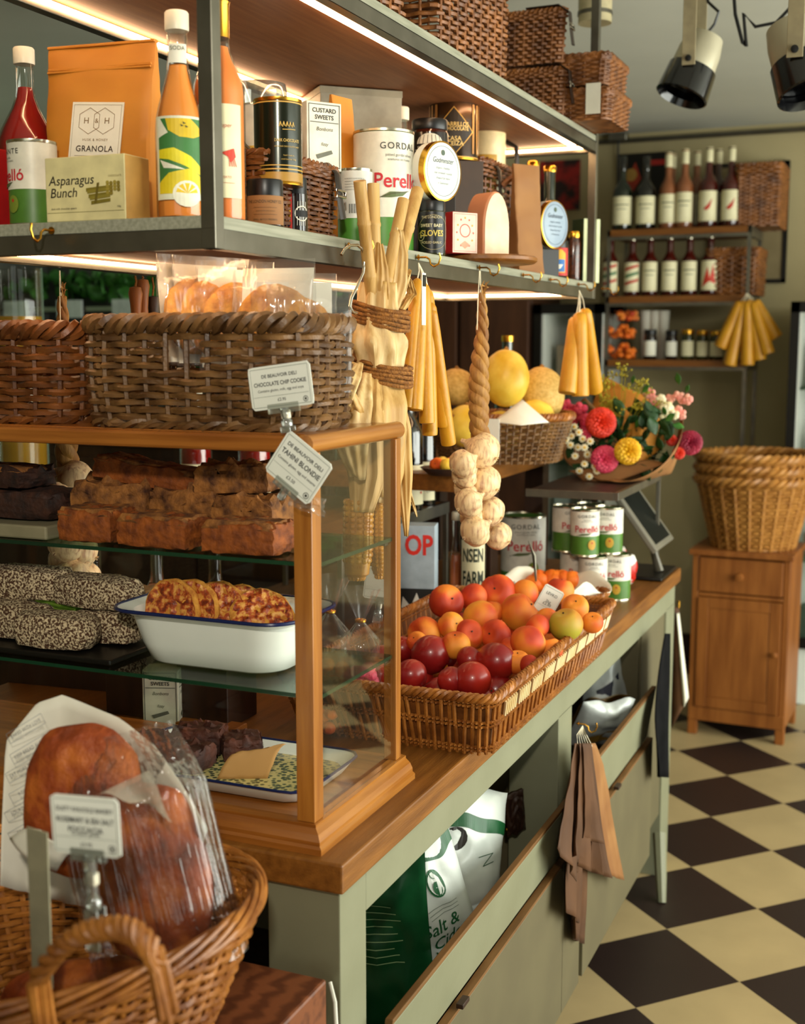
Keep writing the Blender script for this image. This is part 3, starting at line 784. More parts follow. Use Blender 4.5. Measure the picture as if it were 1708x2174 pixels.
lab = MB().mm((-lw_ / 2, -.0005, -lh_ / 2), (lw_ / 2, .0005, lh_ / 2)).build('label', 'paper_white', gb, smooth=False)
lab.location = (.002, -.028, h * .49); lab.rotation_euler = (-.13, .06, 0)
P = Print(); P.frame(-lw_ * .46, -lh_ * .46, lw_ * .46, lh_ * .46, .0005, '9A8A6A')
for sx in (-1, 1):
    P.line([(sx * .0115 + .018 * cos(pi / 6 + pi * k / 3), .022 + .018 * sin(pi / 6 + pi * k / 3)) for k in range(6)], .0007, '8A6A3A', True)
P.text('H', -.016, .022, .012, '8A6A3A'); P.text('&', 0, .022, .009, '8A6A3A'); P.text('H', .016, .022, .012, '8A6A3A')
P.text('HUSK & HONEY', 0, -.004, .0048, '8A6A3A', space=1.2); P.text('GRANOLA', 0, -.0165, .0115, '3A2A1A', .01, space=1.1)
P.line([(-.03, -.026), (.03, -.026)], .0005, '8A7A5A'); P.text('Honey & Roast Almonds', 0, -.034, .0062, '7A5A2A')
P.build(lab, face((0, -.0005, 0)))
p, w_, h = SP(105, 305, 337, Y=1.365)
def asp(P, w_, h):
    P.text('Asparagus', -w_ * .17, h * .13, h * .21, '2A2418', .004, .18, maxw=w_ * .58); P.text('Bunch', -w_ * .27, -h * .06, h * .21, '2A2418', .004, .18, maxw=w_ * .34)
    P.text('CHOCOLATE', w_ * .38, h * .17, h * .04, '8A7A4A'); P.text('dark milk chocolate spears', -w_ * .27, -h * .3, h * .045, '4A4030'); P.text('100g', w_ * .42, -h * .3, h * .04, '4A4030')
    P.line([(-w_ * .48, -h * .36), (w_ * .48, -h * .36)], h * .006, '8A8250')
    for k in range(5):
        y = -h * .03 - k * h * .05 + (h * .02 if k % 2 else 0)
        P.poly([(w_ * (.02 + .015 * k), y - h * .025), (w_ * .32, y + h * .01), (w_ * .32, y + h * .06), (w_ * (.02 + .015 * k), y + h * .03)], ('7E6E1E', '8E7E2A')[k % 2])
    for k in range(14):
        P.disc(w_ * (.29 + .045 * (k % 4)), h * (.07 - .05 * (k // 4) - .012 * (k % 2)), h * .032, ('A08C36', '8A7626')[k % 2], 9)
    P.poly([(w_ * .12, -h * .24), (w_ * .16, h * .07), (w_ * .19, h * .08), (w_ * .15, -h * .23)], '6A5A18')
carton('pale yellow asparagus bunch chocolate box at the front of the near shelf end', p, w_, .055, h, 'E2D49A', .02, asp, name='chocolate_box', side='C09048')
p, w_, h = SP(323, 426, 32, Y=1.405)
def lemon(P, w_, h):
    P.rect(-w_ * .44, -h * .5, w_ * .44, h * .5, 'E8E6C8'); P.rect(-w_ * .41, -h * .43, w_ * .41, h * .47, '3E7A3A')
    P.poly([(-w_ * .41, h * .05), (w_ * .1, h * .2), (w_ * .41, h * .47), (w_ * .41, h * .3), (w_ * .2, h * .1), (-w_ * .1, -h * .02), (-w_ * .41, -h * .1)], 'E8E6C8')
    P.poly([(-w_ * .25, h * .47), (-w_ * .2, h * .33), (0, h * .25), (w_ * .25, h * .24), (w_ * .41, h * .28), (w_ * .41, h * .36), (w_ * .2, h * .47)], 'E2BE1E')
    P.poly([(-w_ * .41, h * .1), (-w_ * .1, h * .12), (w_ * .2, h * .02), (w_ * .41, -h * .1), (w_ * .41, -h * .2), (w_ * .1, -h * .1), (-w_ * .2, -h * .02), (-w_ * .41, 0)], 'E8D61E')
    P.poly([(-w_ * .41, -h * .43), (-w_ * .41, -h * .3), (-w_ * .2, -h * .18), (w_ * .2, -h * .12), (w_ * .41, -h * .22), (w_ * .41, -h * .43)], 'E2C81E')
    P.poly([(-w_ * .41, h * .47), (-w_ * .36, h * .47), (-w_ * .2, h * .3), (-w_ * .41, h * .24)], 'EFEBD2'); P.poly([(-w_ * .38, -h * .02), (w_ * .1, -h * .14), (-w_ * .3, -h * .12)], 'EFEBD2')
    P.disc(w_ * .12, -h * .43, w_ * .26, 'EFEBD2', 18, h * .16)
    P.rect(-w_ * .41, -h * .5, w_ * .41, -h * .43, 'E8E6C8')
    for k in range(5):
        a = pi * (k + .5) / 5
        P.poly([(w_ * .12, -h * .425), (w_ * .12 + w_ * .2 * cos(a - .22), -h * .425 + h * .125 * sin(a - .22)), (w_ * .12 + w_ * .2 * cos(a + .22), -h * .425 + h * .125 * sin(a + .22))], 'E8C21E')
    for x, y in ((.02, .4), (.1, .39), (.06, .43)): P.poly([(w_ * x, h * y), (w_ * (x + .06), h * (y - .02)), (w_ * (x + .01), h * (y - .03))], '4A4A1A')
t = bottle('tall screw-capped cordial bottle with a green and yellow lemon label', p, w_ / 2, h, None, .0128, .44, .8, 'liquid_peach', .76, cap='white_cap', cap_h=.020, cap_r=.0152, lab=(.10, .50), pr=lemon, name='cordial_bottle')
sk = MB().grid(lambda u, v: ((.0185) * sin((u - .5) * 1.3), -(.0185) * cos((u - .5) * 1.3), h * (.76 + .09 * v)), 8, 2).build('neck_sticker', 'paper_white', t)
P = Print(); P.text('SODA', 0, .006, .007, '3A4A2A'); P.build(sk, TR(0, 0, h * .805), wrap=.0188)
p, w_, h = SP(405, 516, 5, Y=1.45)
def rose(P, w_, h):
    P.text('super', w_ * .12, h * .27, w_ * .12, 'C86A50', 0, .2)
    P.poly([(w_ * .02, -h * .02), (w_ * .3, h * .03), (w_ * .34, -h * .06), (w_ * .22, -h * .12), (w_ * .16, -h * .06)], 'D2402C')
    for k in range(4): P.line([(w_ * (.2 + .03 * k), -h * .06), (w_ * (.2 + .05 * k), -h * .16)], w_ * .018, 'D2402C')
    P.text('ROSATO', w_ * .1, -h * .28, w_ * .07, 'C86A50'); P.line([(-w_ * .05, -h * .34), (w_ * .3, -h * .34)], w_ * .008, 'C86A50')
bottle('rosé wine bottle with a cream label just behind the near shelf post', p, w_ / 2, h * 1.0, None, .0145, .60, .82, 'liquid_rose', .80, foil=('gold_foil', .84), lab=(.11, .53), pr=rose, name='wine_bottle', lw=w_ * .92)

# ================================================================== long side of the lower shelf, from the near post to the far end
def SX(x0, x1, yt, X, z0=None):
    c, w_, z = fit(x0, x1, yt, X=X); b0 = ZS if z0 is None else z0
    return V((c.x, c.y, b0)), w_, z - b0
# white tub with a wire handle at the back
p, w_, h = SX(500, 606, 180, -1.08)
tb = thing('storage_tub', 'white tub with clear lid and wire handle behind the dark green tin', 'tub', p, FACE_CAM(p))
MB().lathe([(w_ * .44, 0), (w_ * .5, h * .86), (w_ * .51, h * .87)], 32).build('tub_body', flat('E2DECB'), tb)
MB().lathe([(w_ * .52, h * .86), (w_ * .52, h * .97), (w_ * .5, h), (0, h)], 32).build('lid', 'acrylic', tb)
label_band(w_ * .48, w_ * .8, h * .3, h * .62).build('label', flat('D8B04A'), tb)
P = Print(); P.text('illa', 0, 0, w_ * .16, '1A1A14', .03); P.text('20', 0, -w_ * .16, w_ * .13, '1A1A14', .02); P.build(tb, TR(0, 0, h * .46), wrap=w_ * .48 + .001)
MB().tube([(-w_ * .52 * cos(a), -w_ * .1 - w_ * .45 * sin(a), h * .83 - h * .26 * sin(a)) for a in [pi * k / 14 for k in range(15)]], .002, 6).build('wire_handle', 'steel', tb)
# hamper carrying tins
_y0, _y1 = at(575, 420, X=-.88).y, at(722, 420, X=-.875).y; p, w_, h = SX(645, 715, 352, -.88)
hp = hamper('small wicker hamper with a leather strap standing behind the kraft-labelled jar', V((-.88 - .075, (_y0 + _y1) / 2, ZS)), (_y1 - _y0) / 2 - .004, .072, h, pi / 2, 'wicker_brown', straps=3, rows=13, stakes=40, r=.0036)
HTOP = ZS + h + .004
# two dark jars at the front
p, w_, h = SX(522, 602, 383, -.865)
def kl(P, w_, h):
    P.text('THE LONDON HONEY CO.', 0, h * .28, h * .15, '3A2A14', maxw=w_ * .8)
    for k, l in enumerate((.5, .42, .5)): P.line([(-w_ * l * .5, h * (.08 - .12 * k)), (w_ * l * .5, h * (.08 - .12 * k))], h * .012, '6A4A24')
    P.text('SMALL BATCH PRESERVE', 0, -h * .34, h * .08, '4A3A1A', maxw=w_ * .6)
j1 = jar('dark jar with a kraft paper label at the front edge beside the near post', p, w_ / 2, h, 'jar_dark', 'black_plastic', .024, (.08, .66), 'kraft_pale', kl, lw=w_ * 1.25)
JT = p.z + h
p2, w2, h2 = SX(594, 652, 379, -.885)
def sail(P, w_, h):
    P.rect(-w_ * .5, -h * .5, -w_ * .05, h * .5, 'C8281E'); P.disc(-w_ * .28, 0, w_ * .2, 'E8B020', 16, h * .36)
    P.poly([(-w_ * .45, -h * .32), (-w_ * .12, -h * .32), (-w_ * .14, -h * .08), (-w_ * .42, -h * .08)], '2C7AC0'); P.poly([(-w_ * .32, -h * .05), (-w_ * .22, -h * .05), (-w_ * .25, h * .3), (-w_ * .29, h * .3)], 'C83A2A')
    P.poly([(-w_ * .4, -h * .2), (-w_ * .16, -h * .2), (-w_ * .2, -h * .28), (-w_ * .36, -h * .28)], 'F0EAD8')
    P.ring(w_ * .22, 0, w_ * .19, w_ * .03, 'E8E2D0', 20)
    for k in range(5): P.line([(w_ * (.08 + .06 * k), -h * .3), (w_ * (.1 + .06 * k), h * .3)], w_ * .012, 'E8E2D0')
    P.rect(w_ * .04, -h * .08, w_ * .42, h * .08, '100A08'); P.text('JUST JAM', w_ * .23, 0, h * .1, 'F0EAD8', maxw=w_ * .34)
j2 = jar('dark preserve jar with a red, blue and white boat label beside the wicker hamper', p2, w2 / 2, h2, 'jar_dark', 'black_plastic', .022, (.05, .72), 'jar_dark', sail, lw=w2 * 1.35)
# tall dark green tin stacked on the two jars
p, w_, h = SX(538, 640, 214, -.885, JT + .001)
def dark(P, r, h):
    [P.line([(r * (.05 + .14 * k), h * .66), (r * (.1 + .14 * k), h * .71), (r * (.14 + .14 * k), h * .67)], r * .035, 'C9A24A') for k in range(5)]; P.line([(r * .2, h * .625), (r * .75, h * .63)], r * .03, 'C9A24A')
    P.text('DARK CHOCOLATE', r * .4, h * .5, r * .17, 'D8B25A', .01, maxw=r * 1.1); P.text('DRINKING CHOCOLATE FLAKES', r * .4, h * .43, r * .09, 'C9A24A', maxw=r * 1.1)
    P.text('hand made in', r * .45, h * .33, r * .09, 'C9A24A'); P.text('small batches 250g', r * .45, h * .285, r * .09, 'C9A24A')
tin('tall dark green tin with gold bands stacked on the jars near the post', p, w_ / 2, h, 'tin_green', [(.03, .14, 'B98A34'), (.165, .18, 'D8A84A'), (.21, .222, 'D8A84A'), (.935, .95, 'D8A84A')], dark, rim='gold_foil', ribs=False, name='chocolate_tin', cat='tin')
# white illustrated sweet carton on the hamper
p, w_, h = SX(640, 704, 222, -.93, HTOP)
def sweets(P, w_, h):
    P.line([(-w_ * .44, -h * .46), (w_ * .44, -h * .46), (w_ * .44, h * .46), (-w_ * .44, h * .46)], w_ * .02, '5A5A50', True)
    P.text('CUSTARD', 0, h * .37, h * .09, '2A2A24', .02, maxw=w_ * .7); P.text('SWEETS', 0, h * .27, h * .09, '2A2A24', .02, maxw=w_ * .7)
    P.line([(-w_ * .4, h * .2), (w_ * .4, h * .2)], w_ * .02, '5A5A50'); P.text('Bonbons', 0, h * .1, h * .08, '4A4A3A', 0, .3); P.text('fizzy', 0, -h * .12, h * .07, '4A4A3A', 0, .3)
    P.poly([(-w_ * .25, -h * .28), (w_ * .2, -h * .2), (w_ * .24, -h * .25), (-w_ * .2, -h * .34)], '6A6A5A')
carton('white printed sweets carton standing on the small wicker hamper', p, .062, .05, h, 'E4E0CC', .95, sweets, sweets, name='sweet_carton')
# kraft bag and grey box at the back
p, w_, h = SX(700, 748, 206, -1.0)
kraft_bag('narrow brown paper bag with a folded top between the sweets carton and the grey box', p, .06, .075, h, pi / 2 - .2, 'kraft', name='paper_bag')
p, w_, h = SX(668, 812, 206, -1.13)
carton('large plain grey box at the back of the shelf behind the big olive tin', p, .17, .17, h, 'A29E8C', .75, name='gift_box', top='96927F')
# screw-cap water bottle behind the big tin
p, w_, h = SX(824, 874, 232, -1.02)
bottle('clear bottle with white screw cap behind the big olive tin', p, w_ * .62, h, None, .0135, .5, .78, 'liquid_pink', .62, cap='white_cap', cap_h=.022, cap_r=.018, name='cordial_bottle')
# big olive tin and a smaller one
p, w_, h = SX(750, 878, 282, -.93)
tin('biggest white olive tin with red lettering on the shelf behind the corn bunch', p, w_ / 2, h, flat('4E8A2E', .4), [(.30, .975, 'E6E2D0')],
    lambda P, r, hh: perello(P, r, hh, 'GORDAL', 'pitted gordal olives'), rz=FACE_CAM(p) + .55, ribs=True)
p, w_, h = SX(716, 790, 361, -.885)
tin('small white can with a barcode and green foot left of the biggest olive tin', p, w_ / 2, h, flat('4E8A2E', .4), [(.36, .975, 'DAD8CC')],
    lambda P, r, hh: [P.rect(-r * .35 + k * r * .05, hh * .42, -r * .35 + k * r * .05 + r * (.02 + .015 * (k % 3 == 0)), hh * .54, '2A2A24') for k in range(14)] +
    [P.text('INGREDIENTS OLIVES WATER SALT', 0, hh * (.86 - .035 * k), r * .1, '6A6A60', maxw=r * 1.2) for k in range(5)])
# jar with green rosette below, round cheese box leaning on top of it
p, w_, h = SX(886, 946, 428, -.855)
def clo(P, w_, h):
    P.text('THE LONDON', 0, h * .36, h * .09, 'D8C89A', maxw=w_ * .6); P.text('SWEET BABY', 0, h * .16, h * .11, 'E8DCB0', .01, maxw=w_ * .66); P.text('CLOVES', 0, -h * .03, h * .2, 'D8BE5A', .02, maxw=w_ * .7)
    P.ring(-w_ * .33, -h * .1, h * .1, h * .012, 'D8C89A', 16); P.text('B', -w_ * .33, -h * .1, h * .1, 'D8C89A', .02)
    P.text('PICKLED GARLIC', 0, -h * .25, h * .08, 'D8C89A', maxw=w_ * .6); P.ring(w_ * .05, 0, h * .42, h * .008, 'B8A878', 30)
jar('dark olive jar of pickled cloves under the round white cheese box', p, w_ / 2, h, 'jar_olive', 'black_plastic', .016, (.06, .8), 'black_plastic', clo, lw=w_ * 1.25)
ZJ = p.z + h
def round_box(label, p, R_, th, col, rim, tilt, rz, pr=None):
    t = thing('cheese_box', label, 'box', p, 0, rot=(0, tilt, rz))
    MB().lathe([(R_ * .98, 0), (R_, .002), (R_, th), (R_ * .97, th + .001), (0, th + .001)], 40, M=TR(0, 0, R_) @ RX(pi / 2)).build('box_body', col, t)
    MB().lathe([(R_ + .0008, th * .6), (R_ + .0008, th + .0008), (R_ * .96, th + .0016)], 40, cap=False, M=TR(0, 0, R_) @ RX(pi / 2)).build('paper_band', rim, t)
    if pr: P = Print(); pr(P, R_); P.build(t, TR(0, -th - .0012, R_) @ FRONT)
    return t
def cheese(P, R_):
    P.ring(0, 0, R_ * .84, R_ * .015, '5A6A7A', 40); P.text('Godminster', 0, R_ * .35, R_ * .26, '3A4A5A', 0, .25, maxw=R_ * 1.1)
    for k, s in enumerate(('organic cheddar', 'oak smoked rounds', 'shaped by hand', 'in Somerset')): P.text(s, 0, R_ * (.1 - .17 * k), R_ * .12, '4A5A6A', 0, .2)
    P.disc(0, R_ * .62, R_ * .1, '4A5A4A', 8)
p, w_, h = SX(876, 948, 304, -.862, ZJ)
round_box('round white cheese box with gold rim standing on edge over the cloves jar', V((p.x, p.y, ZJ + .0)), h / 2, .03, 'card_white', 'gold_foil', 0, 1.25, cheese)
# brown jam jar and the tall gold and bronze tin on another big tin at the back
pb, wb, hb = SX(905, 1020, 345, -.975)
BH = hb
p, w_, h = SX(874, 952, 256, -.95, ZS)
tin('tall gold and black tin of cigarrillos de chocolate with a diamond label', V((pb.x, pb.y, ZS + BH)), .052, fit(908, 1020, 216, X=-.975)[2] - ZS - BH, 'tin_bronze', [(.0, .05, 'D8A84A'), (.93, .99, 'D8A84A')],
    lambda P, r, hh: (P.poly([(0, hh * .06), (r * .85, hh * .45), (0, hh * .84), (-r * .85, hh * .45)], '1E140A'), P.line([(0, hh * .06), (r * .85, hh * .45), (0, hh * .84), (-r * .85, hh * .45)], r * .03, 'D8A84A', True),
                      P.text('CIGARRILLOS', 0, hh * .56, r * .24, 'E8C87A', .01, maxw=r * 1.25), P.text('DE CHOCOLATE', 0, hh * .49, r * .22, 'E8C87A', .01, maxw=r * 1.25), P.text('CASA', 0, hh * .33, r * .25, 'E8C87A', .01), P.text('ECEIZA', 0, hh * .25, r * .25, 'E8C87A', .01)) +
    tuple(P.rect(-r * 1.4 + k * r * .28, hh * .1, -r * 1.4 + k * r * .28 + r * .12, hh * .9, 'B07A34', z=-.0003) for k in range(11) if abs(k - 5) > 2), rim='gold_foil', ribs=False, name='chocolate_tin', cat='tin')
p2, w2, h2 = SX(872, 952, 256, -.93)
jb_h = .16
def jam(P, w_, h):
    P.poly([(w_ * .3 * cos(pi * k / 10), h * .02 + h * .42 * sin(pi * k / 10)) for k in range(11)], 'D8D2BE')
    for k in range(6): P.line([(w_ * (-.25 + .1 * k), h * .03), (w_ * (-.2 + .08 * k), h * .36)], w_ * .012, '2A1008')
    P.text('ENGLISH PRESERVES', 0, -h * .12, h * .12, 'E8E0C8', maxw=w_ * .6); P.line([(-w_ * .35, -h * .22), (w_ * .35, -h * .22)], h * .02, 'E8E0C8')
pd, wd, hd = SX(884, 950, 420, -.945)
under = carton('dark display block under the jam jar behind the cheese box', V((p2.x, p2.y, ZS)), .085, .085, h2 - .085, '2A2018', .6, name='display_block', cat='display block')
jar('brown jam jar with black lid stacked high behind the round cheese box', V((p2.x, p2.y, ZS + h2 - .083)), w2 / 2, .083, pbr('jam_brown', '3C140A', '2A0C06', rough=.1, coat=.8), 'black_plastic', .018, (.12, .68), 'jar_dark', jam, lw=w2 * 1.2)
under2 = carton('dark brown carton that carries the gold cigarrillos tin', V((pb.x, pb.y, ZS)), .10, .10, BH - .002, '3A2614', .7, name='display_carton', cat='box')
p, w_, h = SX(1012, 1048, 268, -1.03)
mug = thing('storage_crock', 'cream crock with a black clip handle behind the gold cigarrillos tin', 'crock', p, FACE_CAM(p))
MB().lathe([(.045, 0), (.05, .01), (.05, h * .96), (.052, h), (.044, h), (.044, h * .9), (0, h * .9)], 30).build('crock_body', flat('DCCFA0', .3), mug)
MB().tube([(.05, 0, h * .9), (.075, -.01, h * .86), (.078, -.01, h * .62), (.05, 0, h * .55)], .006, 8).build('handle', 'black_plastic', mug)
label_band(.05, .06, h * .55, h * .8).build('label', flat('B8902A'), mug)
# second hamper with leather straps
p, w_, h = SX(945, 1090, 352, -.985)
hamper('wide wicker hamper with dark leather straps and a rolled handle behind the pink cheese', V((-1.0, p.y + .02, ZS)), .165, .075, h * .97, pi / 2, 'wicker_brown', straps=2, rows=14, stakes=56, r=.0038, handle=True)
# board with a red box and the pink cheese
p = at(1035, 560, Z=ZS + .004); pc = V((-.835, at(1022, 540, X=-.835).y, ZS))
bd = thing('serving_board', 'round beech serving board that sticks out over the front edge of the shelf', 'board', pc, 0)
MB().lathe([(.0, 0), (.105, 0), (.11, .004), (.11, .010), (.106, .013), (0, .013)], 40).build('board', 'oak', bd)
MB().tube([(.0, .10, .0065), (.0, .17, .0065)], [.016, .013], 10, flatten=.4).build('handle', 'oak', bd)
p, w_, h = SX(938, 1008, 446, -.845, ZS + .013)
def orn(P, w_, h):
    P.frame(-w_ * .44, -h * .45, w_ * .44, h * .45, w_ * .02, 'D88A7A'); P.ring(0, h * .05, w_ * .2, w_ * .03, 'E0604A')
    for k in range(12): P.disc(w_ * .33 * cos(k * pi / 6), h * .36 * sin(k * pi / 6), w_ * .035, ('E0604A', 'E8A03A')[k % 2], 8)
    P.poly([(-w_ * .2, -h * .3), (0, -h * .2), (w_ * .2, -h * .3), (0, -h * .38)], 'E89A7A')
carton('small red box with a pink patterned face on the round board', p, .058, .042, h * .93, 'C01C22', .98, lambda P, a, b: (P.rect(-a * .49, -b * .49, a * .49, b * .49, 'EBCBB6'), orn(P, a, b)), name='nougat_box')
p, w_, h = SX(1000, 1072, 404, -.838, ZS + .013)
ch = thing('cheese_half', 'half wheel of pink-coated cheese standing on the round board', 'cheese', p, 1.1)
poly = [(-.036, 0), (.036, 0)] + [(.036 * cos(a) if a < pi / 2 else .036 * cos(a), h * .42 + h * .55 * sin(a)) for a in [pi * k / 14 for k in range(15)]]
MB().prism(poly, .055, TR(0, .03, 0) @ FRONT).build('cheese_coat', 'cheese_wax', ch, bevel=.004, seg=3)
MB().prism([(x * .92, .003 + y * .95) for x, y in poly], .001, TR(0, -.0255, 0) @ FRONT).build('cut_face', 'cheese_rind', ch)
# kraft bag, dark bottles, blue round box, boat jar, green carton at the far end
p, w_, h = SX(1093, 1140, 350, -.86)
kraft_bag('tall brown paper bag with folded top at the far end of the shelf', p, .075, .055, h, 1.0, 'kraft_pale', name='paper_bag')
p, w_, h = SX(1116, 1148, 346, -.99)
bottle('dark beer bottle with gold cap and cream neck label behind the tall paper bag', p, .036, h, 'bottle_black', .014, .5, .74, cap='gold_foil', cap_h=.012, cap_r=.0165, lab=(.72, .84), lab_col='cream_label', lw=.03, name='beer_bottle')
p, w_, h = SX(1148, 1186, 356, -.93)
bottle('dark green beer bottle with gold cap behind the blue round box', p, .036, h, 'bottle_green', .014, .5, .74, cap='gold_foil', cap_h=.012, cap_r=.0165, name='beer_bottle')
p, w_, h = SX(1128, 1182, 530, -.855)
ZB = ZS + h
st = carton('dark jar-sized carton under the blue round cheese box', p, .05, .05, h, '14100C', .9, name='small_carton')
_p, _w, _h = SX(1128, 1182, 428, -.852, ZB)
bl = pbr('pale_blue', '9AAABA', '8C9CAE', rough=.5)
round_box('round pale blue cheese box standing on edge at the far end of the shelf', V((_p.x, _p.y, ZB)), _h / 2, .03, 'pale_blue', 'gold_foil', 0, 1.25, cheese)
p, w_, h = SX(1152, 1206, 512, -.848)
def boat(P, w_, h):
    P.rect(-w_ * .5, -h * .5, w_ * .5, h * .5, 'C8281C'); P.poly([(-w_ * .36, -h * .4), (w_ * .36, -h * .4), (w_ * .36, h * .3), (w_ * .2, h * .44), (-w_ * .2, h * .44), (-w_ * .36, h * .3)], 'E8A81C')
    P.text('POMS', 0, h * .3, h * .14, 'C8281C', .02); P.rect(-w_ * .33, -h * .36, w_ * .33, h * .08, '2C6EB4'); P.poly([(-w_ * .26, -h * .1), (w_ * .26, -h * .1), (w_ * .16, -h * .26), (-w_ * .16, -h * .26)], 'F0EAD8')
    P.poly([(-w_ * .1, -h * .08), (w_ * .1, -h * .08), (w_ * .06, h * .04), (-w_ * .06, h * .04)], 'E8E2D0')
jar('preserve jar with a red and yellow boat label at the far end of the shelf', p, w_ / 2, h, 'jar_dark', 'black_plastic', .016, (.05, .8), 'jar_dark', boat, lw=w_ * 1.2)
p, w_, h = SX(1200, 1234, 492, -.875)
jar('small brown jar with gold lid between the boat jar and the pale green carton', p, w_ / 2, h, pbr('chutney', '5A2A12', '2E1408', sc=90, rough=.2, coat=.6), 'gold_foil', .014)
p, w_, h = SX(1226, 1262, 466, -.85)
carton('tall pale green carton with a dark side at the far end of the shelf', p, .052, .052, h, '2A3A1C', -.7, name='tea_carton', side='D2D8A6', prs=lambda P, a, b: (P.line([(0, -b * .1), (0, b * .12)], a * .03, '8A9A6A'), P.ring(0, b * .06, a * .12, a * .02, '8A9A6A')))
# wine bottle necks seen past the far end
# brass cup hooks along the front edge
def cup_hook(px, py, side='front'):
    if side == 'front':
        y = at(px, py, X=HX1).y; t = thing('cup_hook', '', 'hook', (HX1 + .001, y, ZL + .030), pi / 2, 'brass hooks screwed into the front edge of the shelf')
    else:
        x = at(px, py, Y=HY0).x; t = thing('cup_hook', '', 'hook', (x, HY0 - .001, ZL + .030), 0, 'brass hooks screwed into the front edge of the shelf')
    MB().tube([(0, .004, 0), (0, -.016, 0), (0, -.022, -.004), (0, -.024, -.012), (0, -.03, -.016), (0, -.038, -.012), (0, -.042, -.002), (0, -.040, .006)], .0017, 8).build('hook_wire', 'brass', t)
    MB().lathe([(.0035, 0), (.005, .001), (.005, .002), (0, .002)], 10, M=TR(0, .0, 0) @ RX(pi / 2)).build('collar', 'brass', t)
    return t
for (px, py, lab_) in ((737, 528, 'brass hook carrying the steel hook of the corn bunch'), (885, 548, 'brass hook holding the near bunch of yellow candles'), (1015, 568, 'brass hook holding the garlic braid'),
                       (1108, 584, 'empty brass hook right of the garlic braid'), (1166, 598, 'empty brass hook below the boat jar'), (1226, 608, 'brass hook holding the far bunch of candles on the shelf'), (1278, 617, 'empty brass hook at the far end of the shelf edge')):
    cup_hook(px, py)['label'] = lab_
cup_hook(112, 500, 'end')['label'] = 'open brass hook on the near end edge of the shelf, below the asparagus box'
# ================================================================== hampers on top of the upper shelf
def up(x0, x1, yt, X): 
    c, w_, z = fit(x0, x1, yt, X=X); return V((c.x, c.y, ZSU)), w_, z - ZSU
yA = at(866, 40, X=-.84).y; yB0, yB1 = at(932, 100, X=-.836).y, at(1080, 180, X=-.836).y
hamper('wicker basket nearest the top edge of the photo on the upper shelf', V((-.98, yA - .17, ZSU)), .165, .135, .36, pi / 2, 'wicker_red', lid=False, rows=24, stakes=64)
hamper('tall wicker hamper beside the stacked strapped hampers on the upper shelf', V((-.836 - .15, (yB0 + yB1) / 2, ZSU)), (yB1 - yB0) / 2 - .006, .145, .42, pi / 2, 'wicker_red', rows=28, stakes=64, r=.0044)
y0, y1 = at(1203, 150, X=-.836).y, at(1232, 150, X=-.80).y
HT, HM = at(1140, 24, Y=y0).z, at(1140, 116, Y=y0).z; h1 = (HT - ZSU) / 2 - .008; ha = (y1 - y0) / 2
hamper('lower of the two stacked strapped wicker hampers on the upper shelf', V((-.84 - .15, (y0 + y1) / 2, ZSU)), ha, .145, h1, pi / 2, 'wicker_red', straps=2, rows=12, stakes=50, r=.0042)
hamper('upper of the two stacked strapped wicker hampers on the upper shelf', V((-.84 - .152, (y0 + y1) / 2 - .004, ZSU + h1 + .012)), ha, .145, h1, pi / 2 + .01, 'wicker_red', straps=2, rows=12, stakes=50, r=.0042)
ye = min(y1 + .115, HY1 - .125); xr = at(1296, 240, Y=ye - .1).x; hh2 = (at(1275, 112, Y=ye - .1).z - ZSU) / 2 - .006
hamper('lower small wicker basket with a white paper tag on the upper shelf', V((xr - .135, ye, ZSU)), .128, .095, hh2, 0, 'wicker_red', rows=11, stakes=46, r=.0042, tag_=(.095, hh2 * .66))
hamper('upper small wicker basket at the far end of the upper shelf', V((xr - .142, ye, ZSU + hh2 + .012)), .126, .095, hh2 * .98, 0, 'wicker_red', rows=11, stakes=46, r=.0042)

# ================================================================== price tickets in clear clips
def ticket(label, p, w_, h, lines, rz=0, roll=0, tilt=0, clip=.05, group=None, clip_dir=(0, 0, -1), foot=True, name='price_card'):
    """printed card whose centre is at p, held by a clear clip below it. lines: (text, y share, size share, bold)"""
    t = thing(name, label, 'price card', p, 0, group)
    t.rotation_euler = Euler((tilt, roll, rz), 'YXZ')
    c = MB(); f = rrect(w_ / 2, h / 2, h * .07)
    poly = [f(k / 40)[:2] for k in range(40)]
    cb = MB().prism(poly, .0012, TR(0, .0006, 0) @ FRONT).build('card', 'card_white', t, smooth=False)
    P = Print(); P.frame(-w_ * .46, -h * .44, w_ * .46, h * .44, h * .008, '7A857A')
    for tx, y, s, b in lines: P.text(tx, 0, h * y, h * s, '2A2A26', b, maxw=w_ * .84)
    P.line([(-w_ * .44, -h * .2), (w_ * .44, -h * .2)], h * .006, '9AA29A')
    P.ring(w_ * .38, -h * .35, h * .06, h * .012, '4A4A44', 12); P.disc(w_ * .38, -h * .35, h * .03, '4A4A44', 8)
    P.build(cb, face((0, -.0007, 0)))
    g = MB(); g.box((0, .0015, -h * .5), (w_ * .5, .005, .012)); g.tube([(0, .002, -h * .5), (0, .004, -h * .5 - clip * .5)], [.006, .005], 8)
    g.build('card_holder', 'acrylic', t)
    k = MB()
    if foot:
        z = -h * .5 - clip * .5
        k.lathe([(.0045, z - .012), (.0075, z - .008), (.0075, z - .002), (.004, z + .004)], 10, M=TR(0, .004, 0))
        k.mm((-.007, -.003, z - clip * .55), (.007, .0, z - .008)).mm((-.0085, .008, z - clip * .5), (.0085, .011, z - .008))
        k.build('clip', 'acrylic', t, bevel=.001)
        MB().box((0, .004, -h * .5 - clip * .28), (.011, .009, .012)).build('joint', 'white_cap', t, bevel=.002)
    return t

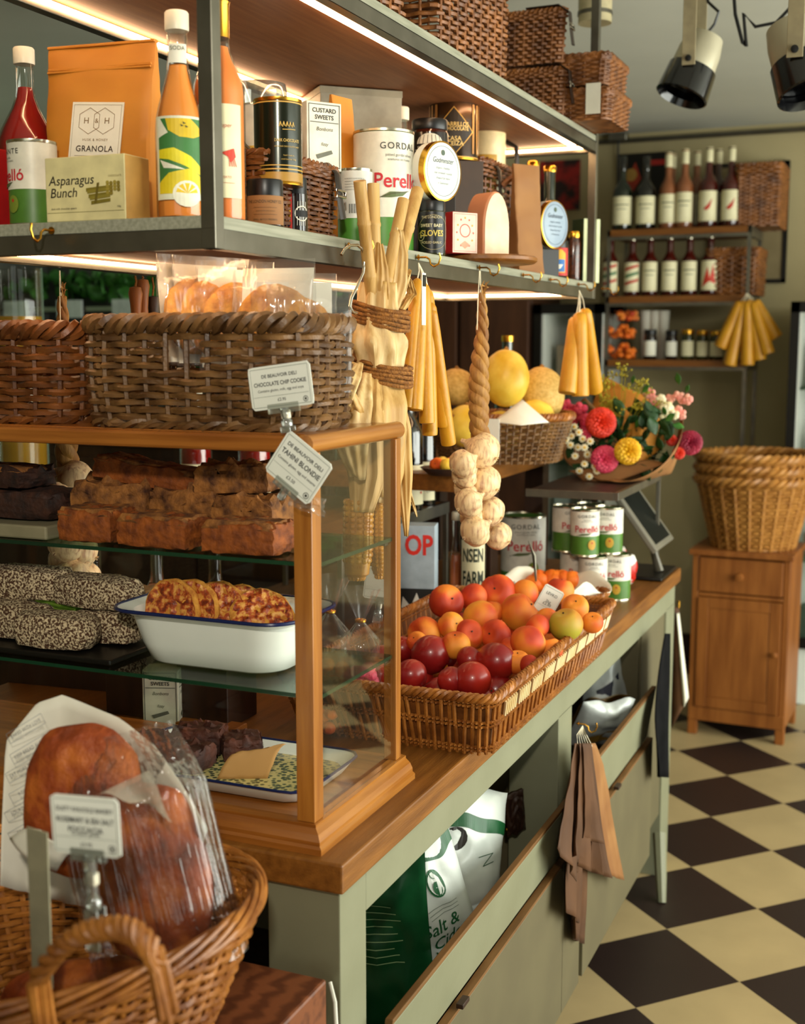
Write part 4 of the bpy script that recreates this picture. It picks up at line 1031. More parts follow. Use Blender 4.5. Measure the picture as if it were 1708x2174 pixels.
# ================================================================== baskets and cookies on the roof of the case
ZR = ZK1 + .002
def bread_basket(label, cx, cy_, a, b, h, mat, skip=None, rows=14, stakes=30, seed=1):
    t = thing('cookie_basket', label, 'basket', (cx, cy_, ZR))
    ring = basket_ring(a, b, .045, h, .035, 0, .03)
    m = MB(); weave(m, ring, rows, stakes, .0047, .0052, sub=5, seed=seed, skip=skip, jit=.25)
    m.build('weave', mat, t)
    s_ = MB(); stakes_(s_, ring, stakes, .0042); s_.build('stakes', mat, t)
    r = MB(); braid(r, ring, 1.02, .0066, .0075, 19, m=240, strands=3, flat_=1.2); braid(r, ring, .03, .005, .005, 15, m=200, strands=2)
    r.build('braided_rim', mat, t)
    MB().prism([tuple(x * .97 for x in rrect(a, b, .045)(k / 48)[:2]) for k in range(48)], .006).build('base', mat, t)
    return t
def gap(u, v):
    # hole in the front wall: perimeter of the front runs first along -Y from left to right
    return .10 < u < .155 and .55 < v < .86 and not (.124 < u < .131)
CBX = -.905
bread_basket('dark woven cookie basket on the case roof with the cookie price card in front', CBX, 1.478, .163, .088, .135, 'wicker_grey', gap)
bread_basket('reddish woven basket on the case roof at the left edge of the photo', -1.285, 1.50, .165, .095, .128, 'wicker_brown', rows=13, stakes=28, seed=5)
def cookie_pack(label, p, r, lean, rz, cookies=2, back=True, h=.15, w_=.115):
    t = thing('cookie_packet', label, 'cookie packet', p, rot=Euler((lean, 0, rz), 'XYZ'), group='cookie packets in the basket')
    def film(u, v):
        a = 2 * pi * u; k = 1 if v < .75 else 1 - (v - .75) * 3.6
        x = w_ / 2 * max(-1, min(1, 1.2 * cos(a))); y = .014 * max(-1, min(1, 1.3 * sin(a))) * max(.03, k)
        y += .0035 * NZ.noise(V((x * 60, v * 9, p[0] * 50))); x *= 1 + .02 * NZ.noise(V((v * 14, u, 3)))
        return (x, y, h * v)
    MB().grid(film, 30, 16, cu=True).build('film', 'cellophane', t)
    for c in range(cookies):
        MB().blob((r, .0075, r), 26, .05, 2.5, seed=c + p[0] * 30, M=TR(.002 * c, -.004 + .009 * c, r + .012), fn=lambda q, d: q + d * .0012 * NZ.noise(d * 14)).build('cookie', 'cookie', t)
    if back: MB().box((0, .0125, h * .48), (w_ * .9, .0008, h * .9)).build('paper_back', 'paper_white', t, smooth=False)
    return t
yb = 1.478
for k, (px, py, rz, lean, n_, ck) in enumerate(((425, 600, 1.15, -.12, 'packet of cookies at the left end of the row, tilted and seen edge-on', 2), (455, 606, 1.1, -.1, 'packet of cookies second from the left of the row', 2),
        (505, 612, .95, -.08, 'packet of cookies just left of the one that shows its whole face', 2), (575, 612, .12, -.10, 'packet that shows one whole golden cookie face in the basket', 2),
        (622, 622, .5, -.05, 'packet of cookies right of the whole golden cookie', 1), (652, 632, .7, .03, 'crumpled clear packet at the right end of the basket', 0))):
    q = at(px, py, Y=yb + .01 * (k % 3))
    cookie_pack(n_, V((q.x, yb + .012 * (k % 3), ZR + (.084, .082, .076, .076, .056, .046)[k])), .054 if k != 3 else .052, lean, rz, ck, back=k < 5)
q = at(607, 819, Y=1.372)
ticket('chocolate chip cookie price card clipped in front of the dark basket', V((q.x, 1.358, q.z)), .088, .054, (('DE BEAUVOIR DELI', .26, .11, .012), ('CHOCOLATE CHIP COOKIE', .08, .13, .015), ('Contains gluten, milk, egg and soya', -.07, .085, 0), ('£2.95', -.3, .1, 0)), roll=-.13, clip=.03)
q = at(640, 992, Y=1.35)
ticket('tilted tahini blondie price card hanging at the front corner of the case roof', V((q.x, 1.342, q.z)), .074, .062, (('DE BEAUVOIR DELI', .28, .11, .012), ('TAHINI BLONDIE', .1, .15, .015), ('Contains gluten, egg and sesame', -.06, .085, 0), ('£3.50', -.3, .1, 0)), roll=.62, clip=.035, foot=False)
# crumpled clear clip film at that corner
q = at(655, 1055, Y=1.352)
cf = MB().grid(lambda u, v: (.05 * (u - .5) + .006 * NZ.noise(V((u * 6, v * 5, 1))), .012 * NZ.noise(V((u * 5, v * 5, 4))) , -.022 * v - .012 * u), 14, 8)
tag(cf.build('plastic_wrapper', 'cellophane', None, V((q.x, 1.346, q.z + .01)), solid=.0006), 'crumpled clear plastic below the tilted price card at the case corner', 'wrapper')

# ================================================================== upper glass shelf: slabs of loaf cake
Z1, Z2, Z0 = 1.2725, 1.0975, ZK0 - .001
def cake(label, p, s, rz=0, mat='cake_gold', top='cake_top', rot=None, seed=0, group='loaf cake pieces on the upper glass shelf', name='loaf_cake', rough_top=.16):
    t = thing(name, label, 'cake', p, rz, group, rot)
    def f(q, d):
        m_ = max(abs(d.x), abs(d.y), abs(d.z)); e = .78
        k = V([max(-1, min(1, c / m_ * 1.02)) for c in d]); k = k * e + d * (1 - e) * 1.1
        n_ = NZ.noise(d * 5 + V((seed, 0, 0))) * .05 + NZ.noise(d * 13 + V((seed, 3, 0))) * .025
        z = k.z * s[2] / 2 * (1 + n_) + s[2] / 2
        if d.z > .5: z += s[2] * rough_top * NZ.noise(V((d.x * 4, d.y * 4, seed + 2)))
        return V((k.x * s[0] / 2 * (1 + n_), k.y * s[1] / 2 * (1 + n_), max(0, z)))
    MB().blob((1, 1, 1), 40, fn=f).build('crumb', mat, t)
    def g(u, v):
        x, y = (u - .5) * .96, (v - .5) * .96
        return (x * s[0] * .97, y * s[1] * .97, s[2] * (1.0 + .08 * NZ.noise(V((x * 4, y * 4, seed))) + .03 * NZ.noise(V((x * 9, y * 9, seed))) - (.2 if max(abs(x), abs(y)) > .46 else 0)))
    MB().grid(g, 18, 14).build('crust', top, t, solid=.003)
    return t
def cpos(x0, x1, Y, z): a, b_ = at(x0, 1150, Y=Y), at(x1, 1150, Y=Y); return V(((a.x + b_.x) / 2, Y, z)), abs(b_.x - a.x)
p, w_ = cpos(152, 264, 1.435, Z1); cake('loaf cake block at the left end of the front row on the upper glass shelf', p, (w_, .07, .047), .05, seed=1)
p, w_ = cpos(270, 432, 1.43, Z1); cake('loaf cake block in the middle of the front row on the upper glass shelf', p, (w_ * .95, .07, .043), -.04, seed=2)
p, w_ = cpos(447, 612, 1.43, Z1); cake('loaf cake block at the right end of the front row, next to the corner post', p, (w_ * .95, .07, .043), .03, seed=3)
p, w_ = cpos(180, 335, 1.50, Z1); cake('crumb-topped loaf piece behind the left front block', p, (w_, .07, .075), .08, 'cake_top', seed=4, rough_top=.35)
p, w_ = cpos(335, 500, 1.505, Z1); cake('dark crusted loaf piece behind the middle front block', p, (w_ * .9, .07, .070), -.05, 'cake_top', 'cake_top', seed=5, rough_top=.35)
p, w_ = cpos(470, 610, 1.50, Z1); cake('loaf piece with pale nuts behind the right front block', p, (w_ * .95, .07, .066), 0, 'cake_top', 'cake_top', seed=6, rough_top=.35)
p, w_ = cpos(215, 440, 1.515, Z1 + .072); cake('long loaf slab lying tilted on top of the left pieces', p, (w_ * .95, .06, .034), 0, seed=7, rot=Euler((0, .13, .05), 'XYZ'))
p, w_ = cpos(430, 600, 1.515, Z1 + .069); cake('broken crusty loaf end on top of the right pieces', p, (w_ * .9, .07, .040), .1, 'cake_top', 'cake_top', seed=8, rough_top=.5, rot=Euler((0, -.06, .1), 'XYZ'))
p, w_ = cpos(-120, 150, 1.47, Z1 + .022); cake('dark ginger loaf on the pale board at the left of the upper glass shelf', p, (w_, .09, .04), .03, 'cake_dark', 'cake_dark', seed=9)
p, w_ = cpos(-110, 120, 1.475, Z1 + .066); cake('reddish crusted loaf on top of the dark ginger loaf', p, (w_ * .8, .08, .03), -.08, 'cake_dark', 'cake_top', seed=10, rough_top=.5)
p, w_ = cpos(-140, 165, 1.47, Z1)
tag(MB().mm((-w_ / 2, -.07, 0), (w_ / 2, .07, .02)).build('cake_board', flat('8A8266'), None, p, smooth=False, bevel=.003), 'pale board under the dark loaves on the upper glass shelf', 'board')

# ================================================================== lower glass shelf: lamingtons and the enamel dish
p, w_ = cpos(-150, 292, 1.48, Z2)
tag(MB().mm((-w_ / 2, -.08, 0), (w_ / 2, .08, .008)).build('slate_tray', 'black_metal', None, V((p.x, 1.485, Z2)), smooth=False, bevel=.002), 'black tray under the coconut cakes on the lower glass shelf', 'tray')
def lam(label, x0, x1, Y, z, h, dp, rz, seed):
    p, w_ = cpos(x0, x1, Y, z)
    t = thing('lamington', label, 'cake', p, rz, 'coconut lamingtons on the lower glass shelf')
    def f(q, d):
        m_ = max(abs(d.x), abs(d.y), abs(d.z)); k = V([c / m_ for c in d]) * .5 + d * .56
        n_ = 1 + .05 * NZ.noise(d * 3 + V((seed, 0, 0))) + .02 * NZ.noise(d * 16 + V((seed, 0, 0)))
        return V((k.x * w_ / 2 * n_, k.y * dp / 2 * n_, max(0, (k.z + 1) * h / 2 * n_)))
    MB().blob((1, 1, 1), 44, fn=f).build('coconut_cake', 'lamington', t); return t
ZT2 = Z2 + .009
lam('front coconut-crusted cake with the whole side showing, left of the enamel dish', 38, 192, 1.44, ZT2, .052, .06, .05, 1)
lam('coconut cake at the left edge behind the front one', -70, 100, 1.47, ZT2, .055, .06, -.06, 2)
lam('coconut cake under the top right one, nearest to the enamel dish', 165, 292, 1.50, ZT2, .050, .06, .02, 3)
lam('coconut cake on top at the right, sloping down to the enamel dish', 120, 290, 1.505, ZT2 + .050, .048, .065, -.04, 4)
lam('topmost coconut cake at the left of the pile', -50, 140, 1.50, ZT2 + .054, .050, .065, .1, 5)
# enamel dish
a0, b0_ = at(245, 1350, Y=1.44), at(690, 1300, Y=1.52)
DX, DY, DA, DB, DH = (a0.x + b0_.x) / 2 + .002, 1.495, (b0_.x - a0.x) / 2, .095, .080
ed = thing('enamel_dish', 'white enamel pie dish with dark blue rim holding nutty tarts', 'dish', (DX, DY, Z2 + .001), .0)
def dish_ring(k, z): return [(*[c * 1.0 for c in rrect(DA * k, DB * (1 - (1 - k) * 1.6), min(.045, DB * (1 - (1 - k) * 1.6) - .001))(i / 64)[:2]], z) for i in range(64)]
def shell(rings, mb):
    for k, z in rings: mb.v += dish_ring(k, z)
    for i in range(len(rings) - 1):
        for j in range(64): l = (j + 1) % 64; mb.f.append((i * 64 + j, i * 64 + l, (i + 1) * 64 + l, (i + 1) * 64 + j))
    mb.f.append(tuple(range(63, -1, -1))); n = len(rings) - 1; mb.f.append(tuple(n * 64 + j for j in range(64))); return mb
shell([(.70, 0), (.74, .004), (.80, .03), (.86, DH * .86), (.96, DH), (.97, DH + .002), (.86, DH - .004), (.84, DH * .85), (.78, .03), (.73, .008), (.70, .006)], MB()).build('dish_body', 'enamel', ed)
rim_ = MB(); rim_.tube(dish_ring(.975, DH + .001), .0028, 8, closed=True); rim_.build('blue_rim', 'enamel_rim', ed)
for k, (px, py, rz, lean, lb) in enumerate(((372, 1322, 1.25, .15, 'nut tart at the left end of the row in the enamel dish'), (405, 1325, 1.2, .18, 'second nut tart from the left in the enamel dish'), (455, 1325, 1.0, .35, 'middle nut tart of the leaning row in the enamel dish'),
                                            (500, 1322, .7, .55, 'nut tart with its topping facing forward in the enamel dish'), (548, 1322, .45, .7, 'nut tart at the right end of the row in the enamel dish'))):
    q = at(px, py, Y=1.485)
    t = thing('nut_tart', lb, 'tart', V((q.x, 1.47 + .008 * k, Z2 + .058)), group='nut tarts in the enamel dish', rot=Euler((-lean, 0, -rz + 1.2), 'XYZ'))
    R_ = .045
    MB().lathe([(R_ * .96, 0), (R_ * 1.04, .003), (R_ * 1.05, .009), (R_ * .98, .011)], 30, M=TR(0, .012, R_ * .3) @ RX(pi / 2), wob=lambda q_, z: 1 + .02 * cos(9 * q_)).build('crust', 'cookie', t)
    def tp(u, v):
        r_ = R_ * .97 * v; a = 2 * pi * u
        return (r_ * cos(a), r_ * sin(a), .0125 + .006 * NZ.noise(V((r_ * cos(a) * 110, r_ * sin(a) * 110, k))))
    MB().grid(tp, 30, 10, cu=True, M=TR(0, .012, R_ * .3) @ RX(pi / 2)).build('nut_topping', 'florentine', t)

# ================================================================== floor of the case: patterned tray of brownies
ct, tw = cpos(288, 700, 1.46, Z0 + .0)
a, b2 = at(300, 1640, Z=Z0), at(640, 1668, Z=Z0)
tr = thing('patterned_tray', 'cream serving tray with blue and green pattern on the floor of the bread case', 'tray', V((-.905, 1.49, Z0)), .0)
TA, TB = .165, .095
fo = rrect(TA, TB, .03)
def tray_ring(k, z): return [(*[c for c in rrect(TA * k, TB * (1 - (1 - k) * 1.7), .028)(i / 56)[:2]], z) for i in range(56)]
m = MB()
rings = [(.88, 0), (.92, .003), (.99, .020), (1.0, .022), (.98, .022), (.93, .012), (.90, .008)]
for k, z in rings: m.v += tray_ring(k, z)
for i in range(len(rings) - 1):
    for j in range(56): l = (j + 1) % 56; m.f.append((i * 56 + j, i * 56 + l, (i + 1) * 56 + l, (i + 1) * 56 + j))
m.f.append(tuple(range(55, -1, -1))); m.f.append(tuple(6 * 56 + j for j in range(56)))
m.build('tray_body', 'enamel', tr)
MB().tube(tray_ring(1.0, .0225), .0022, 6, closed=True).build('blue_edge', 'enamel_rim', tr)
def pattern():
    m_ = pbr('tray_pattern', '22382E', 'C8B878', sc=130, kind='voronoi', rough=.25, lo=.25, hi=.55, c3='5E6A44', coat=.5); return m_
MB().prism([(x, y) for x, y, z in tray_ring(.895, 0)], .0006, TR(0, 0, .0085)).build('pattern', pattern(), tr, smooth=False)
for k, (dx, dy, w_, h_, lb) in enumerate(((-.12, -.02, .07, .035, 'dark brownie at the left end of the patterned tray'), (-.055, -.03, .065, .032, 'dark brownie in front of the parchment in the patterned tray'), (-.08, .04, .08, .036, 'dark brownie at the back of the patterned tray'), (-.01, .045, .06, .03, 'dark brownie behind the folded parchment in the patterned tray'))):
    cake(lb, V((-.905 + dx, 1.49 + dy, Z0 + .0095)), (w_, .06, h_), .3 * k - .3, 'brownie', 'brownie', seed=20 + k, group='brownies on the case floor', name='brownie', rough_top=.4)
pm = MB().grid(lambda u, v: (.065 * (u - .5) + .02 * v, -.02 + .02 * v + .03 * u, .004 + .048 * sin(pi * .5 * v) * (.75 + .25 * u) + .003 * NZ.noise(V((u * 5, v * 5, 0)))), 14, 10)
tag(pm.build('parchment', 'parchment', None, V((-.865, 1.455, Z0 + .004)), solid=.0008), 'folded sheet of brown parchment standing up on the patterned tray', 'baking paper')
# ================================================================== things hanging from the hooks of the shelf edge
HXX = HX1 + .038
def candle_mb(h, r0, r1):
    P = [(r0 * .55, 0), (r0 * .96, .0015), (r0, .006)]
    for i in range(1, 9): P.append((r0 + (r1 - r0) * i / 9, h * .94 * i / 9))
    P += [(r1 * .92, h * .95), (r1 * .7, h * .975), (r1 * .35, h * .993), (0, h)]
    return MB().lathe(P, 18, cap=True)
def candle_bunch(label, px, py_hook, tops, X, plane='X', hh=None):
    """tops: list of (bottom px x, px y, top px x, px y, X offset)"""
    at_ = (lambda x, y, d: at(x, y, X=X + d)) if plane == 'X' else (lambda x, y, d: at(x, y, Y=X - d))
    hp = at_(px, py_hook, 0); t = thing('candle_bunch', label, 'candles', hp)
    for k, (bx, by, tx, ty, dx) in enumerate(tops):
        b_ = at_(bx, by, dx) - hp; e = at_(tx, ty, dx * .5) - hp
        d = e - b_; L_ = d.length; r0 = (.0135 if hh is None else hh)
        M_ = TR(*b_) @ d.to_track_quat('Z', 'Y').to_matrix().to_4x4()
        m = candle_mb(L_, r0, r0 * .80); m.v = [tuple(M_ @ V(v)) for v in m.v]
        c = m.build('candle', 'wax', t)
        MB().tube([e - d * .01, e * .55 + V((.002, .001 * k, .0)), V((0, 0, -.002))], .0011, 5).build('wick', 'string', c)
    return t
cb = candle_bunch('bunch of yellow beeswax candles hanging by their wicks between the corn and the garlic', 888, 556, (
    (862, 868, 886, 590, 0), (880, 872, 896, 596, .012), (866, 860, 892, 606, -.016), (906, 900, 900, 600, .014), (912, 925, 908, 615, -.004), (932, 880, 906, 612, -.018), (942, 905, 912, 640, .006), (952, 944, 914, 652, .010)), HXX)
MB().box(tuple(at(899, 635, X=HXX + .03) - cb.location), (.001, .016, .082)).build('paper_tag', 'paper_white', cb, smooth=False)
MB().box(tuple(at(900, 596, X=HXX + .0305) - cb.location), (.0012, .013, .018)).build('tag_print', 'black_plastic', cb, smooth=False)
candle_bunch('bunch of three thick yellow candles hanging at the far end of the shelf', 1229, 615, (
    (1203, 836, 1222, 672, -.01), (1231, 842, 1230, 662, .014), (1262, 830, 1240, 655, -.004), (1216, 826, 1226, 676, -.022)), HXX, hh=.0215)
# garlic braid
gp = at(1018, 575, X=HXX); gb_ = thing('garlic_braid', 'plaited string of garlic bulbs hanging in front of the melon basket', 'garlic', gp)
def G(px, py, dx=0): return at(px, py, X=HXX + dx) - gp
path = [G(1022, 622), G(1024, 680), G(1021, 740), G(1017, 800), G(1017, 850), G(1016, 900), G(1022, 945)]
def along(u):
    s = u * (len(path) - 1); i = min(int(s), len(path) - 2); return path[i].lerp(path[i + 1], s - i)
pl = MB()
for k in range(3):
    pts = []; rr = []
    for i in range(61):
        u = i / 60; a = 2 * pi * (4.2 * u + k / 3); w_ = .004 + .0065 * min(1, u * 2.2)
        w_ *= 1 + .35 * NZ.noise(V((u * 9, k, 2))); pts.append(along(u) + V((w_ * .8 * cos(a), w_ * sin(a) * 1.15, .004 * NZ.noise(V((u * 12, k, 7)))))); rr.append((1 + .3 * NZ.noise(V((u * 11, k, 4)))) * .0045 + .0075 * min(1, u * 1.8) * (1 - .25 * abs(2 * u - 1.2)))
    pl.tube(pts, rr, 9)
pl.build('plait', 'garlic_stem', gb_)
fz = MB(); R = random.Random(4)
for k in range(7): fz.tube([G(1024, 630), G(1024 + R.uniform(-8, 10), 610 - R.uniform(0, 8)), G(1030 + R.uniform(-14, 14), 600 + R.uniform(-8, 14))], [.003, .002, .0006], 5, flatten=.4)
fz.build('stem_ends', 'garlic_stem', gb_)
MB().tube([V((0, -.002, 0)), G(1014, 640), G(1012, 700)], .0009, 5).tube([V((0, .002, 0)), G(1020, 640), G(1024, 690)], .0009, 5).build('string', 'string', gb_)
def bulb(px, py, rp, dx, rot, k):
    c = G(px, py, dx); r = rp * 1.22 * mpp(c + gp)
    def f(q, d):
        a = atan2(d.y, d.x); cl = 1 + .09 * abs(cos(a * 4)) - .06
        z = d.z * r * .86 + (r * .42 * max(0, d.z - .72) / .28 if d.z > .72 else 0)
        s_ = cl * (1 if d.z < .6 else 1 - .55 * (d.z - .6) / .4)
        return V((d.x * r * s_, d.y * r * s_, z))
    m = MB().blob((1, 1, 1), 32, fn=f)
    m.tube([(0, 0, r * 1.1), (r * .1, 0, r * 1.4)], [r * .17, r * .12], 7)
    for q in range(9): m.tube([(0, 0, -r * .8), (r * .12 * cos(q), r * .12 * sin(q), -r * 1.0)], [r * .03, r * .012], 4)
    sd = -1 if rot[1] > 0 else 1
    dz_ = (_rt * (.75 * sd) + _fw * .55 + V((0, 0, .45))).normalized()
    m.v = [tuple(TR(*c) @ dz_.to_track_quat('Z', 'Y').to_matrix().to_4x4() @ V(v)) for v in m.v]
    m.build('garlic_bulb', 'garlic_skin', gb_)
for k, (x, y, r, dx, rot) in enumerate(((1024, 958, 33, .012, (.5, .9, .3)), (982, 985, 26, -.004, (.3, -.9, .2)), (1028, 1025, 31, .014, (.4, 1.2, .4)), (990, 1040, 24, -.014, (.2, -1.1, 0)), (994, 1068, 27, .004, (.5, -.8, .3)),
                                        (1041, 1086, 27, .012, (.4, 1.3, .2)), (1008, 1128, 28, .012, (.3, -1.2, .5)), (1058, 1138, 25, .008, (.6, 1.2, .2)), (985, 1010, 24, -.01, (.2, -1, .3)), (1000, 1100, 22, -.012, (.3, -.7, .3)))):
    bulb(x, y, r, dx, rot, k)
# corn bunch on a steel S-hook
cp_ = at(737, 528, X=HXX); CXX = HXX + .004
sh = thing('steel_hook', 'large bent steel hook carrying the dried corn bunch', 'hook', cp_)
MB().tube([at(x, y, X=CXX) - cp_ for x, y in ((724, 541), (730, 530), (742, 521), (758, 520), (770, 530), (774, 552), (770, 580), (758, 607), (746, 632), (742, 650), (748, 662), (757, 664))], .0022, 9).build('hook_wire', 'steel_bright', sh)
co = at(800, 670, X=CXX); cn = thing('corn_bunch', 'bunch of dried corn cobs with pale husks tied with twine, hanging behind the bread case', 'dried corn', co)
def K(px, py, dx=0): return at(px, py, X=CXX + dx) - co
for k, (x0, y0, x1, y1, r, dx) in enumerate(((763, 384, 792, 660, 13, .006), (792, 390, 798, 660, 13, -.006), (856, 424, 806, 660, 13, .010), (886, 405, 815, 665, 15, -.012))):
    a, b = K(x0, y0, dx), K(x1, y1, 0); r_ = r * mpp(co); m = MB()
    m.tube([a, a.lerp(b, .3), a.lerp(b, .31), a.lerp(b, .33), a.lerp(b, .34), a.lerp(b, .7), a.lerp(b, .71), a.lerp(b, .73), a.lerp(b, .74), b], [r_, r_ * 1.0, r_ * 1.1, r_ * 1.1, r_, r_ * 1.03, r_ * 1.13, r_ * 1.13, r_ * 1.05, r_ * .9], 14)
    m.build('stalk', 'husk', cn)
OUT = V((-_fw.x, -_fw.y, 0)).normalized()      # outward side of the bunch, towards the shop floor
def KO(x, y, k): return K(x, y) + OUT * (.010 + .020 * min(1, min(abs(y - 672), abs(y - 790)) / 70) + .003 * (k % 3))
def husk(name, pts, wd, mat, curl=.3, seed=0, solid=.0006):
    """a long leaf along pts (world offsets) with widths wd"""
    n = len(pts)
    def f(u, v):
        s = v * (n - 1); i = min(int(s), n - 2); c = pts[i].lerp(pts[i + 1], s - i); w_ = wd[i] + (wd[i + 1] - wd[i]) * (s - i)
        x = (u - .5) * 2
        rip = .0025 * sin(u * 21 + seed) * (w_ / .03)
        return c + OUT * (w_ * curl * (1 - x * x) + rip + .004 * NZ.noise(V((v * 5, u * 3, seed)))) + _rt * (w_ * x * .92) + V((0, 0, -w_ * x * .15 + .004 * NZ.noise(V((v * 6, u * 2, seed + 9)))))
    MB().grid(f, 22, 26).build(name, mat, cn, solid=solid)
# flared sleeve between the two ties, and the big husk skirt below
def sleeve(name, rows, mat, seed, lumps=9):
    """rows: (px x, px y, half width px)"""
    def f(u, v):
        s = v * (len(rows) - 1); i = min(int(s), len(rows) - 2); t_ = s - i; t_ = t_ * t_ * (3 - 2 * t_)
        x = rows[i][0] + (rows[i + 1][0] - rows[i][0]) * t_; y = rows[i][1] + (rows[i + 1][1] - rows[i][1]) * (s - i); w_ = 1.12 * (rows[i][2] + (rows[i + 1][2] - rows[i][2]) * t_) * mpp(co)
        c = K(x, y); a = 2 * pi * u; k = 1 + .10 * cos(a * lumps + 3 * NZ.noise(V((v * 2, seed, 0)))) + .12 * NZ.noise(V((cos(a) * 2, sin(a) * 2, v * 3 + seed)))
        return c + V((cos(a) * w_ * .95 * k, sin(a) * w_ * .95 * k, .003 * NZ.noise(V((a * 3, v * 4, seed)))))
    MB().grid(f, 60, 30, cu=True).build(name, mat, cn, solid=.0008)
sleeve('husk_sleeve', [(800, 600, 36), (800, 650, 40), (800, 690, 44), (800, 730, 56), (802, 770, 50), (804, 800, 42)], 'husk_pale', 1)
sleeve('husk_skirt', [(804, 790, 41), (802, 815, 46), (796, 870, 62), (796, 930, 60), (800, 1000, 54), (800, 1050, 44)], 'husk', 2, 7)
for k, (pts, wd, m_) in enumerate((
        ([(760, 770), (735, 800), (718, 850), (712, 905)], [10, 26, 24, 6], 'husk_pale'), ([(772, 790), (752, 850), (742, 920), (760, 1010)], [14, 34, 36, 14], 'husk_pale'),
        ([(830, 800), (848, 900), (856, 1000), (862, 1132)], [12, 22, 18, 4], 'husk'), ([(845, 830), (852, 950), (868, 1040), (884, 1092)], [6, 8, 5, 1.5], 'husk_pale'),
        ([(790, 800), (775, 900), (780, 1000), (770, 1080)], [16, 38, 36, 20], 'husk'), ([(820, 800), (826, 900), (820, 980), (806, 1060)], [16, 34, 32, 16], 'husk_pale'),
        ([(850, 560), (868, 600), (874, 625), (845, 665)], [3, 8, 10, 8], 'husk'), ([(846, 490), (848, 540), (842, 600), (825, 668)], [8, 16, 20, 14], 'husk_pale'), ([(806, 520), (808, 570), (806, 620), (802, 668)], [6, 14, 20, 18], 'husk'), ([(870, 575), (858, 600), (845, 630), (828, 668)], [3, 9, 12, 10], 'husk_pale'), ([(720, 790), (728, 820), (742, 860), (765, 905)], [6, 20, 26, 10], 'husk'))):
    husk('husk_leaf', [KO(x, y, k) for x, y in pts], [w_ * 1.25 * mpp(co) for w_ in wd], m_, seed=k)
for (x, y, hw, n_) in ((806, 672, 44, 5), (808, 790, 48, 5)):
    m = MB()
    for j in range(n_):
        yy = y - 20 + 9 * j; pts = []
        for i in range(40):
            a = 2 * pi * i / 40; w_ = hw * mpp(co); c = K(x, yy)
            pts.append(c + V((cos(a) * (w_ * 1.12 + .009), sin(a) * (w_ * 1.12 + .009), .018 * -cos(a) * .55 + .001 * cos(a * 3 + j))))
        m.tube(pts, .0033, 7, closed=True)
    m.build('twine_tie', 'twine', cn)
def cob(x, y0, y1, rp, dx, lean):
    a, b = K(x + lean, y0, dx), K(x, y1, dx); L_ = (b - a).length; r = rp * mpp(co); m = MB()
    M_ = TR(*b) @ (a - b).to_track_quat('Z', 'Y').to_matrix().to_4x4()
    nr = 12; nz = int(L_ / (r * .38))
    m.lathe([(r * .3, 0), (r * .8, L_ * .08), (r * .9, L_ * .3), (r * .9, L_)], 14)
    for i in range(nz):
        z = L_ * (i + .5) / nz; rz_ = r * (.5 + .5 * min(1, i / 3.5)) * .93
        for k in range(nr):
            q = 2 * pi * k / nr
            s_ = [(.42 * rz_ * .62, 0)]
            m.blob((r * .17, rz_ * .26, L_ / nz * .56), 6, M=RZ(q) @ TR(rz_ * .93, 0, z))
    m.v = [tuple(M_ @ V(v)) for v in m.v]
    m.build('cob', 'corn_kernel', cn)
cob(757, 1060, 1232, 32, .0, 4); cob(808, 1010, 1228, 24, .004, -4); cob(776, 1040, 1150, 20, -.03, 0)

# ================================================================== tray of peaches on the front edge of the worktop
BCX, BCY = -.787, 2.155
pb_ = thing('fruit_tray', 'rectangular wicker tray full of peaches overhanging the front edge of the worktop', 'basket', (BCX, BCY, ZT + .001))
RH = .104
ring = basket_ring(.168, .358, .018, RH, .12)
m = MB(); R = random.Random(3); NS = 168
for i in range(NS):
    u = (i + .5) / NS; du = R.uniform(-.35, .35) / NS
    pts = [ring(u + du * q / 5, q / 5)[0] + ring(u, 0)[1] * .0016 * (-1) ** (i + (q > 2)) for q in range(6)]
    m.tube(pts, .0035, 6)
m.build('upright_rods', 'wicker_honey', pb_)
MB().grid(lambda u, v: ring(u, .03 + .9 * v)[0] - ring(u, 0)[1] * .0035, 120, 4, cu=True).build('gap_shade', 'wicker_brown', pb_)  # added dark sheet that paints shade into the gaps between the rods
m = MB()
for v in (.06, .12, .50, .57, .86, .92):
    for s in (0, 1): m.tube([ring(i / 300, v)[0] + ring(i / 300, v)[1] * .0045 * cos(pi * i + pi * s) * .9 for i in range(300)], .0021, 5, closed=True)
m.build('weavers', 'wicker_honey', pb_)
m = MB(); braid(m, ring, 1.0, .0042, .0048, 70, m=560, strands=3, flat_=1.1)
m.build('rolled_rim', 'wicker_honey', pb_)
m = MB()
for i in range(58):
    u0 = .308 + .245 * (i / 58) ; u1 = u0
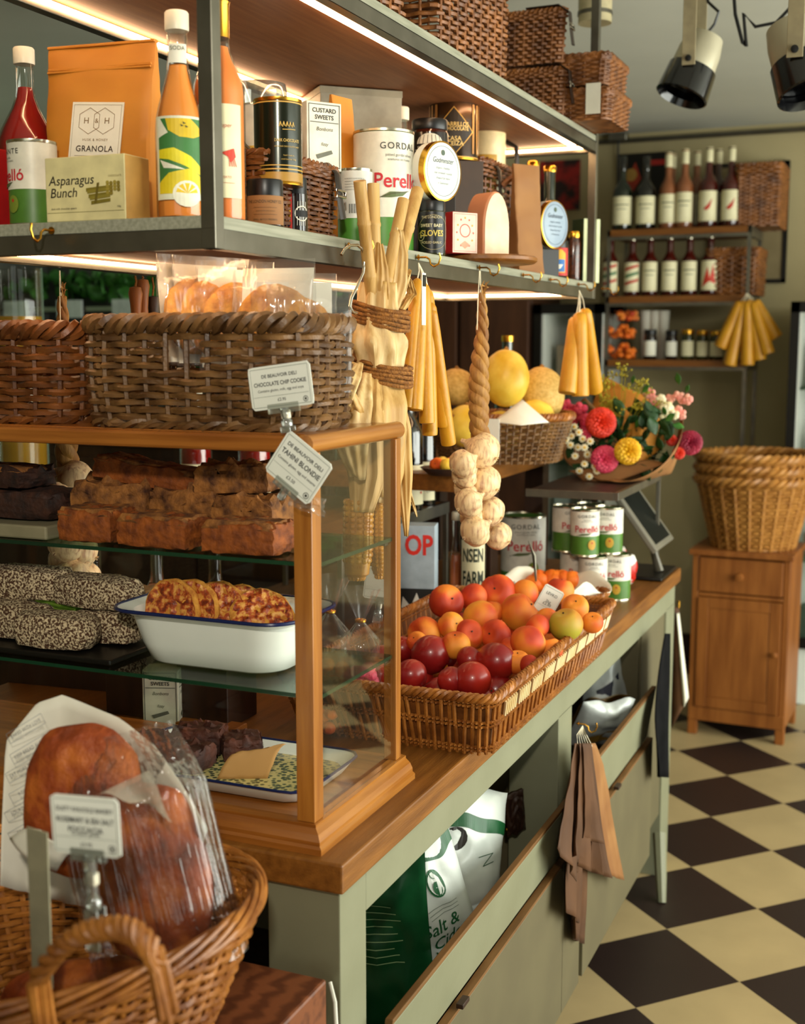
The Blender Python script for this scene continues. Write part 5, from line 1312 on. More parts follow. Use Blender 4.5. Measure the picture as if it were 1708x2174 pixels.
    # woven band of the long front side, its white glints painted as pale rods
m2 = MB()
rb = basket_ring(.168, .358, .018, RH, .12)
def front_u(y):       # perimeter fraction on the +X side
    best = min(range(400), key=lambda k: abs(rb(k / 400, .5)[0].y - y) + (9 if rb(k / 400, .5)[0].x < .1 else 0)); return best / 400
ua, ub = front_u(-.33), front_u(.33)
for i in range(66):
    if i % 7 == 6: continue
    u = ua + (ub - ua) * i / 65
    a, b = rb(u, .60), rb(u + .0006, .84)
    m2.tube([a[0] + a[1] * .0062, b[0] + b[1] * .0062], .0042, 6, flatten=.5)
m2.build('glint_band', 'glint_cane', pb_)
MB().mm((-.16, -.34, .002), (.16, .34, .010)).build('base', 'wicker_honey', pb_, smooth=False)
FR = ((947, 1278, 37, 'peach', 'large orange peach at the back left corner of the pile'), (1056, 1258, 39, 'peach', 'large red-orange peach at the top of the pile, furthest back'), (1102, 1301, 41, 'peach_gold', 'large golden peach in front of the topmost one'),
      (1188, 1254, 30, 'peach', 'round peach at the far right behind the tilted price card'), (1220, 1290, 29, 'peach_gold', 'pale pinkish peach right of the price card'), (1201, 1326, 36, 'peach_green', 'green-yellow peach right beside the clip of the price card'),
      (1019, 1311, 37, 'peach_gold', 'yellow peach half hidden below the topmost red-orange one'), (1051, 1348, 33, 'peach', 'deep red-orange peach in the middle of the pile'), (994, 1348, 33, 'peach', 'glossy orange peach left of the pile centre'),
      (957, 1328, 29, 'peach_gold', 'small yellow peach at the left behind the glossy orange one'), (900, 1345, 36, 'peach_gold', 'orange and yellow peach at the left rim'), (967, 1370, 31, 'peach_gold', 'long yellow peach above the dark nectarines'),
      (1120, 1365, 38, 'peach', 'half gold, half red peach at the right of the pile'), (1086, 1380, 28, 'peach', 'orange peach behind the red nectarine at the front'), (914, 1390, 42, 'nectarine', 'dark purple nectarine, left of the front row'),
      (853, 1378, 28, 'nectarine', 'dark nectarine beside the corner post of the bread case'), (872, 1434, 35, 'nectarine', 'purple nectarine in the near left corner of the tray'), (957, 1444, 29, 'nectarine', 'dark nectarine behind the oval one at the near edge'),
      (1002, 1444, 40, 'nectarine', 'oval dark nectarine at the near edge of the tray'), (1054, 1404, 42, 'nectarine', 'big red nectarine at the front of the pile'), (1098, 1406, 27, 'peach', 'small orange peach right of the big red nectarine'),
      (1166, 1380, 28, 'peach', 'peach low at the right rim below the green-yellow one'), (1124, 1412, 22, 'peach', 'smallest orange peach by the right rim'), (996, 1400, 28, 'nectarine', 'red fruit tucked between the front nectarines'),
      (1257, 1322, 23, 'peach', 'orange peach in the far right corner of the tray'), (1114, 1258, 28, 'peach', 'orange peach behind the topmost one, right'), (1004, 1268, 30, 'peach', 'dark orange peach left of the topmost one'),
      (884, 1362, 22, 'peach_gold', 'pale yellow peach under the left orange one'), (808, 1434, 30, 'nectarine', 'dark nectarine seen through the case glass, lower'), (812, 1394, 26, 'nectarine', 'dark nectarine seen through the case glass, upper'),
      (1161, 1318, 27, 'peach', 'red-orange peach under the tilted price card'), (1045, 1300, 24, 'peach', 'shaded peach deep in the pile below the top one'), (1140, 1330, 26, 'peach', 'orange peach between the golden and the green-yellow one'))
def fruit(label, c, r, mat, k, name='peach', group='peaches and nectarines in the wicker tray', cat='fruit'):
    t = thing(name, label, cat, c, group=group)
    R = random.Random(k * 3 + 1); t.rotation_euler = (R.uniform(-1.2, 1.2), R.uniform(-1.2, 1.2), R.uniform(0, 6))
    def f(q, d):
        a = atan2(d.y, d.x); e = 1 - .07 * math.exp(-(a / .22) ** 2) * (1 - abs(d.z)) ** .3
        p = d * r * e; p.z *= .95
        if d.z > .8: p.z -= r * .22 * ((d.z - .8) / .2) ** 1.5
        return p
    MB().blob((1, 1, 1), 28, fn=f).build('flesh', mat, t)
    m = MB(); m.lathe([(r * .06, r * .70), (r * .05, r * .80), (0, r * .82)], 8); m.build('stem_scar', 'dark_wood', t)
    return t
for k, (x, y, rp, mt, lb) in enumerate(FR):
    z = ZT + (.085 if y > 1425 else .095 if y > 1370 else .112 if y > 1335 else .128 if y > 1290 else .145)
    c = at(x, y, Z=z)
    for _ in range(12):      # keep it inside the tray
        if c.y > BCY + .335 or c.x < BCX - .20: z += .008; c = at(x, y, Z=z)
    fruit(lb, c, rp * mpp(c) * 1.02, mt, k, name='nectarine' if mt == 'nectarine' else 'peach')
# a hidden layer that carries the pile
low = 0
for i in range(4):
    for j in range(9):
        c = V((BCX - .12 + .075 * i, BCY - .29 + .073 * j, ZT + .045)); low += 1
        fruit('peach in the lowest layer of the tray, mostly buried under the others', c, .034, ('peach', 'peach_gold', 'nectarine')[(i + j) % 3 if j > 2 else 2], 100 + low)
q = at(1163, 1277, Y=2.30)
ticket('small tilted price card standing among the peaches', V((q.x, 2.30, q.z)), .042, .060, (('LEVKO', .25, .13, .004), ('2kg', 0, .13, 0), ('£2.50', -.1, .13, 0)), rz=.35, roll=.5, tilt=-.1, clip=.035)
q = at(1208, 1372, X=-.625)
tag(MB().mm((-.006, -.004, -.03), (.006, .004, .03)).tube([(0, 0, .03), (.004, 0, .045)], .006, 8).mm((-.010, .006, -.026), (.010, .009, .02)).build('plastic_clip', 'acrylic', None, V((-.622, q.y, q.z)), bevel=.002), 'clear plastic clip on the right rim of the peach tray', 'clip')
# ================================================================== stands on the worktop and what they carry
SX0 = -1.12
sa = thing('steel_stand', 'low steel framed wooden stand behind the corn bunch carrying the wine bottles', 'stand', (SX0, 2.30, ZT))
def lp(name, a, b, m, par, org): return MB().mm([a[i] - org[i] for i in range(3)], [b[i] - org[i] for i in range(3)]).build(name, m, par, smooth=False, bevel=.001)
O = (SX0, 2.30, ZT); ZA = 1.150
lp('board', (-1.6, 2.31, ZA - .012), (SX0 - .012, 2.92, ZA), 'oak', sa, O)
for a, b in (((SX0 - .012, 2.30, ZA - .028), (SX0, 2.93, ZA + .001)), ((-1.6, 2.30, ZA - .028), (SX0 - .012, 2.31, ZA + .001)), ((-1.6, 2.92, ZA - .028), (SX0 - .012, 2.93, ZA + .001))): lp('rail', a, b, 'steel_light', sa, O)
for x, y in ((SX0 - .013, 2.915), (SX0 - .013, 2.302), (-1.6, 2.302), (-1.6, 2.915)): lp('leg', (x, y, ZT), (x + .012, y + .012, ZA - .028), 'steel_light', sa, O)
PX = -1.0; pr_ = thing('wooden_riser', 'thick oak plank riser under the melon basket', 'stand', (PX, 2.66, ZT)); O = (PX, 2.66, ZT); ZP = 1.250
lp('plank', (-1.42, 2.66, ZP - .040), (PX, 3.56, ZP), 'oak', pr_, O)
for x, y in ((PX - .08, 3.44), (PX - .08, 2.98), (-1.40, 2.98), (-1.40, 3.44)): lp('leg', (x, y, ZT), (x + .055, y + .06, ZP - .04), 'dark_wood', pr_, O)
rs = thing('steel_riser', 'open steel riser carrying the flower bouquet above the small olive cans', 'stand', (-.70, 3.0, ZT)); O = (-.70, 3.0, ZT); ZRS = 1.185
lp('board', (-.93, 3.005, ZRS - .016), (-.712, 3.52, ZRS - .001), 'dark_wood', rs, O)
for a, b in (((-.712, 3.0, ZRS - .020), (-.70, 3.53, ZRS)), ((-.94, 3.0, ZRS - .020), (-.712, 3.005, ZRS)), ((-.94, 3.52, ZRS - .020), (-.712, 3.53, ZRS))): lp('rail', a, b, 'steel_light', rs, O)
for x, y in ((-.712, 3.518), (-.94, 3.518), (-.865, 3.23)): lp('leg', (x, y, ZT), (x + .011, y + .011, ZRS - .02), 'steel_light', rs, O)

def B(px0, px1, ytop, X, z, **k):
    c, w_, zt = fit(px0, px1, ytop, X=X); return V((c.x, c.y, z)), w_ / 2, zt - z
p, r, h = B(871, 925, 770, -1.16, ZA); p.y = min(p.y, 2.88)
def face_art(P, w_, h):
    P.line([(-w_ * .2, h * .1), (-w_ * .05, h * .3), (w_ * .1, h * .22), (w_ * .2, h * .3), (w_ * .22, h * .05), (w_ * .3, -h * .05), (w_ * .2, -h * .1), (w_ * .22, -h * .25), (0, -h * .3), (-w_ * .1, -h * .2)], w_ * .015, '3A3A34')
    P.line([(w_ * .02, -h * .08), (w_ * .14, -h * .02)], w_ * .015, '3A3A34')
bottle('black wine bottle with a cream label bearing a line drawing, on the steel stand', p, r * 1.05, .31, 'bottle_black', .014, .6, .78, lab=(.05, .36), lab_col='cream_label', pr=face_art, lw=r * 1.5, name='wine_bottle', rz=FACE_CAM(p) + .35)
p2 = V((p.x + .0, p.y - .095, ZA))
def dots(P, w_, h):
    for k, (x, y) in enumerate(((.1, .3), (.2, .1), (.05, -.05), (.22, -.2))): P.disc(w_ * x, h * y, w_ * .04, 'C83A2A')
bottle('black wine bottle with red dots on its label, half hidden by the corn husks', p2, .036, .31, 'bottle_black', .014, .6, .78, lab=(.05, .36), lab_col='cream_label', pr=dots, name='wine_bottle', rz=FACE_CAM(p2) + .5)
p, r, h = B(953, 1016, 640, -1.30, ZA); p.y = min(p.y, 2.86)
bottle('amber brandy bottle with white foil neck behind the garlic braid', p, r, h, None, .016, .5, .66, 'liquid_rose', .60, foil=('white_cap', .72), name='brandy_bottle')
for px0, px1, yt, lb in ((722, 752, 715, 'dark green bottle with gold cap right behind the cookie basket'), (836, 864, 716, 'dark green bottle with gold cap between the corn and the candles'), (1062, 1092, 714, 'dark green bottle with gold cap behind the yellow melon')):
    p, r, h = B(px0, px1, yt, -1.42, ZP if px0 > 900 else ZA)
    if px0 > 900: p = atd(1077, 715, 3.52); h = p.z - ZP; p.z = ZP
    bottle(lb, p, .037, h, 'bottle_green', .0155, .5, .72, cap='gold_foil', cap_h=.014, cap_r=.018, name='green_bottle')
# red-labelled bottles and swing-top lemonades behind the bread case
for k, (x0, x1, lb) in enumerate(((370, 462, 'red cordial bottle with a white label seen above the loaf cakes, left'), (505, 576, 'red cordial bottle with a white label seen above the loaf cakes, right'))):
    q = at((x0 + x1) / 2, 985, Y=2.45 + .05 * k)
    bottle(lb, V((q.x, q.y, ZA)), .038, .30, None, .014, .5, .75, 'liquid_red', .74, cap='white_cap', lab=(.14, .42), name='cordial_bottle')
def swing(label, px, Y, liq, r, h, taper=False):
    q = at(px, 1300, Y=Y); p = V((q.x, Y, ZT))
    t = bottle(label, p, r, h, None, .013, .42 if not taper else .08, .72, liq, .62, name='swing_top_bottle')
    MB().lathe([(.011, h), (.014, h + .004), (.012, h + .016), (0, h + .018)], 16).build('stopper', 'white_cap', t)
    MB().tube([(-.016, 0, h - .03), (-.019, -.012, h - .012), (-.012, -.02, h + .004), (.012, -.02, h + .004), (.019, -.012, h - .012), (.016, 0, h - .03)], .0015, 6).build('wire_bail', 'steel_bright', t)
swing('swing-top bottle of pink lemonade behind the coconut cakes', 335, 2.12, 'liquid_pink', .042, .25)
swing('cone-shaped swing-top bottle of amber drink behind the enamel dish', 458, 2.15, 'liquid_amber', .05, .26, True)
swing('clear swing-top bottle behind the left edge of the coconut cakes', 205, 2.12, 'liquid_pink', .036, .25)
# veg crate with beans and potatoes
vc = thing('veg_crate', 'wooden crate of green beans behind the bread case', 'crate', V((-1.43, 1.98, ZT)), .1)
for a, b in (((-.20, -.12, 0), (.2, -.11, .10)), ((-.20, .11, 0), (.2, .12, .10)), ((-.20, -.11, 0), (-.19, .11, .10)), ((.19, -.11, 0), (.2, .11, .10)), ((-.19, -.11, 0), (.19, .11, .01))): MB().mm(a, b).build('side_panel', 'dark_wood', vc, smooth=False, bevel=.001)
R = random.Random(5); m = MB()
for k in range(170):
    x, y, z = R.uniform(-.16, .16), R.uniform(-.09, .09), R.uniform(.06, .15); a = R.uniform(-.7, .7); l = R.uniform(.05, .08)
    m.tube([(x - l * cos(a), y - l * sin(a) * .5, z - .01), (x, y, z + R.uniform(0, .02)), (x + l * cos(a), y + l * sin(a) * .5, z - .01)], .0042, 6)
gbn = m.build('green_beans', 'bean_green', None, V((-1.43, 1.98, ZT + .0)), ); gbn.rotation_euler.z = .1
tag(gbn, 'heap of green beans in the crate behind the bread case', 'beans', kind='stuff')
for k, (x, y, lb) in enumerate(((-1.27, 1.80, 'brown potato left of the amber cone bottle behind the case'), (-1.12, 1.80, 'brown potato right of the amber cone bottle behind the case'))):
    t = MB().blob((.045, .036, .034), 22, .25, 2, seed=k, M=TR(0, 0, .034)).build('potato', 'potato', None, V((x, y, ZT + .16)))
    tag(t, lb, 'potato')
    tag(MB().mm((-.05, -.05, 0), (.05, .05, .159)).build('display_block', 'dark_wood', None, V((x, y, ZT)), smooth=False, bevel=.002), 'dark block under the ' + lb.replace('brown ', '').replace(' behind the case', ''), 'display block')
p = at(372, 1525, Z=ZT)
carton('small white printed sweets carton standing behind the bread case', V((-1.19, 1.80 - .06, ZT)), .062, .05, .10, 'E4DEC4', .35, sweets, sweets, name='sweet_carton')
tag(MB().mm((-.06, -.02, 0), (.06, .02, .012)).build('wood_offcut', 'pine', None, V((-1.10, 1.745, ZT)), smooth=False, bevel=.002), 'flat wooden block beside the sweets carton behind the case', 'wood block')
# clear gift bags of sweets with tied necks
def gift_bag(label, px, Y, h, r, fill):
    q = at(px, 1300, Y=Y); t = thing('sweet_bag', label, 'bag of sweets', V((q.x, Y, ZT)))
    def f(u, v):
        a = 2 * pi * u
        k = (.9 + .12 * sin(pi * v / .62)) if v < .62 else max(.16, 1 - (v - .62) * 5.5) if v < .78 else .16 + (v - .78) * 3.2
        k *= 1 + (.12 if v > .6 else .05) * cos(a * 5 + 4 * v) + .06 * NZ.noise(V((cos(a) * 3, sin(a) * 3, v * 8)))
        return (r * k * cos(a), r * .8 * k * sin(a), h * v)
    MB().grid(f, 40, 30, cu=True).build('film', 'cellophane', t)
    MB().tube([(.2 * r * cos(2 * pi * i / 16), .18 * r * sin(2 * pi * i / 16), h * .78) for i in range(16)], .003, 6, closed=True).build('tie', 'gold_foil', t)
    m = MB(); R = random.Random(int(px))
    for i in range(26):
        a = R.uniform(0, 2 * pi); d = r * .72 * sqrt(R.random()); m.blob((.013, .013, .011), 8, M=TR(d * cos(a), d * sin(a) * .8, .012 + R.random() * h * .42))
    s_ = m.build('sweets', fill, t); s_['kind'] = 'stuff'
gift_bag('tied clear bag of sweets behind the case, left of the corn cobs', 700, 1.80, .27, .038, 'apricot')
gift_bag('tied clear bag of pink sweets behind the case, below the corn cobs', 765, 1.82, .25, .036, 'flower_pink')
q = at(808, 1240, Y=1.96)
ticket('white price card behind the corner post, on the left rim of the peach tray', V((q.x, 1.96, q.z)), .060, .058, (), rz=.2, roll=.12, clip=.04)
# things between the peach tray and the stands
p = V((-1.0, 2.62, ZT)); q0, q1 = at(850, 1240, Y=2.62), at(918, 1240, Y=2.62); zt_ = at(880, 1112, Y=2.62).z
def pop(P, w_, h):
    P.rect(-w_ * .5, -h * .5, w_ * .5, -h * .12, '1A1A18'); P.text('OP', w_ * .1, h * .30, h * .27, 'D2281C', .03, maxw=w_ * .7)
    P.poly([(-w_ * .4, -h * .5), (-w_ * .3, -h * .2), (-w_ * .1, -h * .3), (w_ * .05, -h * .16), (w_ * .2, -h * .32), (w_ * .4, -h * .22), (w_ * .45, -h * .5)], 'E6E4DA')
carton('pale blue packet with large red lettering right of the case corner post', V(((q0.x + q1.x) / 2, 2.62, ZT)), abs(q1.x - q0.x) * 1.15, .06, zt_ - ZT, 'A4B2BC', .25, pop, name='snack_packet', cat='packet')
p, r, h = B(978, 1032, 1040, -.985, ZT)
def farm(P, w_, h):
    P.text('NSEN', 0, h * .3, h * .24, '24301E', .02, maxw=w_ * .8); P.text('FARM', 0, 0, h * .26, '24301E', .02, maxw=w_ * .8); P.text('NWN', 0, -h * .32, h * .26, '24301E', .02, maxw=w_ * .8)
bottle('dark bottle with big black letters on a cream label behind the peach tray', p, r * 1.02, h, 'bottle_black', .013, .72, .86, cap='black_plastic', lab=(.02, .62), pr=farm, lw=r * 2.2, name='sauce_bottle', rz=FACE_CAM(p))
p, r, h = B(953, 984, 1090, -1.03, ZT)
bottle('slim clear bottle of pink drink left of the dark lettered bottle', p, r * 1.05, h, None, .009, .5, .75, 'liquid_pink', .6, cap='white_cap', cap_h=.016, cap_r=.011, name='cordial_bottle')
p, r, h = B(1064, 1158, 1092, -1.0, ZT)
tin('large white gordal olive tin standing behind the apricot basket', p, r, h, flat('4E8A2E', .4), [(.22, .975, 'E2DED0')], lambda P, r_, hh: perello(P, r_, hh, 'GORDAL', 'pitted gordal olives'), rz=FACE_CAM(p) + .12)
# eight small olive cans, two tiers of four
c0 = V((-.768, 3.03, ZT)); e1, e2 = V((.0465, .061, 0)), V((-.061, .0465, 0)); CR, CH = .0362, .119
can0 = tin('', c0, CR, CH, flat('4E7A2A', .4), [(.44, .975, 'E4E0D2')], lambda P, r_, hh: perello(P, r_, hh, 'GORDAL', 'manzanilla', gherkin='C89A2C'), rz=FACE_CAM(c0) + .1, name='olive_can', group='small olive cans stacked behind the apricots')
can0['label'] = 'small olive can in the lower tier, nearest, behind the apricot basket'
nm = {(0, 0): 'nearest', (1, 0): 'at the right end beside the tablet', (0, 1): 'at the left beside the big gordal tin', (1, 1): 'at the back'}
for tier in (0, 1):
    for i in (0, 1):
        for j in (0, 1):
            if tier == 0 and i == 0 and j == 0: continue
            d = V((-.022, -.004, 0)) if tier else V((0, 0, 0))
            dup(can0, c0 + e1 * i + e2 * j + d + V((0, 0, (CH + .0008) * tier)), (0, 0, FACE_CAM(c0) + (.1, -.35, .5, .9)[i + 2 * j] + .08 * tier),
                'olive can in the %s tier, %s' % (('lower', 'upper')[tier], nm[(i, j)]) + (', top one' if False else ''))
# tablet till on its stand
xb = -.668; ql = at(1395, 1170, X=xb); y0 = ql.y; y1 = at(1431, 1145, X=xb).y; qt = at(1303, 1038, Y=y0)
tb_ = thing('tablet_till', 'tilted tablet till in a grey case at the far corner of the worktop', 'tablet', (xb, y0, ZT))
bv, tv = V((0, 0, ql.z - ZT)), V((qt.x - xb, 0, qt.z - ZT)); d = (tv - bv); n_ = V((-d.z, 0, d.x)).normalized() * -1
if n_.x < 0: n_ = -n_
Wd = y1 - y0
def slab(a0, a1, b0, b1, t0, t1):
    mb = MB(); mb.v = [tuple(bv + d * a + V((0, Wd * b, 0)) + n_ * t) for t in (t0, t1) for a, b in ((a0, b0), (a1, b0), (a1, b1), (a0, b1))]
    mb.f = [(0, 1, 2, 3), (4, 5, 6, 7), (0, 1, 5, 4), (1, 2, 6, 5), (2, 3, 7, 6), (3, 0, 4, 7)]; return mb
slab(0, 1, 0, 1, -.018, 0).build('case', 'till_case', tb_, smooth=False, bevel=.005, seg=3)
slab(.08, .92, .1, .9, .0002, .001).build('screen', pbr('screen_glass', '121614', rough=.4, spec=.08), tb_, smooth=False)
mid = bv + d * .35 + V((0, Wd * .5, 0)) - n_ * .012
MB().tube([mid, V((mid.x + .02, mid.y, .06)), V((mid.x + .035, mid.y, .012))], [.016, .014, .018], 10, flatten=.6).build('stand_arm', 'till_case', tb_)
MB().box((mid.x - .02, Wd * .5, .006), (.17, Wd * .9, .010)).build('stand_foot', 'black_metal', tb_, bevel=.004)
q = at(1358, 1195, Z=ZT)
jar('small cream jar with a dark lid beneath the tilted tablet', V((-.80, 3.30, ZT)), .03, .075, flat('D2C29A', .4), 'black_plastic', .015, (.1, .7), 'cream_label')
tag(MB().blob((.05, .03, .055), 18, .2, 3, seed=2, M=TR(0, 0, .055)).build('sweet_wrapper_bag', pbr('red_white_foil', 'C8281E', 'E8E4DA', sc=30, rough=.3, lo=.48, hi=.52), None, V((-.745, 3.215, ZT + .001))), 'crumpled red and white packet between the olive cans and the tablet', 'packet')
# apricot basket with white paper
ac = V((-.80, 2.755, ZT + .001)); ab = thing('apricot_basket', 'small wicker basket lined with white paper and filled with apricots', 'basket', ac, -.35)
ring = basket_ring(.098, .085, .05, .075, .22)
m = MB(); weave(m, ring, 9, 40, .0036, .003, sub=2, seed=8); stakes_(m, ring, 40, .0025); braid(m, ring, 1.0, .0035, .004, 26, m=240); m.build('basket_body', 'wicker_honey', ab)
def liner(u, v):
    a = 2 * pi * u; x, y, nx, ny = rrect(.098, .085, .05)(u); k = .92 + .34 * v + .06 * v * sin(a * 5) + .05 * v * NZ.noise(V((cos(a) * 2, sin(a) * 2, 3)))
    return (x * k, y * k, .012 + .085 * v + .018 * v * sin(a * 4 + 1) + .012 * v * NZ.noise(V((cos(a) * 3, sin(a) * 3, 7))))
lnr = MB().grid(liner, 64, 8, cu=True).build('paper_liner', 'paper_white', ab, solid=.0006)
for k, (x, y, lb) in enumerate(((1124, 1212, 'dark orange apricot at the left of the basket'), (1176, 1206, 'apricot at the back middle of the basket'), (1150, 1228, 'apricot in the left middle of the basket'), (1184, 1222, 'apricot in the centre of the basket'), (1228, 1208, 'large apricot at the back right of the basket'),
                                (1222, 1230, 'apricot at the front right of the basket'), (1254, 1204, 'apricot in the far right corner of the basket'), (1106, 1226, 'small apricot at the left end of the basket'), (1132, 1240, 'apricot at the front left of the basket'), (1200, 1216, 'apricot tucked between two others in the middle'), (1250, 1222, 'apricot low at the right end of the basket'))):
    c = at(x, y, Z=ZT + .085 - (.012 if y > 1222 else 0))
    for _ in range(14):
        if (c - ac).to_2d().length > .105: c = c + (ac.to_2d() - c.to_2d()).to_3d() * .08
    fruit(lb, c, .0245, 'apricot', 300 + k, name='apricot', group='apricots in the paper-lined basket')
for k in range(6):
    fruit('apricot buried at the bottom of the paper-lined basket', ac + V((.05 * cos(k * pi / 3), .045 * sin(k * pi / 3), .038)), .024, 'apricot', 330 + k, name='apricot', group='buried apricots')
kn = thing('fruit_knife', 'small dark-bladed label spike standing in the apricot basket', 'label spike', at(1138, 1180, Y=2.73))
MB().tube([(0, 0, -.06), (-.006, 0, 0), (-.02, 0, .035)], [.004, .008, .001], 6, flatten=.3).build('blade', 'steel', kn)
# melon basket
mbx = thing('melon_basket', 'oval wicker basket of melons on the oak plank', 'basket', (-1.02, 3.03, ZP + .001), YAW)
ring = basket_ring(.148, .10, .095, .118, .24)
m = MB(); weave(m, ring, 13, 56, .0042, .0036, sub=2, seed=12); stakes_(m, ring, 56, .003); m.build('basket_body', 'wicker_grey', mbx)
m = MB(); braid(m, ring, 1.0, .0052, .006, 34, m=340, flat_=1.1); m.build('rim', 'wicker_honey', mbx)
MB().prism([rrect(.143, .095, .09)(k / 40)[:2] for k in range(40)], .006).build('base', 'wicker_brown', mbx)
def melon(label, px, py, rp, X, mat, el=1.0, name='melon'):
    c = atd(px, py, X); r = rp * mpp(c); t = thing(name, label, 'melon', c, group='melons in the oval basket')
    MB().blob((r, r, r * el), 36, .02, 2, seed=px).build('rind', mat, t)
    MB().tube([(0, 0, r * el * .98), (.004, 0, r * el * 1.06)], [.006, .005], 8).build('stem', 'garlic_stem', t)
melon('biggest bright yellow melon at the top of the oval basket', 1073, 803, 50, 3.13, 'melon_yellow', 1.22)
melon('pale netted melon at the right end of the oval basket', 1148, 838, 50, 3.20, 'melon_net', 1.18)
melon('shaded netted melon at the left end, behind the candles', 968, 822, 40, 3.20, 'melon_net', 1.0)
melon('yellow melon low in the basket, below the netted right one', 1134, 892, 44, 3.16, 'melon_yellow', 1.0)
melon('yellow melon low in the basket, left of the garlic braid', 990, 905, 46, 3.10, 'melon_yellow', 1.0)
melon('yellow melon behind the garlic braid in the basket', 1062, 916, 44, 3.16, 'melon_yellow', 1.0)
q = atd(1105, 880, 2.97); w3 = [atd(1045, 896, 2.98) - q, atd(1108, 848, 3.0) - q, atd(1165, 897, 2.99) - q, atd(1105, 903, 2.955) - q]
tag(MB().grid(lambda u, v: (w3[0].lerp(w3[1], u)).lerp(w3[3].lerp(w3[2], u), v) + V((0, -.012 * sin(pi * u) * sin(pi * v), 0)), 12, 8).build('white_paper', 'paper_white', None, q, solid=.0006), 'sheet of white paper tucked over the front melons in the oval basket', 'paper')
q = atd(1028, 920, 2.86)
tag(MB().mm((-.030, -.0008, -.034), (.036, .0008, .034)).build('white_card', 'card_white', None, q, smooth=False), 'plain white card hanging on the front of the melon basket behind the garlic', 'card')
fd = thing('plum_dish', 'shallow dish of small yellow plums at the left of the oak plank', 'dish', V((*at(943, 1008, Z=ZP).to_2d(), ZP)))
MB().lathe([(0, .0), (.035, 0), (.055, .016), (.057, .018), (.052, .018), (.034, .005), (0, .005)], 28).build('dish_body', 'dark_wood', fd)
for k, (dx, dy, m_, lb) in enumerate(((-.015, -.012, 'apricot', 'orange plum at the left of the small dish'), (.014, -.02, 'melon_yellow', 'yellow plum at the front of the small dish'), (.012, .012, 'apricot', 'orange plum at the right of the small dish'), (-.012, .018, 'melon_yellow', 'yellow plum at the back of the small dish'))):
    fruit(lb, fd.location + V((dx, dy, .024)), .017, m_, 350 + k, name='plum', group='plums in the small dish')

# ================================================================== flower bouquet in kraft paper
bc = at(1310, 925, Y=3.32); bq = thing('flower_bouquet', 'mixed flower bouquet wrapped in brown kraft paper on the steel riser', 'bouquet', bc)
def W(px, py, Y=3.30): return at(px, py, Y=Y) - bc
ax = (at(1400, 1010, Y=3.58) - bc)
tv_ = V((0, 0, ZRS + .02 - bc.z))
def wrap(u, v):
    a = -2.4 + 4.6 * u; r = .02 + .125 * v ** .9; s_ = 1 + .12 * sin(3 * a) * v
    side = ax.cross(V((0, 0, 1))).normalized(); up = side.cross(ax).normalized()
    c = ax * (1 - v)
    p = c + side * (r * 1.25 * s_ * cos(a - pi / 2)) + up * (r * s_ * sin(a - pi / 2)) - ax.normalized() * (.05 * v * sin(a * 2 + 1))
    p.z = max(p.z, tv_.z - .018 + .006 * sin(9 * a) * v); return p
MB().grid(wrap, 60, 14).build('paper_wrap', 'kraft_pale', bq, solid=.0012)
def fold(pts, mat='kraft'):
    MB().grid(lambda u, v: (pts[0].lerp(pts[1], u)).lerp(pts[3].lerp(pts[2], u), v) + V((0, 0, .012 * sin(pi * u))) + V((0, -.015 * sin(pi * v), 0)), 10, 10).build('paper_fold', mat, bq, solid=.001)
fold([W(1330, 1012, 3.26), W(1345, 870, 3.36), W(1392, 868, 3.42), W(1412, 945, 3.38)])
fold([W(1205, 1000, 3.27), W(1250, 1042, 3.24), W(1412, 985, 3.30), W(1335, 985, 3.30)], 'kraft_pale')
fold([W(1240, 905, 3.45), W(1285, 800, 3.5), W(1390, 850, 3.5), W(1380, 940, 3.45)])
def dahlia(px, py, rp, mat, Y=3.28, layers=5, name='flower'):
    c = W(px, py, Y); r = rp * mpp(bc); m = MB(); to = (CAM - (bc + c)).normalized()
    Q = to.to_track_quat('Z', 'Y').to_matrix().to_4x4(); M0 = TR(*c) @ Q
    N_ = 26 * layers; GA = pi * (3 - sqrt(5)); R = random.Random(px)
    for k in range(N_):
        zz = 1 - 1.25 * (k + .5) / N_; th = math.acos(max(-1, min(1, zz))); ph = GA * k
        d = V((sin(th) * cos(ph), sin(th) * sin(ph), cos(th) * .75))
        Qd = d.to_track_quat('Z', 'Y').to_matrix().to_4x4(); s_ = .75 + .35 * sin(th)
        m.blob((r * .15 * s_, r * .055, r * .30 * s_), 7, M=M0 @ TR(*(d * r * .68)) @ Qd @ RZ(R.uniform(-.3, .3)) @ RX(.35))
    m.blob((r * .55, r * .55, r * .40), 12, M=M0)
    m.build(name, mat, bq)
dahlia(1275, 897, 33, 'flower_red', 3.25, 6); dahlia(1283, 975, 30, 'flower_pink', 3.24); dahlia(1332, 958, 29, 'flower_yellow', 3.23, 4); dahlia(1464, 940, 27, 'flower_wine', 3.36, 6); dahlia(1440, 962, 14, 'flower_red', 3.34, 3)
dahlia(1425, 935, 13, 'flower_red', 3.34, 3)
def sprig(pts, rp, mat, Y, name='flower_spike'):
    m = MB(); R = random.Random(pts[0][0])
    for (x, y) in pts:
        c = W(x, y, Y + R.uniform(-.01, .01)); r = rp * mpp(bc) * R.uniform(.8, 1.15)
        for k in range(5):
            a = 2 * pi * k / 5 + R.random(); m.blob((r * .62, r * .34, r * .55), 8, M=TR(*c) @ RY(a) @ TR(r * .5, 0, 0))
        m.blob((r * .4,) * 3, 8, M=TR(*c))
    m.build(name, mat, bq)
sprig([(1200, 860), (1212, 872), (1226, 880), (1216, 892), (1232, 868), (1238, 890), (1205, 880), (1244, 905), (1244, 925)], 13, 'flower_pink', 3.27)
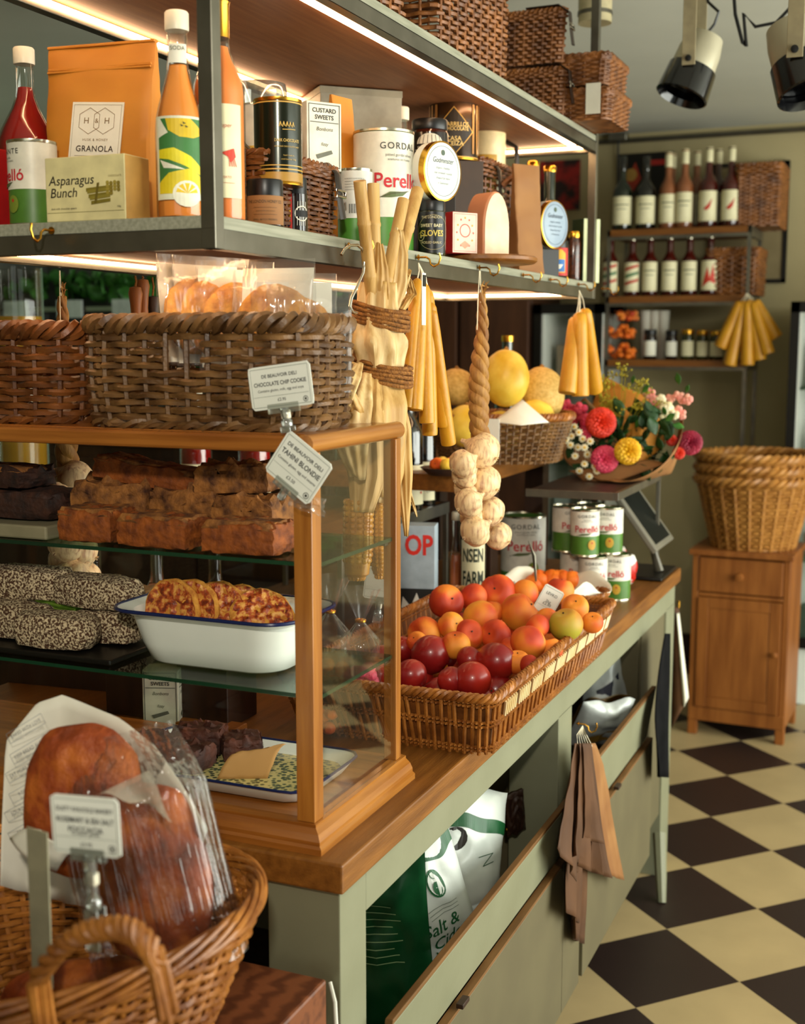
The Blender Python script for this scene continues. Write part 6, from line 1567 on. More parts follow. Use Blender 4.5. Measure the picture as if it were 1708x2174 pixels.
sprig([(1380, 838), (1392, 850), (1384, 862), (1372, 832), (1390, 872)], 12, 'flower_blush', 3.34); sprig([(1402, 848), (1412, 862), (1420, 872), (1408, 878), (1430, 880)], 13, 'flower_white', 3.33)
sprig([(1440, 840), (1448, 850), (1438, 872), (1446, 880), (1422, 846), (1458, 848)], 10, 'flower_blush', 3.35)
sprig([(1174, 847), (1186, 905)], 8, 'flower_red', 3.26)
def daisies(pts, Y):
    m = MB(); m2 = MB(); R = random.Random(9)
    for (x, y) in pts:
        c = W(x, y, Y + R.uniform(-.015, .015)); r = 8.5 * mpp(bc)
        Q = TR(*c) @ (CAM - (bc + c)).to_track_quat('Z', 'Y').to_matrix().to_4x4() @ RX(R.uniform(-.5, .5))
        for k in range(9): m.grid(lambda u, v: (r * (.2 + .8 * v), (u - .5) * r * .5 * sin(pi * (.2 + .7 * v)), 0), 2, 2, M=Q @ RZ(2 * pi * k / 9))
        m2.blob((r * .32, r * .32, r * .3), 8, M=Q)
    m.build('daisy_petals', 'flower_white', bq, solid=.0006); m2.build('daisy_centres', 'flower_yellow', bq)
daisies([(1252, 937), (1218, 906), (1228, 918), (1212, 926), (1236, 932), (1200, 934), (1246, 965), (1220, 968), (1240, 985), (1229, 1000), (1266, 1000), (1262, 990), (1240, 950), (1226, 950), (1206, 912), (1264, 1040), (1210, 945), (1250, 1012)], 3.23)
m = MB(); R = random.Random(6)
for k in range(26):
    x, y = R.gauss(1312, 30), R.gauss(838, 24); c = W(x, y, 3.30 + R.uniform(-.02, .04))
    m.tube([W(1318, 930, 3.33), c], .0011, 4)
    for j in range(12):
        a = R.uniform(0, 2 * pi); e = c + V((.016 * cos(a), R.uniform(-.012, .012), .006 + .010 * sin(a))) * R.uniform(.5, 1.2); m.tube([c, e], .0005, 3, cap=False); m.blob((.0030,) * 3, 6, M=TR(*e))
m.build('dill_umbels', 'dill', bq)
m = MB()
for (x, y, l, a) in ((1195, 830, 32, 1.5), (1200, 818, 20, 1.7), (1415, 890, 26, .6), (1432, 902, 24, -.3), (1440, 812, 26, 1.8), (1412, 878, 20, 2), (1318, 920, 22, .4), (1300, 930, 20, 2.6), (1350, 905, 24, 1.2), (1365, 830, 22, .8), (1342, 812, 20, 1.4), (1456, 830, 18, 1.2), (1290, 1000, 26, .2), (1245, 940, 20, .1), (1260, 1018, 26, -.2)):
    c = W(x, y, 3.29); L_ = l * mpp(bc)
    m.grid(lambda u, v: (L_ * (v - .2), (u - .5) * .010, (u - .5) * L_ * .55 * sin(pi * v)), 4, 6, M=TR(*c) @ RY(-a))
m.build('leaves', 'leaf', bq, solid=.0008)
m = MB(); R = random.Random(2)
for k in range(30): m.tube([W(R.uniform(1220, 1420), R.uniform(880, 1000), 3.32), ax * .7 + V((R.uniform(-.02, .02), 0, R.uniform(-.01, .02)))], .0022, 5)
m.build('stems', 'leaf_dark', bq)
m = MB()
for k in range(90):
    c = W(R.uniform(1205, 1420), R.uniform(860, 1005), R.uniform(3.27, 3.33)); L_ = R.uniform(.03, .06)
    m.grid(lambda u, v: (L_ * (v - .5), (u - .5) * .01, (u - .5) * L_ * .6 * sin(pi * v)), 3, 5, M=TR(*c) @ RY(R.uniform(0, 6)) @ RX(R.uniform(-1, 1)))
m.build('inner_leaves', 'leaf_dark', bq, solid=.0008)

# ================================================================== behind the shelf: second garlic braid, wooden handles, chillies, glass cylinder
q = at(126, 560, X=HX0 - .02)
b2_ = dup(gb_, V((HX0 - .02, q.y, ZL - .002)), (0, 0, .5), 'plaited garlic string hanging behind the left basket on the case roof')
for k, (px, y0, y1, lb) in enumerate(((287, 608, 700, 'orange wooden tool on twine, leftmost of three behind the cookie basket'), (302, 592, 700, 'orange wooden tool on twine, middle of three behind the cookie basket'), (324, 628, 700, 'darker wooden tool on twine, rightmost of three behind the cookie basket'))):
    a = at(px, y0, X=HX0 - .02); t = thing('wooden_dibber', lb, 'wooden tool', V((HX0 - .02, a.y, ZL)), group='wooden tools hung from the back rail')
    L_ = .16; z0 = a.z - ZL
    MB().lathe([(0, 0), (.010, .002), (.0125, .012), (.010, .03), (.0085, .05), (.012, .11), (.011, .15), (0, .156)], 14, M=TR(0, 0, z0) @ RX(pi)).build('grip', ('pine', 'pine', 'dark_wood')[k], t)
    MB().tube([(0, 0, 0), (.001, .002, z0 * .5), (0, 0, z0)], .0018, 6).build('twine_loop', 'twine', t)
    for j in range(3): pass
q = at(742, 675, X=HX0 - .02); ct_ = thing('chilli_string', 'string of dark red dried chillies hanging behind the right end of the cookie basket', 'dried chillies', V((HX0 - .02, q.y, ZL)))
m = MB(); R = random.Random(8)
for k in range(46):
    z = -.06 - .13 * R.random(); a = R.uniform(0, 2 * pi); r0 = .012; L_ = R.uniform(.03, .05)
    m.tube([(r0 * cos(a) * .5, r0 * sin(a) * .5, z), (L_ * .7 * cos(a), L_ * .7 * sin(a), z - .008), (L_ * cos(a), L_ * sin(a), z - .026)], [.006, .008, .001], 6)
m.build('chillies', pbr('chilli', '4A120C', '260806', sc=40, rough=.3), ct_); MB().tube([(0, 0, 0), (0, 0, -.19)], .0016, 5).build('string', 'twine', ct_)
q = at(40, 690, Y=2.42); gc = thing('glass_cylinder', 'tall clear glass cylinder of amber oil at the left edge, behind the reddish basket', 'glass jar', V((q.x, 2.42, ZA)))
hh_ = at(40, 568, Y=2.42).z - ZA
MB().lathe([(.058, 0), (.060, .01), (.060, hh_)], 32, cap=False).build('glass', 'bottle_glass', gc)
MB().lathe([(.0, .006), (.055, .006), (.055, hh_ * .8), (0, hh_ * .8)], 32).build('oil', pbr('oil', 'C89A2A', 'A87A1A', sc=8, rough=.2, coat=.4, sss=.3), gc)
# ================================================================== foreground: stool, bread basket, focaccia
stl = thing('wooden_stool', 'low dark wooden stool standing against the near end of the counter, under the bread basket', 'stool', (-.93, 1.0, 0))
ZST = .762
MB().mm((-.27, -.30, ZST - .075), (.272, .30, ZST)).build('seat', 'stool_wood', stl, smooth=False, bevel=.004)
for x in (-.25, .21):
    for y in (-.27, .23): MB().mm((x, y, 0), (x + .04, y + .04, ZST - .075)).build('leg', 'stool_wood', stl, smooth=False)
BX, BY, BR = -.835, 1.02, .212
fb = thing('bread_basket', 'big round honey-coloured wicker basket of bread in the near left corner', 'basket', (BX, BY, ZST + .001))
BH_ = .948 - ZST
def fring(u, v):
    a = 2 * pi * u; r = .128 + (BR - .128) * v ** .85
    z = BH_ * v + (.012 * cos(2 * a)) * v
    return V((r * cos(a), r * sin(a), z)), V((cos(a), sin(a), -.25)).normalized()
m = MB(); weave(m, fring, 29, 50, .0037, .0042, sub=4, seed=21, jit=.35); m.build('weave', 'wicker_honey', fb)
m = MB(); stakes_(m, fring, 50, .0034); m.build('stakes', 'wicker_honey', fb)
m = MB()
for k in range(6):
    pts = []
    for i in range(200):
        u = i / 200; p, n = fring(u, 1.0); a = 2 * pi * (5 * u + k / 6)
        pts.append(p + n * .0062 * cos(a) + V((0, 0, .009 * sin(a) + .004)))
    m.tube(pts, .0034, 6, closed=True)
m.build('twisted_rim', 'wicker_honey', fb)
MB().lathe([(0, 0), (.128, 0), (.13, .006), (0, .006)], 36).build('base', 'wicker_honey', fb)
# plaited handle on the near side of the rim
ha, hb = at(75, 2085, Y=.81) - V((BX, BY, ZST + .001)), at(338, 2050, Y=.815) - V((BX, BY, ZST + .001)); hpk = at(215, 1972, Y=.80) - V((BX, BY, ZST + .001))
m = MB()
for k in range(4):
    pts = []
    for i in range(61):
        u = i / 60; p = ha.lerp(hb, u); p = p + (hpk - (ha + hb) / 2) * (1 - abs(2 * u - 1) ** 2.6); a = 2 * pi * (4 * u + k / 4)
        if i in (0, 60): p = p + V((0, 0.01, -.05))
        pts.append(p + V((.3 * .0068 * cos(a), .0068 * cos(a), .0068 * sin(a))))
    m.tube(pts, .0046, 6)
m.build('handle', 'wicker_honey', fb)
def loaf(label, c, rx, rz_, th, rot, seed):
    t = thing('focaccia_loaf', label, 'bread', c, rot=Euler(rot, 'XYZ'), group=None)
    def f(q, d):
        n_ = 1 + .05 * NZ.noise(d * 2 + V((seed, 0, 0))); dim = .06 * NZ.noise(V((d.x * 5, d.z * 5, seed)))
        k = max(abs(d.x), abs(d.z)) ** -.25
        return V((d.x * rx * n_ * k, d.y * th * (1 + dim * 4), d.z * rz_ * n_ * k))
    MB().blob((1, 1, 1), 48, fn=f).build('crust', 'focaccia', t); return t
lc = at(175, 1700, Y=1.06); loaf('focaccia in the printed paper bag, behind the price card', lc, .070, .085, .028, (-.15, .12, .15), 1)
rc = at(318, 1850, Y=1.05); loaf('focaccia in clear film leaning to the right in the basket', rc, .068, .095, .030, (-.2, -.30, .25), 2)
bk_ = at(330, 2010, Y=1.0); loaf('darker focaccia low in the basket under the film-wrapped one', V((BX + .03, BY + .0, ZST + .075)), .10, .06, .035, (.3, -.1, .4), 3)
# printed white paper bag behind the left loaf
pbq = at(150, 1660, Y=1.10)
pbg = thing('bread_paper_bag', 'white printed paper bread bag standing open behind the left focaccia', 'bag', pbq)
def PB(px, py, Y): return at(px, py, Y=Y) - pbq
cs = [PB(0, 1880, 1.075), PB(0, 1580, 1.09), PB(60, 1500, 1.10), PB(110, 1484, 1.105), PB(230, 1530, 1.10), PB(320, 1590, 1.09), PB(440, 1760, 1.06)]
def sheet(u, v):
    s = u * (len(cs) - 1); i = min(int(s), len(cs) - 2); top = cs[i].lerp(cs[i + 1], s - i); bot = V((top.x * .6, .02, -.16))
    p = top.lerp(bot, v); p.y += .018 * sin(pi * u) * (1 - v) + .004 * NZ.noise(V((u * 6, v * 5, 1))); return p
MB().grid(sheet, 40, 16).build('back_sheet', 'paper_white', pbg, solid=.0006)
fs = [PB(20, 1780, 1.02), PB(88, 1762, 1.01), PB(170, 1800, 1.01), PB(120, 1850, 1.01)]
MB().grid(lambda u, v: (fs[0].lerp(fs[1], u)).lerp(fs[3].lerp(fs[2], u), v) + V((0, -.01 * sin(pi * v), .006 * sin(pi * u))), 10, 8).build('front_fold', 'paper_white', pbg, solid=.0006)
P = Print()
for k, tx in enumerate(('BAKED WITH LOVE', 'KEEP BREAD ALIVE', 'EAT MORE TOAST', 'ROSEMARY', 'SOURDOUGH', 'FOCACCIA')):
    y = .052 - .024 * k; x = -.050 + .006 * (k % 2) - .002 * k
    P.text(tx, x, y, .0062, '6A7078', 0, 0, 1.1, rot=.55, maxw=.05); ca, sa_ = cos(.55), sin(.55)
    P.line([(x + a * ca - b * sa_, y + a * sa_ + b * ca) for a, b in ((-.03, -.006), (.03, -.006), (.03, .006), (-.03, .006))], .0005, '8A929A', True)
qb = PB(118, 1660, 1.075)
P.build(pbg, face((qb.x, qb.y + .013, qb.z)))
# clear film bag round the right loaf, with its sharp folded top
fg = thing('bread_film_bag', 'clear crinkled film bag round the right focaccia, folded to a point at the top', 'bag', rc, rot=Euler((-.2, -.30, .25), 'XYZ'))
def film(u, v):
    a = 2 * pi * u; k = 1.08 if v < .72 else 1.08 - (v - .72) * 1.2; th = 1.25 * (1 if v < .7 else max(.04, 1 - (v - .7) * 3.3))
    x = .074 * k * max(-1, min(1, 1.15 * cos(a))); y = .034 * th * sin(a)
    n_ = NZ.noise(V((x * 40, v * 3, 5 if sin(a) > 0 else 1)))
    return (x + .03 * max(0, v - .7), y + .005 * n_ + .0025 * NZ.noise(V((x * 130, v * 5, 2))), -.105 + .255 * v)
MB().grid(film, 60, 40, cu=True).build('film', clear('bread_film', gloss=.6, rough=.06, body=.012, bodycol='F4F0E4', bump=.9, bsc=5, mn=.05, bst=(22, 22, 1.2)), fg)
fl2 = [PB(200, 1690, .985), PB(322, 1632, .99), PB(372, 1740, .985), PB(300, 1700, .98)]
MB().grid(lambda u, v: (fl2[0].lerp(fl2[1], u)).lerp(fl2[3].lerp(fl2[2], u), v) + pbq - rc + V((0, .006 * sin(5 * u), .004 * sin(6 * v))), 10, 8).build('folded_flap', 'cello_milky', fg).matrix_parent_inverse = MX()
fg.children[-1].matrix_parent_inverse = (fg.rotation_euler.to_matrix().to_4x4()).inverted()
q = at(288, 1590, Y=1.14)
tag(MB().grid(lambda u, v: (.03 * (u - .5), .004 * sin(4 * v), .06 * (v - .5) - .015 * u), 5, 6).build('white_card', 'card_white', None, at(312, 1612, Y=1.16), solid=.0006), 'corner of a white card behind the focaccia bags, in front of the patterned tray', 'card')
q = at(182, 1753, Y=.845)
ticket('rosemary and sea salt focaccia price card at the front of the bread basket', q, .068, .054, (('DUSTY KNUCKLE BAKERY', .27, .11, .012), ('ROSEMARY & SEA SALT', .09, .13, .016), ('FOCCACIA', -.07, .13, .016), ('Contains gluten', -.2 + .06, .085, 0), ('£3.95', -.32, .1, 0)), roll=-.035, rz=.1, clip=.085)
# pale upright strip between basket handle and paper bag
q = at(85, 1930, Y=.90)
tag(MB().mm((-.012, -.001, -.085), (.012, .001, .085)).build('card_strip', flat('8E886E'), None, q, smooth=False), 'upright grey-tan card strip in the basket left of the card stand', 'paper strip').rotation_euler = (.1, .09, 0)
# white cable beside the counter post
q0, q1 = at(700, 2085, Y=1.335), at(742, 2174, Y=1.28)
cb_ = MB().tube([(0, 0, 0), (.012, -.01, -.02), (.025, -.03, -.07), (.03, -.04, -.3), (.03, -.04, -.735)], .0028, 8).build('power_cable', flat('E0DCCB'), None, q0)
tag(cb_, 'white cable running down in front of the counter corner post', 'cable')

# ================================================================== under the counter
def crisp_bag(label, c, w_, h, d_, rot, front, back, pr, seed):
    t = thing('crisp_bag', label, 'bag of crisps', c, rot=Euler(rot, 'XYZ'))
    def f(u, v, side):
        x = (u - .5) * w_; z = (v - .5) * h; e = (1 - abs(2 * u - 1) ** 2.4) ** .6 * (1 - abs(2 * v - 1) ** 3) ** .6
        return (x * (1 - .06 * sin(pi * v)), side * (d_ / 2 * e + .002) + .008 * e * NZ.noise(V((u * 5, v * 6, seed))), z + .012 * NZ.noise(V((u * 3, seed, v * 2))))
    MB().grid(lambda u, v: f(u, v, -1), 26, 34).build('front_film', front, t)
    MB().grid(lambda u, v: f(u, v, 1), 26, 34).build('back_film', back, t)
    P = Print(); pr(P, w_, h)
    for col, mb in P.by.items():      # printing follows the pillow of the bag
        sm = slice_x(mb, w_ / 9)
        bm_ = MB(); bm_.f = sm.f
        for x, y, z in sm.v:
            q = f(x / w_ + .5, y / h + .5, -1); bm_.v.append((q[0], q[1] - .0015, q[2]))
        bm_.build('print', flat(col, .4), t, smooth=False)
    return t
def cr(P, w_, h):
    P.rect(-w_ * .46, h * .34, w_ * .46, h * .46, '14562C')
    P.disc(0, h * .2, w_ * .12, '1E5A32', 20, h * .09); P.disc(0, h * .2, w_ * .10, 'E2E6DC', 20, h * .075); P.disc(0, h * .17, w_ * .06, '1E5A32', 14, h * .045); P.ring(0, h * .26, w_ * .05, w_ * .01, '1E5A32', 14)
    P.text('Salt &', -w_ * .1, -h * .06, h * .11, '1E5A32', .01, .25); P.text('Cider', -w_ * .02, -h * .16, h * .11, '1E5A32', .01, .25); P.text('Vinegar', 0, -h * .25, h * .09, '1E5A32', .01, .25)
    for k in range(3): P.line([(-w_ * .2, h * (.05 - .025 * k)), (w_ * .22, h * (.055 - .025 * k))], h * .004, '8A948A')
crisp_bag('green and white crisp bag nearest in the open bin under the counter', at(918, 1925, X=-.755), .15, .29, .08, (-.12, -.26, .95), 'foil_bag', 'green_bag', cr, 1)
def crb(P, w_, h):
    for k in range(9): P.line([(-w_ * .3, h * (.2 - .04 * k)), (w_ * (.1 + .05 * (k % 3)), h * (.2 - .04 * k))], h * .006, '8AA878')
crisp_bag('dark green back of a crisp bag beside the counter corner post', at(820, 1990, X=-.81), .16, .31, .03, (-.05, -.1, .25), 'green_bag', 'green_bag', crb, 2)
def cr2(P, w_, h):
    P.rect(-w_ * .44, h * .15, w_ * .44, h * .26, '14562C'); P.disc(-w_ * .3, h * .05, w_ * .14, '241E16', 16, h * .1); P.line([(w_ * .02, -h * .06), (w_ * .2, -h * .02), (w_ * .1, -h * .14), (w_ * .24, -h * .1)], h * .008, '3A5A42')
crisp_bag('second white crisp bag with a green stripe, further back in the open bin', at(985, 1800, X=-.76), .18, .23, .08, (-.3, .35, .95), 'foil_bag', 'silver_bag', cr2, 3)
crisp_bag('small gold-trimmed packet standing at the far end of the crisp bin', at(1092, 1725, X=-.74), .05, .09, .02, (0, -.1, 1.0), 'dark_wood', 'gold_foil', lambda P, a, b: P.rect(-a * .4, -b * .4, a * .4, b * .4, '2A160E'), 4)
crisp_bag('large silver foil bag in the second bin', at(1295, 1450, X=-.75), .20, .24, .10, (-.2, .2, .95), 'silver_bag', 'silver_bag', lambda P, a, b: (P.poly([(-a * .4, -b * .1), (-a * .1, b * .1), (-a * .05, -b * .15), (-a * .35, -b * .3)], '141A30'),), 5)
crisp_bag('silver and gold foil bag lying low in the second bin', at(1270, 1530, X=-.72), .16, .14, .08, (.5, .1, .9), 'silver_bag', 'gold_foil', lambda P, a, b: P.poly([(-a * .3, -b * .3), (a * .3, -b * .1), (a * .3, b * .1), (-a * .3, -b * .1)], '8A6A2A'), 6)
# bunch of folded paper bags on a brass hook
xk = XF - .010
hk_ = cup_hook(1226, 1536); hk_.location = (xk, at(1226, 1536, X=xk).y, at(1226, 1536, X=xk).z); hk_['label'] = 'brass hook on the counter post holding the bunch of folded paper bags'; hk_['group'] = ''
del hk_['group']
pq = at(1236, 1545, X=xk + .05); pgn = thing('paper_bag_bunch', 'bunch of folded brown paper bags hanging by string from the counter post', 'paper bags', pq)
def PGQ(px, py, dx): return at(px, py, X=xk + .062 + dx * .5) - pq
for k, (tx, bx0, by0, bx1, by1, dx, mt) in enumerate(((1226, 1176, 1800, 1215, 1870, .0, 'kraft_brown'), (1228, 1184, 1930, 1232, 1960, -.012, 'kraft_brown'), (1232, 1205, 1990, 1245, 2005, -.02, 'kraft_brown'), (1236, 1215, 1815, 1250, 1850, .010, 'kraft_brown'),
        (1242, 1240, 1780, 1268, 1790, .014, 'kraft_brown'), (1247, 1258, 1850, 1282, 1862, .006, 'kraft_brown'), (1256, 1262, 1850, 1308, 1878, -.008, 'kraft_pale'), (1232, 1190, 1850, 1240, 1850, -.024, 'kraft_brown'))):
    T0, B0, B1 = PGQ(tx - 7, 1578, dx), PGQ(bx0, by0, dx * 2.2), PGQ(bx1, by1, dx * 2.2); T1 = PGQ(tx + 7, 1578, dx)
    def sh_(u, v, k=k, T0=T0, T1=T1, B0=B0, B1=B1):
        a = T0.lerp(T1, u); b = B0.lerp(B1, u); p = a.lerp(b, v)
        s_ = v ** .6; p.x += .012 * s_ * (abs(((u * 2) % 1) - .5) * 2 - .5) + .004 * NZ.noise(V((u * 4, v * 4, k))) + .012 * v ** 4 * sin(3 * u + k)
        if k == 6: p.y += .03 * min(1, v * 6) * (u)
        return p
    MB().grid(sh_, 8, 24).build('paper_bag', mt, pgn, solid=.0015)
m = MB()
for k in range(6): m.tube([V((0, 0, .004)), PGQ(1236 + 4 * (k - 3), 1560, .004 * (k % 2)), PGQ(1226 + 6 * k, 1584, .0)], .0008, 4)
m.build('string', 'string', pgn)
# dark cloth and a paper bag at the far end of the counter
dq = at(1402, 1350, X=-.60); dk = thing('dark_apron', 'long black cloth hanging at the far end of the counter front', 'cloth', dq)
def apr(u, v):
    xl = 1411 - 26 * sin(pi * min(1, v * 1.15) * .62) + 18 * max(0, v - .6); a = at(xl + (1421 - xl) * u, 1345 + 305 * v, X=-.60 - .012 * u) - dq
    a.x += .006 * sin(9 * u + 2 * v) * (.3 + v); return a
MB().grid(apr, 18, 20).build('cloth', pbr('black_cloth', '0C0C0E', '141416', rough=.95, spec=.1), dk, solid=.003)
eq = at(1440, 1290, Y=3.615); eb = thing('hanging_bag', 'brown paper bag with a pale edge hanging on the far end of the counter', 'bag', eq)
def EB(px, py): return at(px, py, Y=3.615) - eq
def shb(pts, name, mat, dy=0): MB().grid(lambda u, v: (pts[0].lerp(pts[1], u)).lerp(pts[3].lerp(pts[2], u), v) + V((0, dy - .012 * sin(pi * u), 0)), 8, 12).build(name, mat, eb, solid=.002)
shb([EB(1426, 1285), EB(1440, 1290), EB(1462, 1480), EB(1425, 1545)], 'bag_body', 'kraft_brown'); shb([EB(1436, 1300), EB(1442, 1300), EB(1462, 1480), EB(1452, 1500)], 'pale_edge', 'paper_white', -.008)
MB().tube([V((0, 0, .02)), V((0, .0, .0))], .003, 6).build('hook', 'brass', eb)

# ================================================================== background: pine cupboard with nested baskets
ca, cb2 = at(1458, 1556, Z=0), at(1662, 1583, Z=0)
cw = (cb2 - ca).to_2d().length; rzc = atan2((cb2 - ca).y, (cb2 - ca).x)
cup = thing('pine_cupboard', 'small pine cupboard with one drawer and one door below the nested baskets', 'cupboard', (ca + cb2) / 2, rzc)
CHT = .752; CD = .34
def cp2(n, a, b, m='pine', par=None, bev=.003): return MB().mm(a, b).build(n, m, par or cup, smooth=False, bevel=bev)
hw = cw / 2
cp2('top', (-hw - .012, -.018, CHT - .022), (hw + .012, CD + .01, CHT)); cp2('side_panel', (-hw, 0.0, .06), (-hw + .025, CD, CHT - .022)); cp2('side_panel', (hw - .025, 0, .06), (hw, CD, CHT - .022))
cp2('back_panel', (-hw + .025, CD - .012, .09), (hw - .025, CD, CHT - .022)); cp2('bottom_panel', (-hw + .025, .012, .085), (hw - .025, CD - .012, .1)); cp2('front_rail', (-hw, -.004, .06), (hw, .016, .115)); cp2('front_rail', (-hw + .025, .0, .565), (hw - .025, .018, .58))
for x in (-hw, hw - .035):
    for y in (-.002, CD - .035): cp2('foot', (x, y, 0), (x + .035, y + .035, .06))
dr = cp2('drawer', (-hw + .027, -.004, .585), (hw - .027, .02, CHT - .03)); MB().lathe([(.008, 0), (.007, .012), (.016, .02), (.014, .028), (0, .03)], 16, M=TR(0, -.004, .655) @ RX(pi / 2)).build('knob', 'pine', dr)
do = cp2('door', (-hw + .027, .0, .118), (hw - .027, .02, .562)); MB().mm((-hw + .07, -.006, .16), (hw - .07, .001, .52)).build('raised_panel', 'pine', do, smooth=False, bevel=.008)
for a, b in (((-hw + .027, -.008, .118), (-hw + .07, 0, .562)), ((hw - .07, -.008, .118), (hw - .027, 0, .562)), ((-hw + .07, -.008, .118), (hw - .07, 0, .16)), ((-hw + .07, -.008, .52), (hw - .07, 0, .562))): MB().mm(a, b).build('door_rail', 'pine', do, smooth=False, bevel=.002)
MB().lathe([(.006, 0), (.006, .01), (.012, .016), (0, .022)], 14, M=TR(hw - .045, -.008, .36) @ RX(pi / 2)).build('knob', 'pine', do)
# nested wicker baskets
nb = (ca + cb2) / 2 + V((.02, .17, 0)); zb = CHT + .001
r0 = at(1710, 1000, Y=nb.y - .0).x - at(1480, 1000, Y=nb.y).x
def nest(label, z, k):
    t = thing('log_basket', label, 'basket', V((nb.x, nb.y, zb + z)), .3, 'nested baskets on the pine cupboard')
    H_ = .27
    def rg(u, v):
        a = 2 * pi * u; r = r0 * (.36 + .15 * v); return V((r * 1.05 * cos(a), r * sin(a), H_ * v)), V((cos(a), sin(a), 0))
    m = MB(); weave(m, rg, 20, 48, .0058, .004, sub=2, seed=k); m.build('weave', 'wicker_light', t); m = MB(); stakes_(m, rg, 24, .0085); m.build('stakes', 'wicker_light', t)
    m = MB(); braid(m, rg, 1.0, .011, .011, 14, m=160); m.build('rim', 'wicker_light', t)
    MB().lathe([(0, 0), (r0 * .37, 0), (r0 * .37, .008), (0, .008)], 30).build('base', 'wicker_light', t)
nest('bottom basket of the nested pile on the pine cupboard', 0, 1); nest('middle basket of the nested pile on the pine cupboard', .045, 2); nest('topmost basket of the nested pile on the pine cupboard', .09, 3)

# ================================================================== background: wall shelf of bottles
QY = 5.62; q = [at(1590, y, Y=QY) for y in (478, 625, 765)]; QX1 = q[0].x; QX0 = at(1288, 500, Y=QY).x; zs = [q[0].z, q[1].z, q[2].z]
ws = thing('bottle_shelf', 'steel-legged wooden shelf of bottles standing against the back wall', 'shelf', (QX1, QY, 0))
for z in zs: MB().mm((QX0 - QX1, 0, z - .03), (0, .36, z)).build('shelf_board', 'oak_x', ws, smooth=False, bevel=.002)
for z in zs: MB().mm((QX0 - QX1, -.004, z - .045), (.008, .004, z - .03)).mm((.0, 0, z - .045), (.012, .36, z - .0)).build('rail', 'steel_light', ws, smooth=False)
for x, y in ((-.006, .0), (-.006, .345), (QX0 - QX1, 0), (QX0 - QX1, .345)): MB().mm((x, y, 0), (x + .016, y + .016, zs[0])).build('leg', 'steel_light', ws, smooth=False)
def row(lst, zi, dy, glass, lab, cap, names, capc=.03, lp=None, liq=None):
    for k, (x0, x1, yt) in enumerate(lst):
        c = at((x0 + x1) / 2, yt, Y=QY + dy); r = (x1 - x0) / 2 * mpp(c)
        bottle(names[k], V((c.x, QY + dy, zs[zi] + .001)), r, c.z - zs[zi] - .003, glass[k], .015, .52, .72, lab=lab, lab_col='cream_label', cap=cap[k] if not isinstance(cap, str) else cap, cap_h=capc, cap_r=.0165, pr=lp[k] if lp else None, group='bottles on the %s tier of the back wall shelf' % ('top', 'middle')[zi], rz=.15, n=20, name='wine_bottle')
redb = lambda P, w_, h: P.poly([(-w_ * .2, -h * .1), (0, h * .05), (w_ * .2, h * .25), (w_ * .1, -h * .05), (-w_ * .05, -h * .15)], 'C8382A')
plain = lambda P, w_, h: (P.line([(-w_ * .3, h * .2), (w_ * .3, h * .2)], h * .04, '7A7A5A'), P.line([(-w_ * .2, h * .05), (w_ * .2, h * .05)], h * .03, '8A8A6A'))
row([(1302, 1344, 333), (1352, 1394, 333), (1402, 1438, 325), (1436, 1474, 318), (1486, 1526, 314), (1534, 1574, 312)], 0, .08, ['bottle_green', 'bottle_black', 'bottle_rose', 'bottle_rose', 'bottle_red', 'bottle_red'], (.08, .46),
    ['bottle_black', 'bottle_black', 'cream_label', 'cream_label', 'cream_label', 'cream_label'], ['dark wine bottle at the left end of the top tier', 'dark wine bottle second from the left on the top tier', 'pale rosé bottle third from the left on the top tier', 'pale rosé bottle with a wide cream label on the top tier', 'red wine bottle with a red bird label, left of the pair', 'red wine bottle with a red bird label, right of the pair'], .06, [plain, plain, plain, plain, redb, redb])
row([(1412, 1444, 328), (1462, 1498, 322), (1508, 1544, 318)], 0, .2, ['bottle_rose', 'bottle_rose', 'bottle_red'], (.08, .46), ['cream_label'] * 3, ['rosé bottle in the back row of the top tier, left', 'rosé bottle in the back row of the top tier, middle', 'red bottle in the back row of the top tier, right'], .06)
strp = lambda P, w_, h: [P.poly([(-w_ * .4, h * (.3 - .25 * k)), (w_ * .4, h * (.45 - .25 * k)), (w_ * .4, h * (.35 - .25 * k)), (-w_ * .4, h * (.2 - .25 * k))], ('C8402C', '3E7A4A')[k % 2]) for k in range(3)]
redl = lambda P, w_, h: (P.poly([(-w_ * .4, -h * .4), (-w_ * .1, h * .3), (0, -h * .1), (w_ * .15, h * .4), (w_ * .3, -h * .3), (0, -h * .2)], 'D8402C'),)
row([(1280, 1314, 494), (1326, 1360, 496), (1364, 1398, 494), (1406, 1440, 493), (1448, 1482, 492), (1490, 1528, 490)], 1, .08, ['bottle_red'] * 6, (.08, .54), ['can_steel'] * 6,
    ['dark red bottle with striped label at the left end of the middle tier', 'dark red bottle with striped label, second on the middle tier', 'dark red bottle with plain label, third on the middle tier', 'dark red bottle with plain label, fourth on the middle tier', 'dark red bottle with plain label, fifth on the middle tier', 'red bottle with a red patterned label at the right end of the middle tier'], .03, [strp, strp, plain, plain, plain, redl])
c = at(1612, 470, Y=QY + .18)
hamper('tall red-brown wicker hamper standing at the right end of the top tier', V((at(1616, 400, Y=QY + .17).x, QY + .20, zs[0])), .088, .14, at(1600, 352, Y=QY + .1).z - zs[0], 0, 'wicker_red', rows=26, stakes=40, r=.006)
hamper('wicker hamper lying at the right end of the middle tier beside the bottles', V((QX1 - .075, QY + .19, zs[1])), .105, .13, .20, 0, 'wicker_red', rows=14, stakes=40, r=.006)
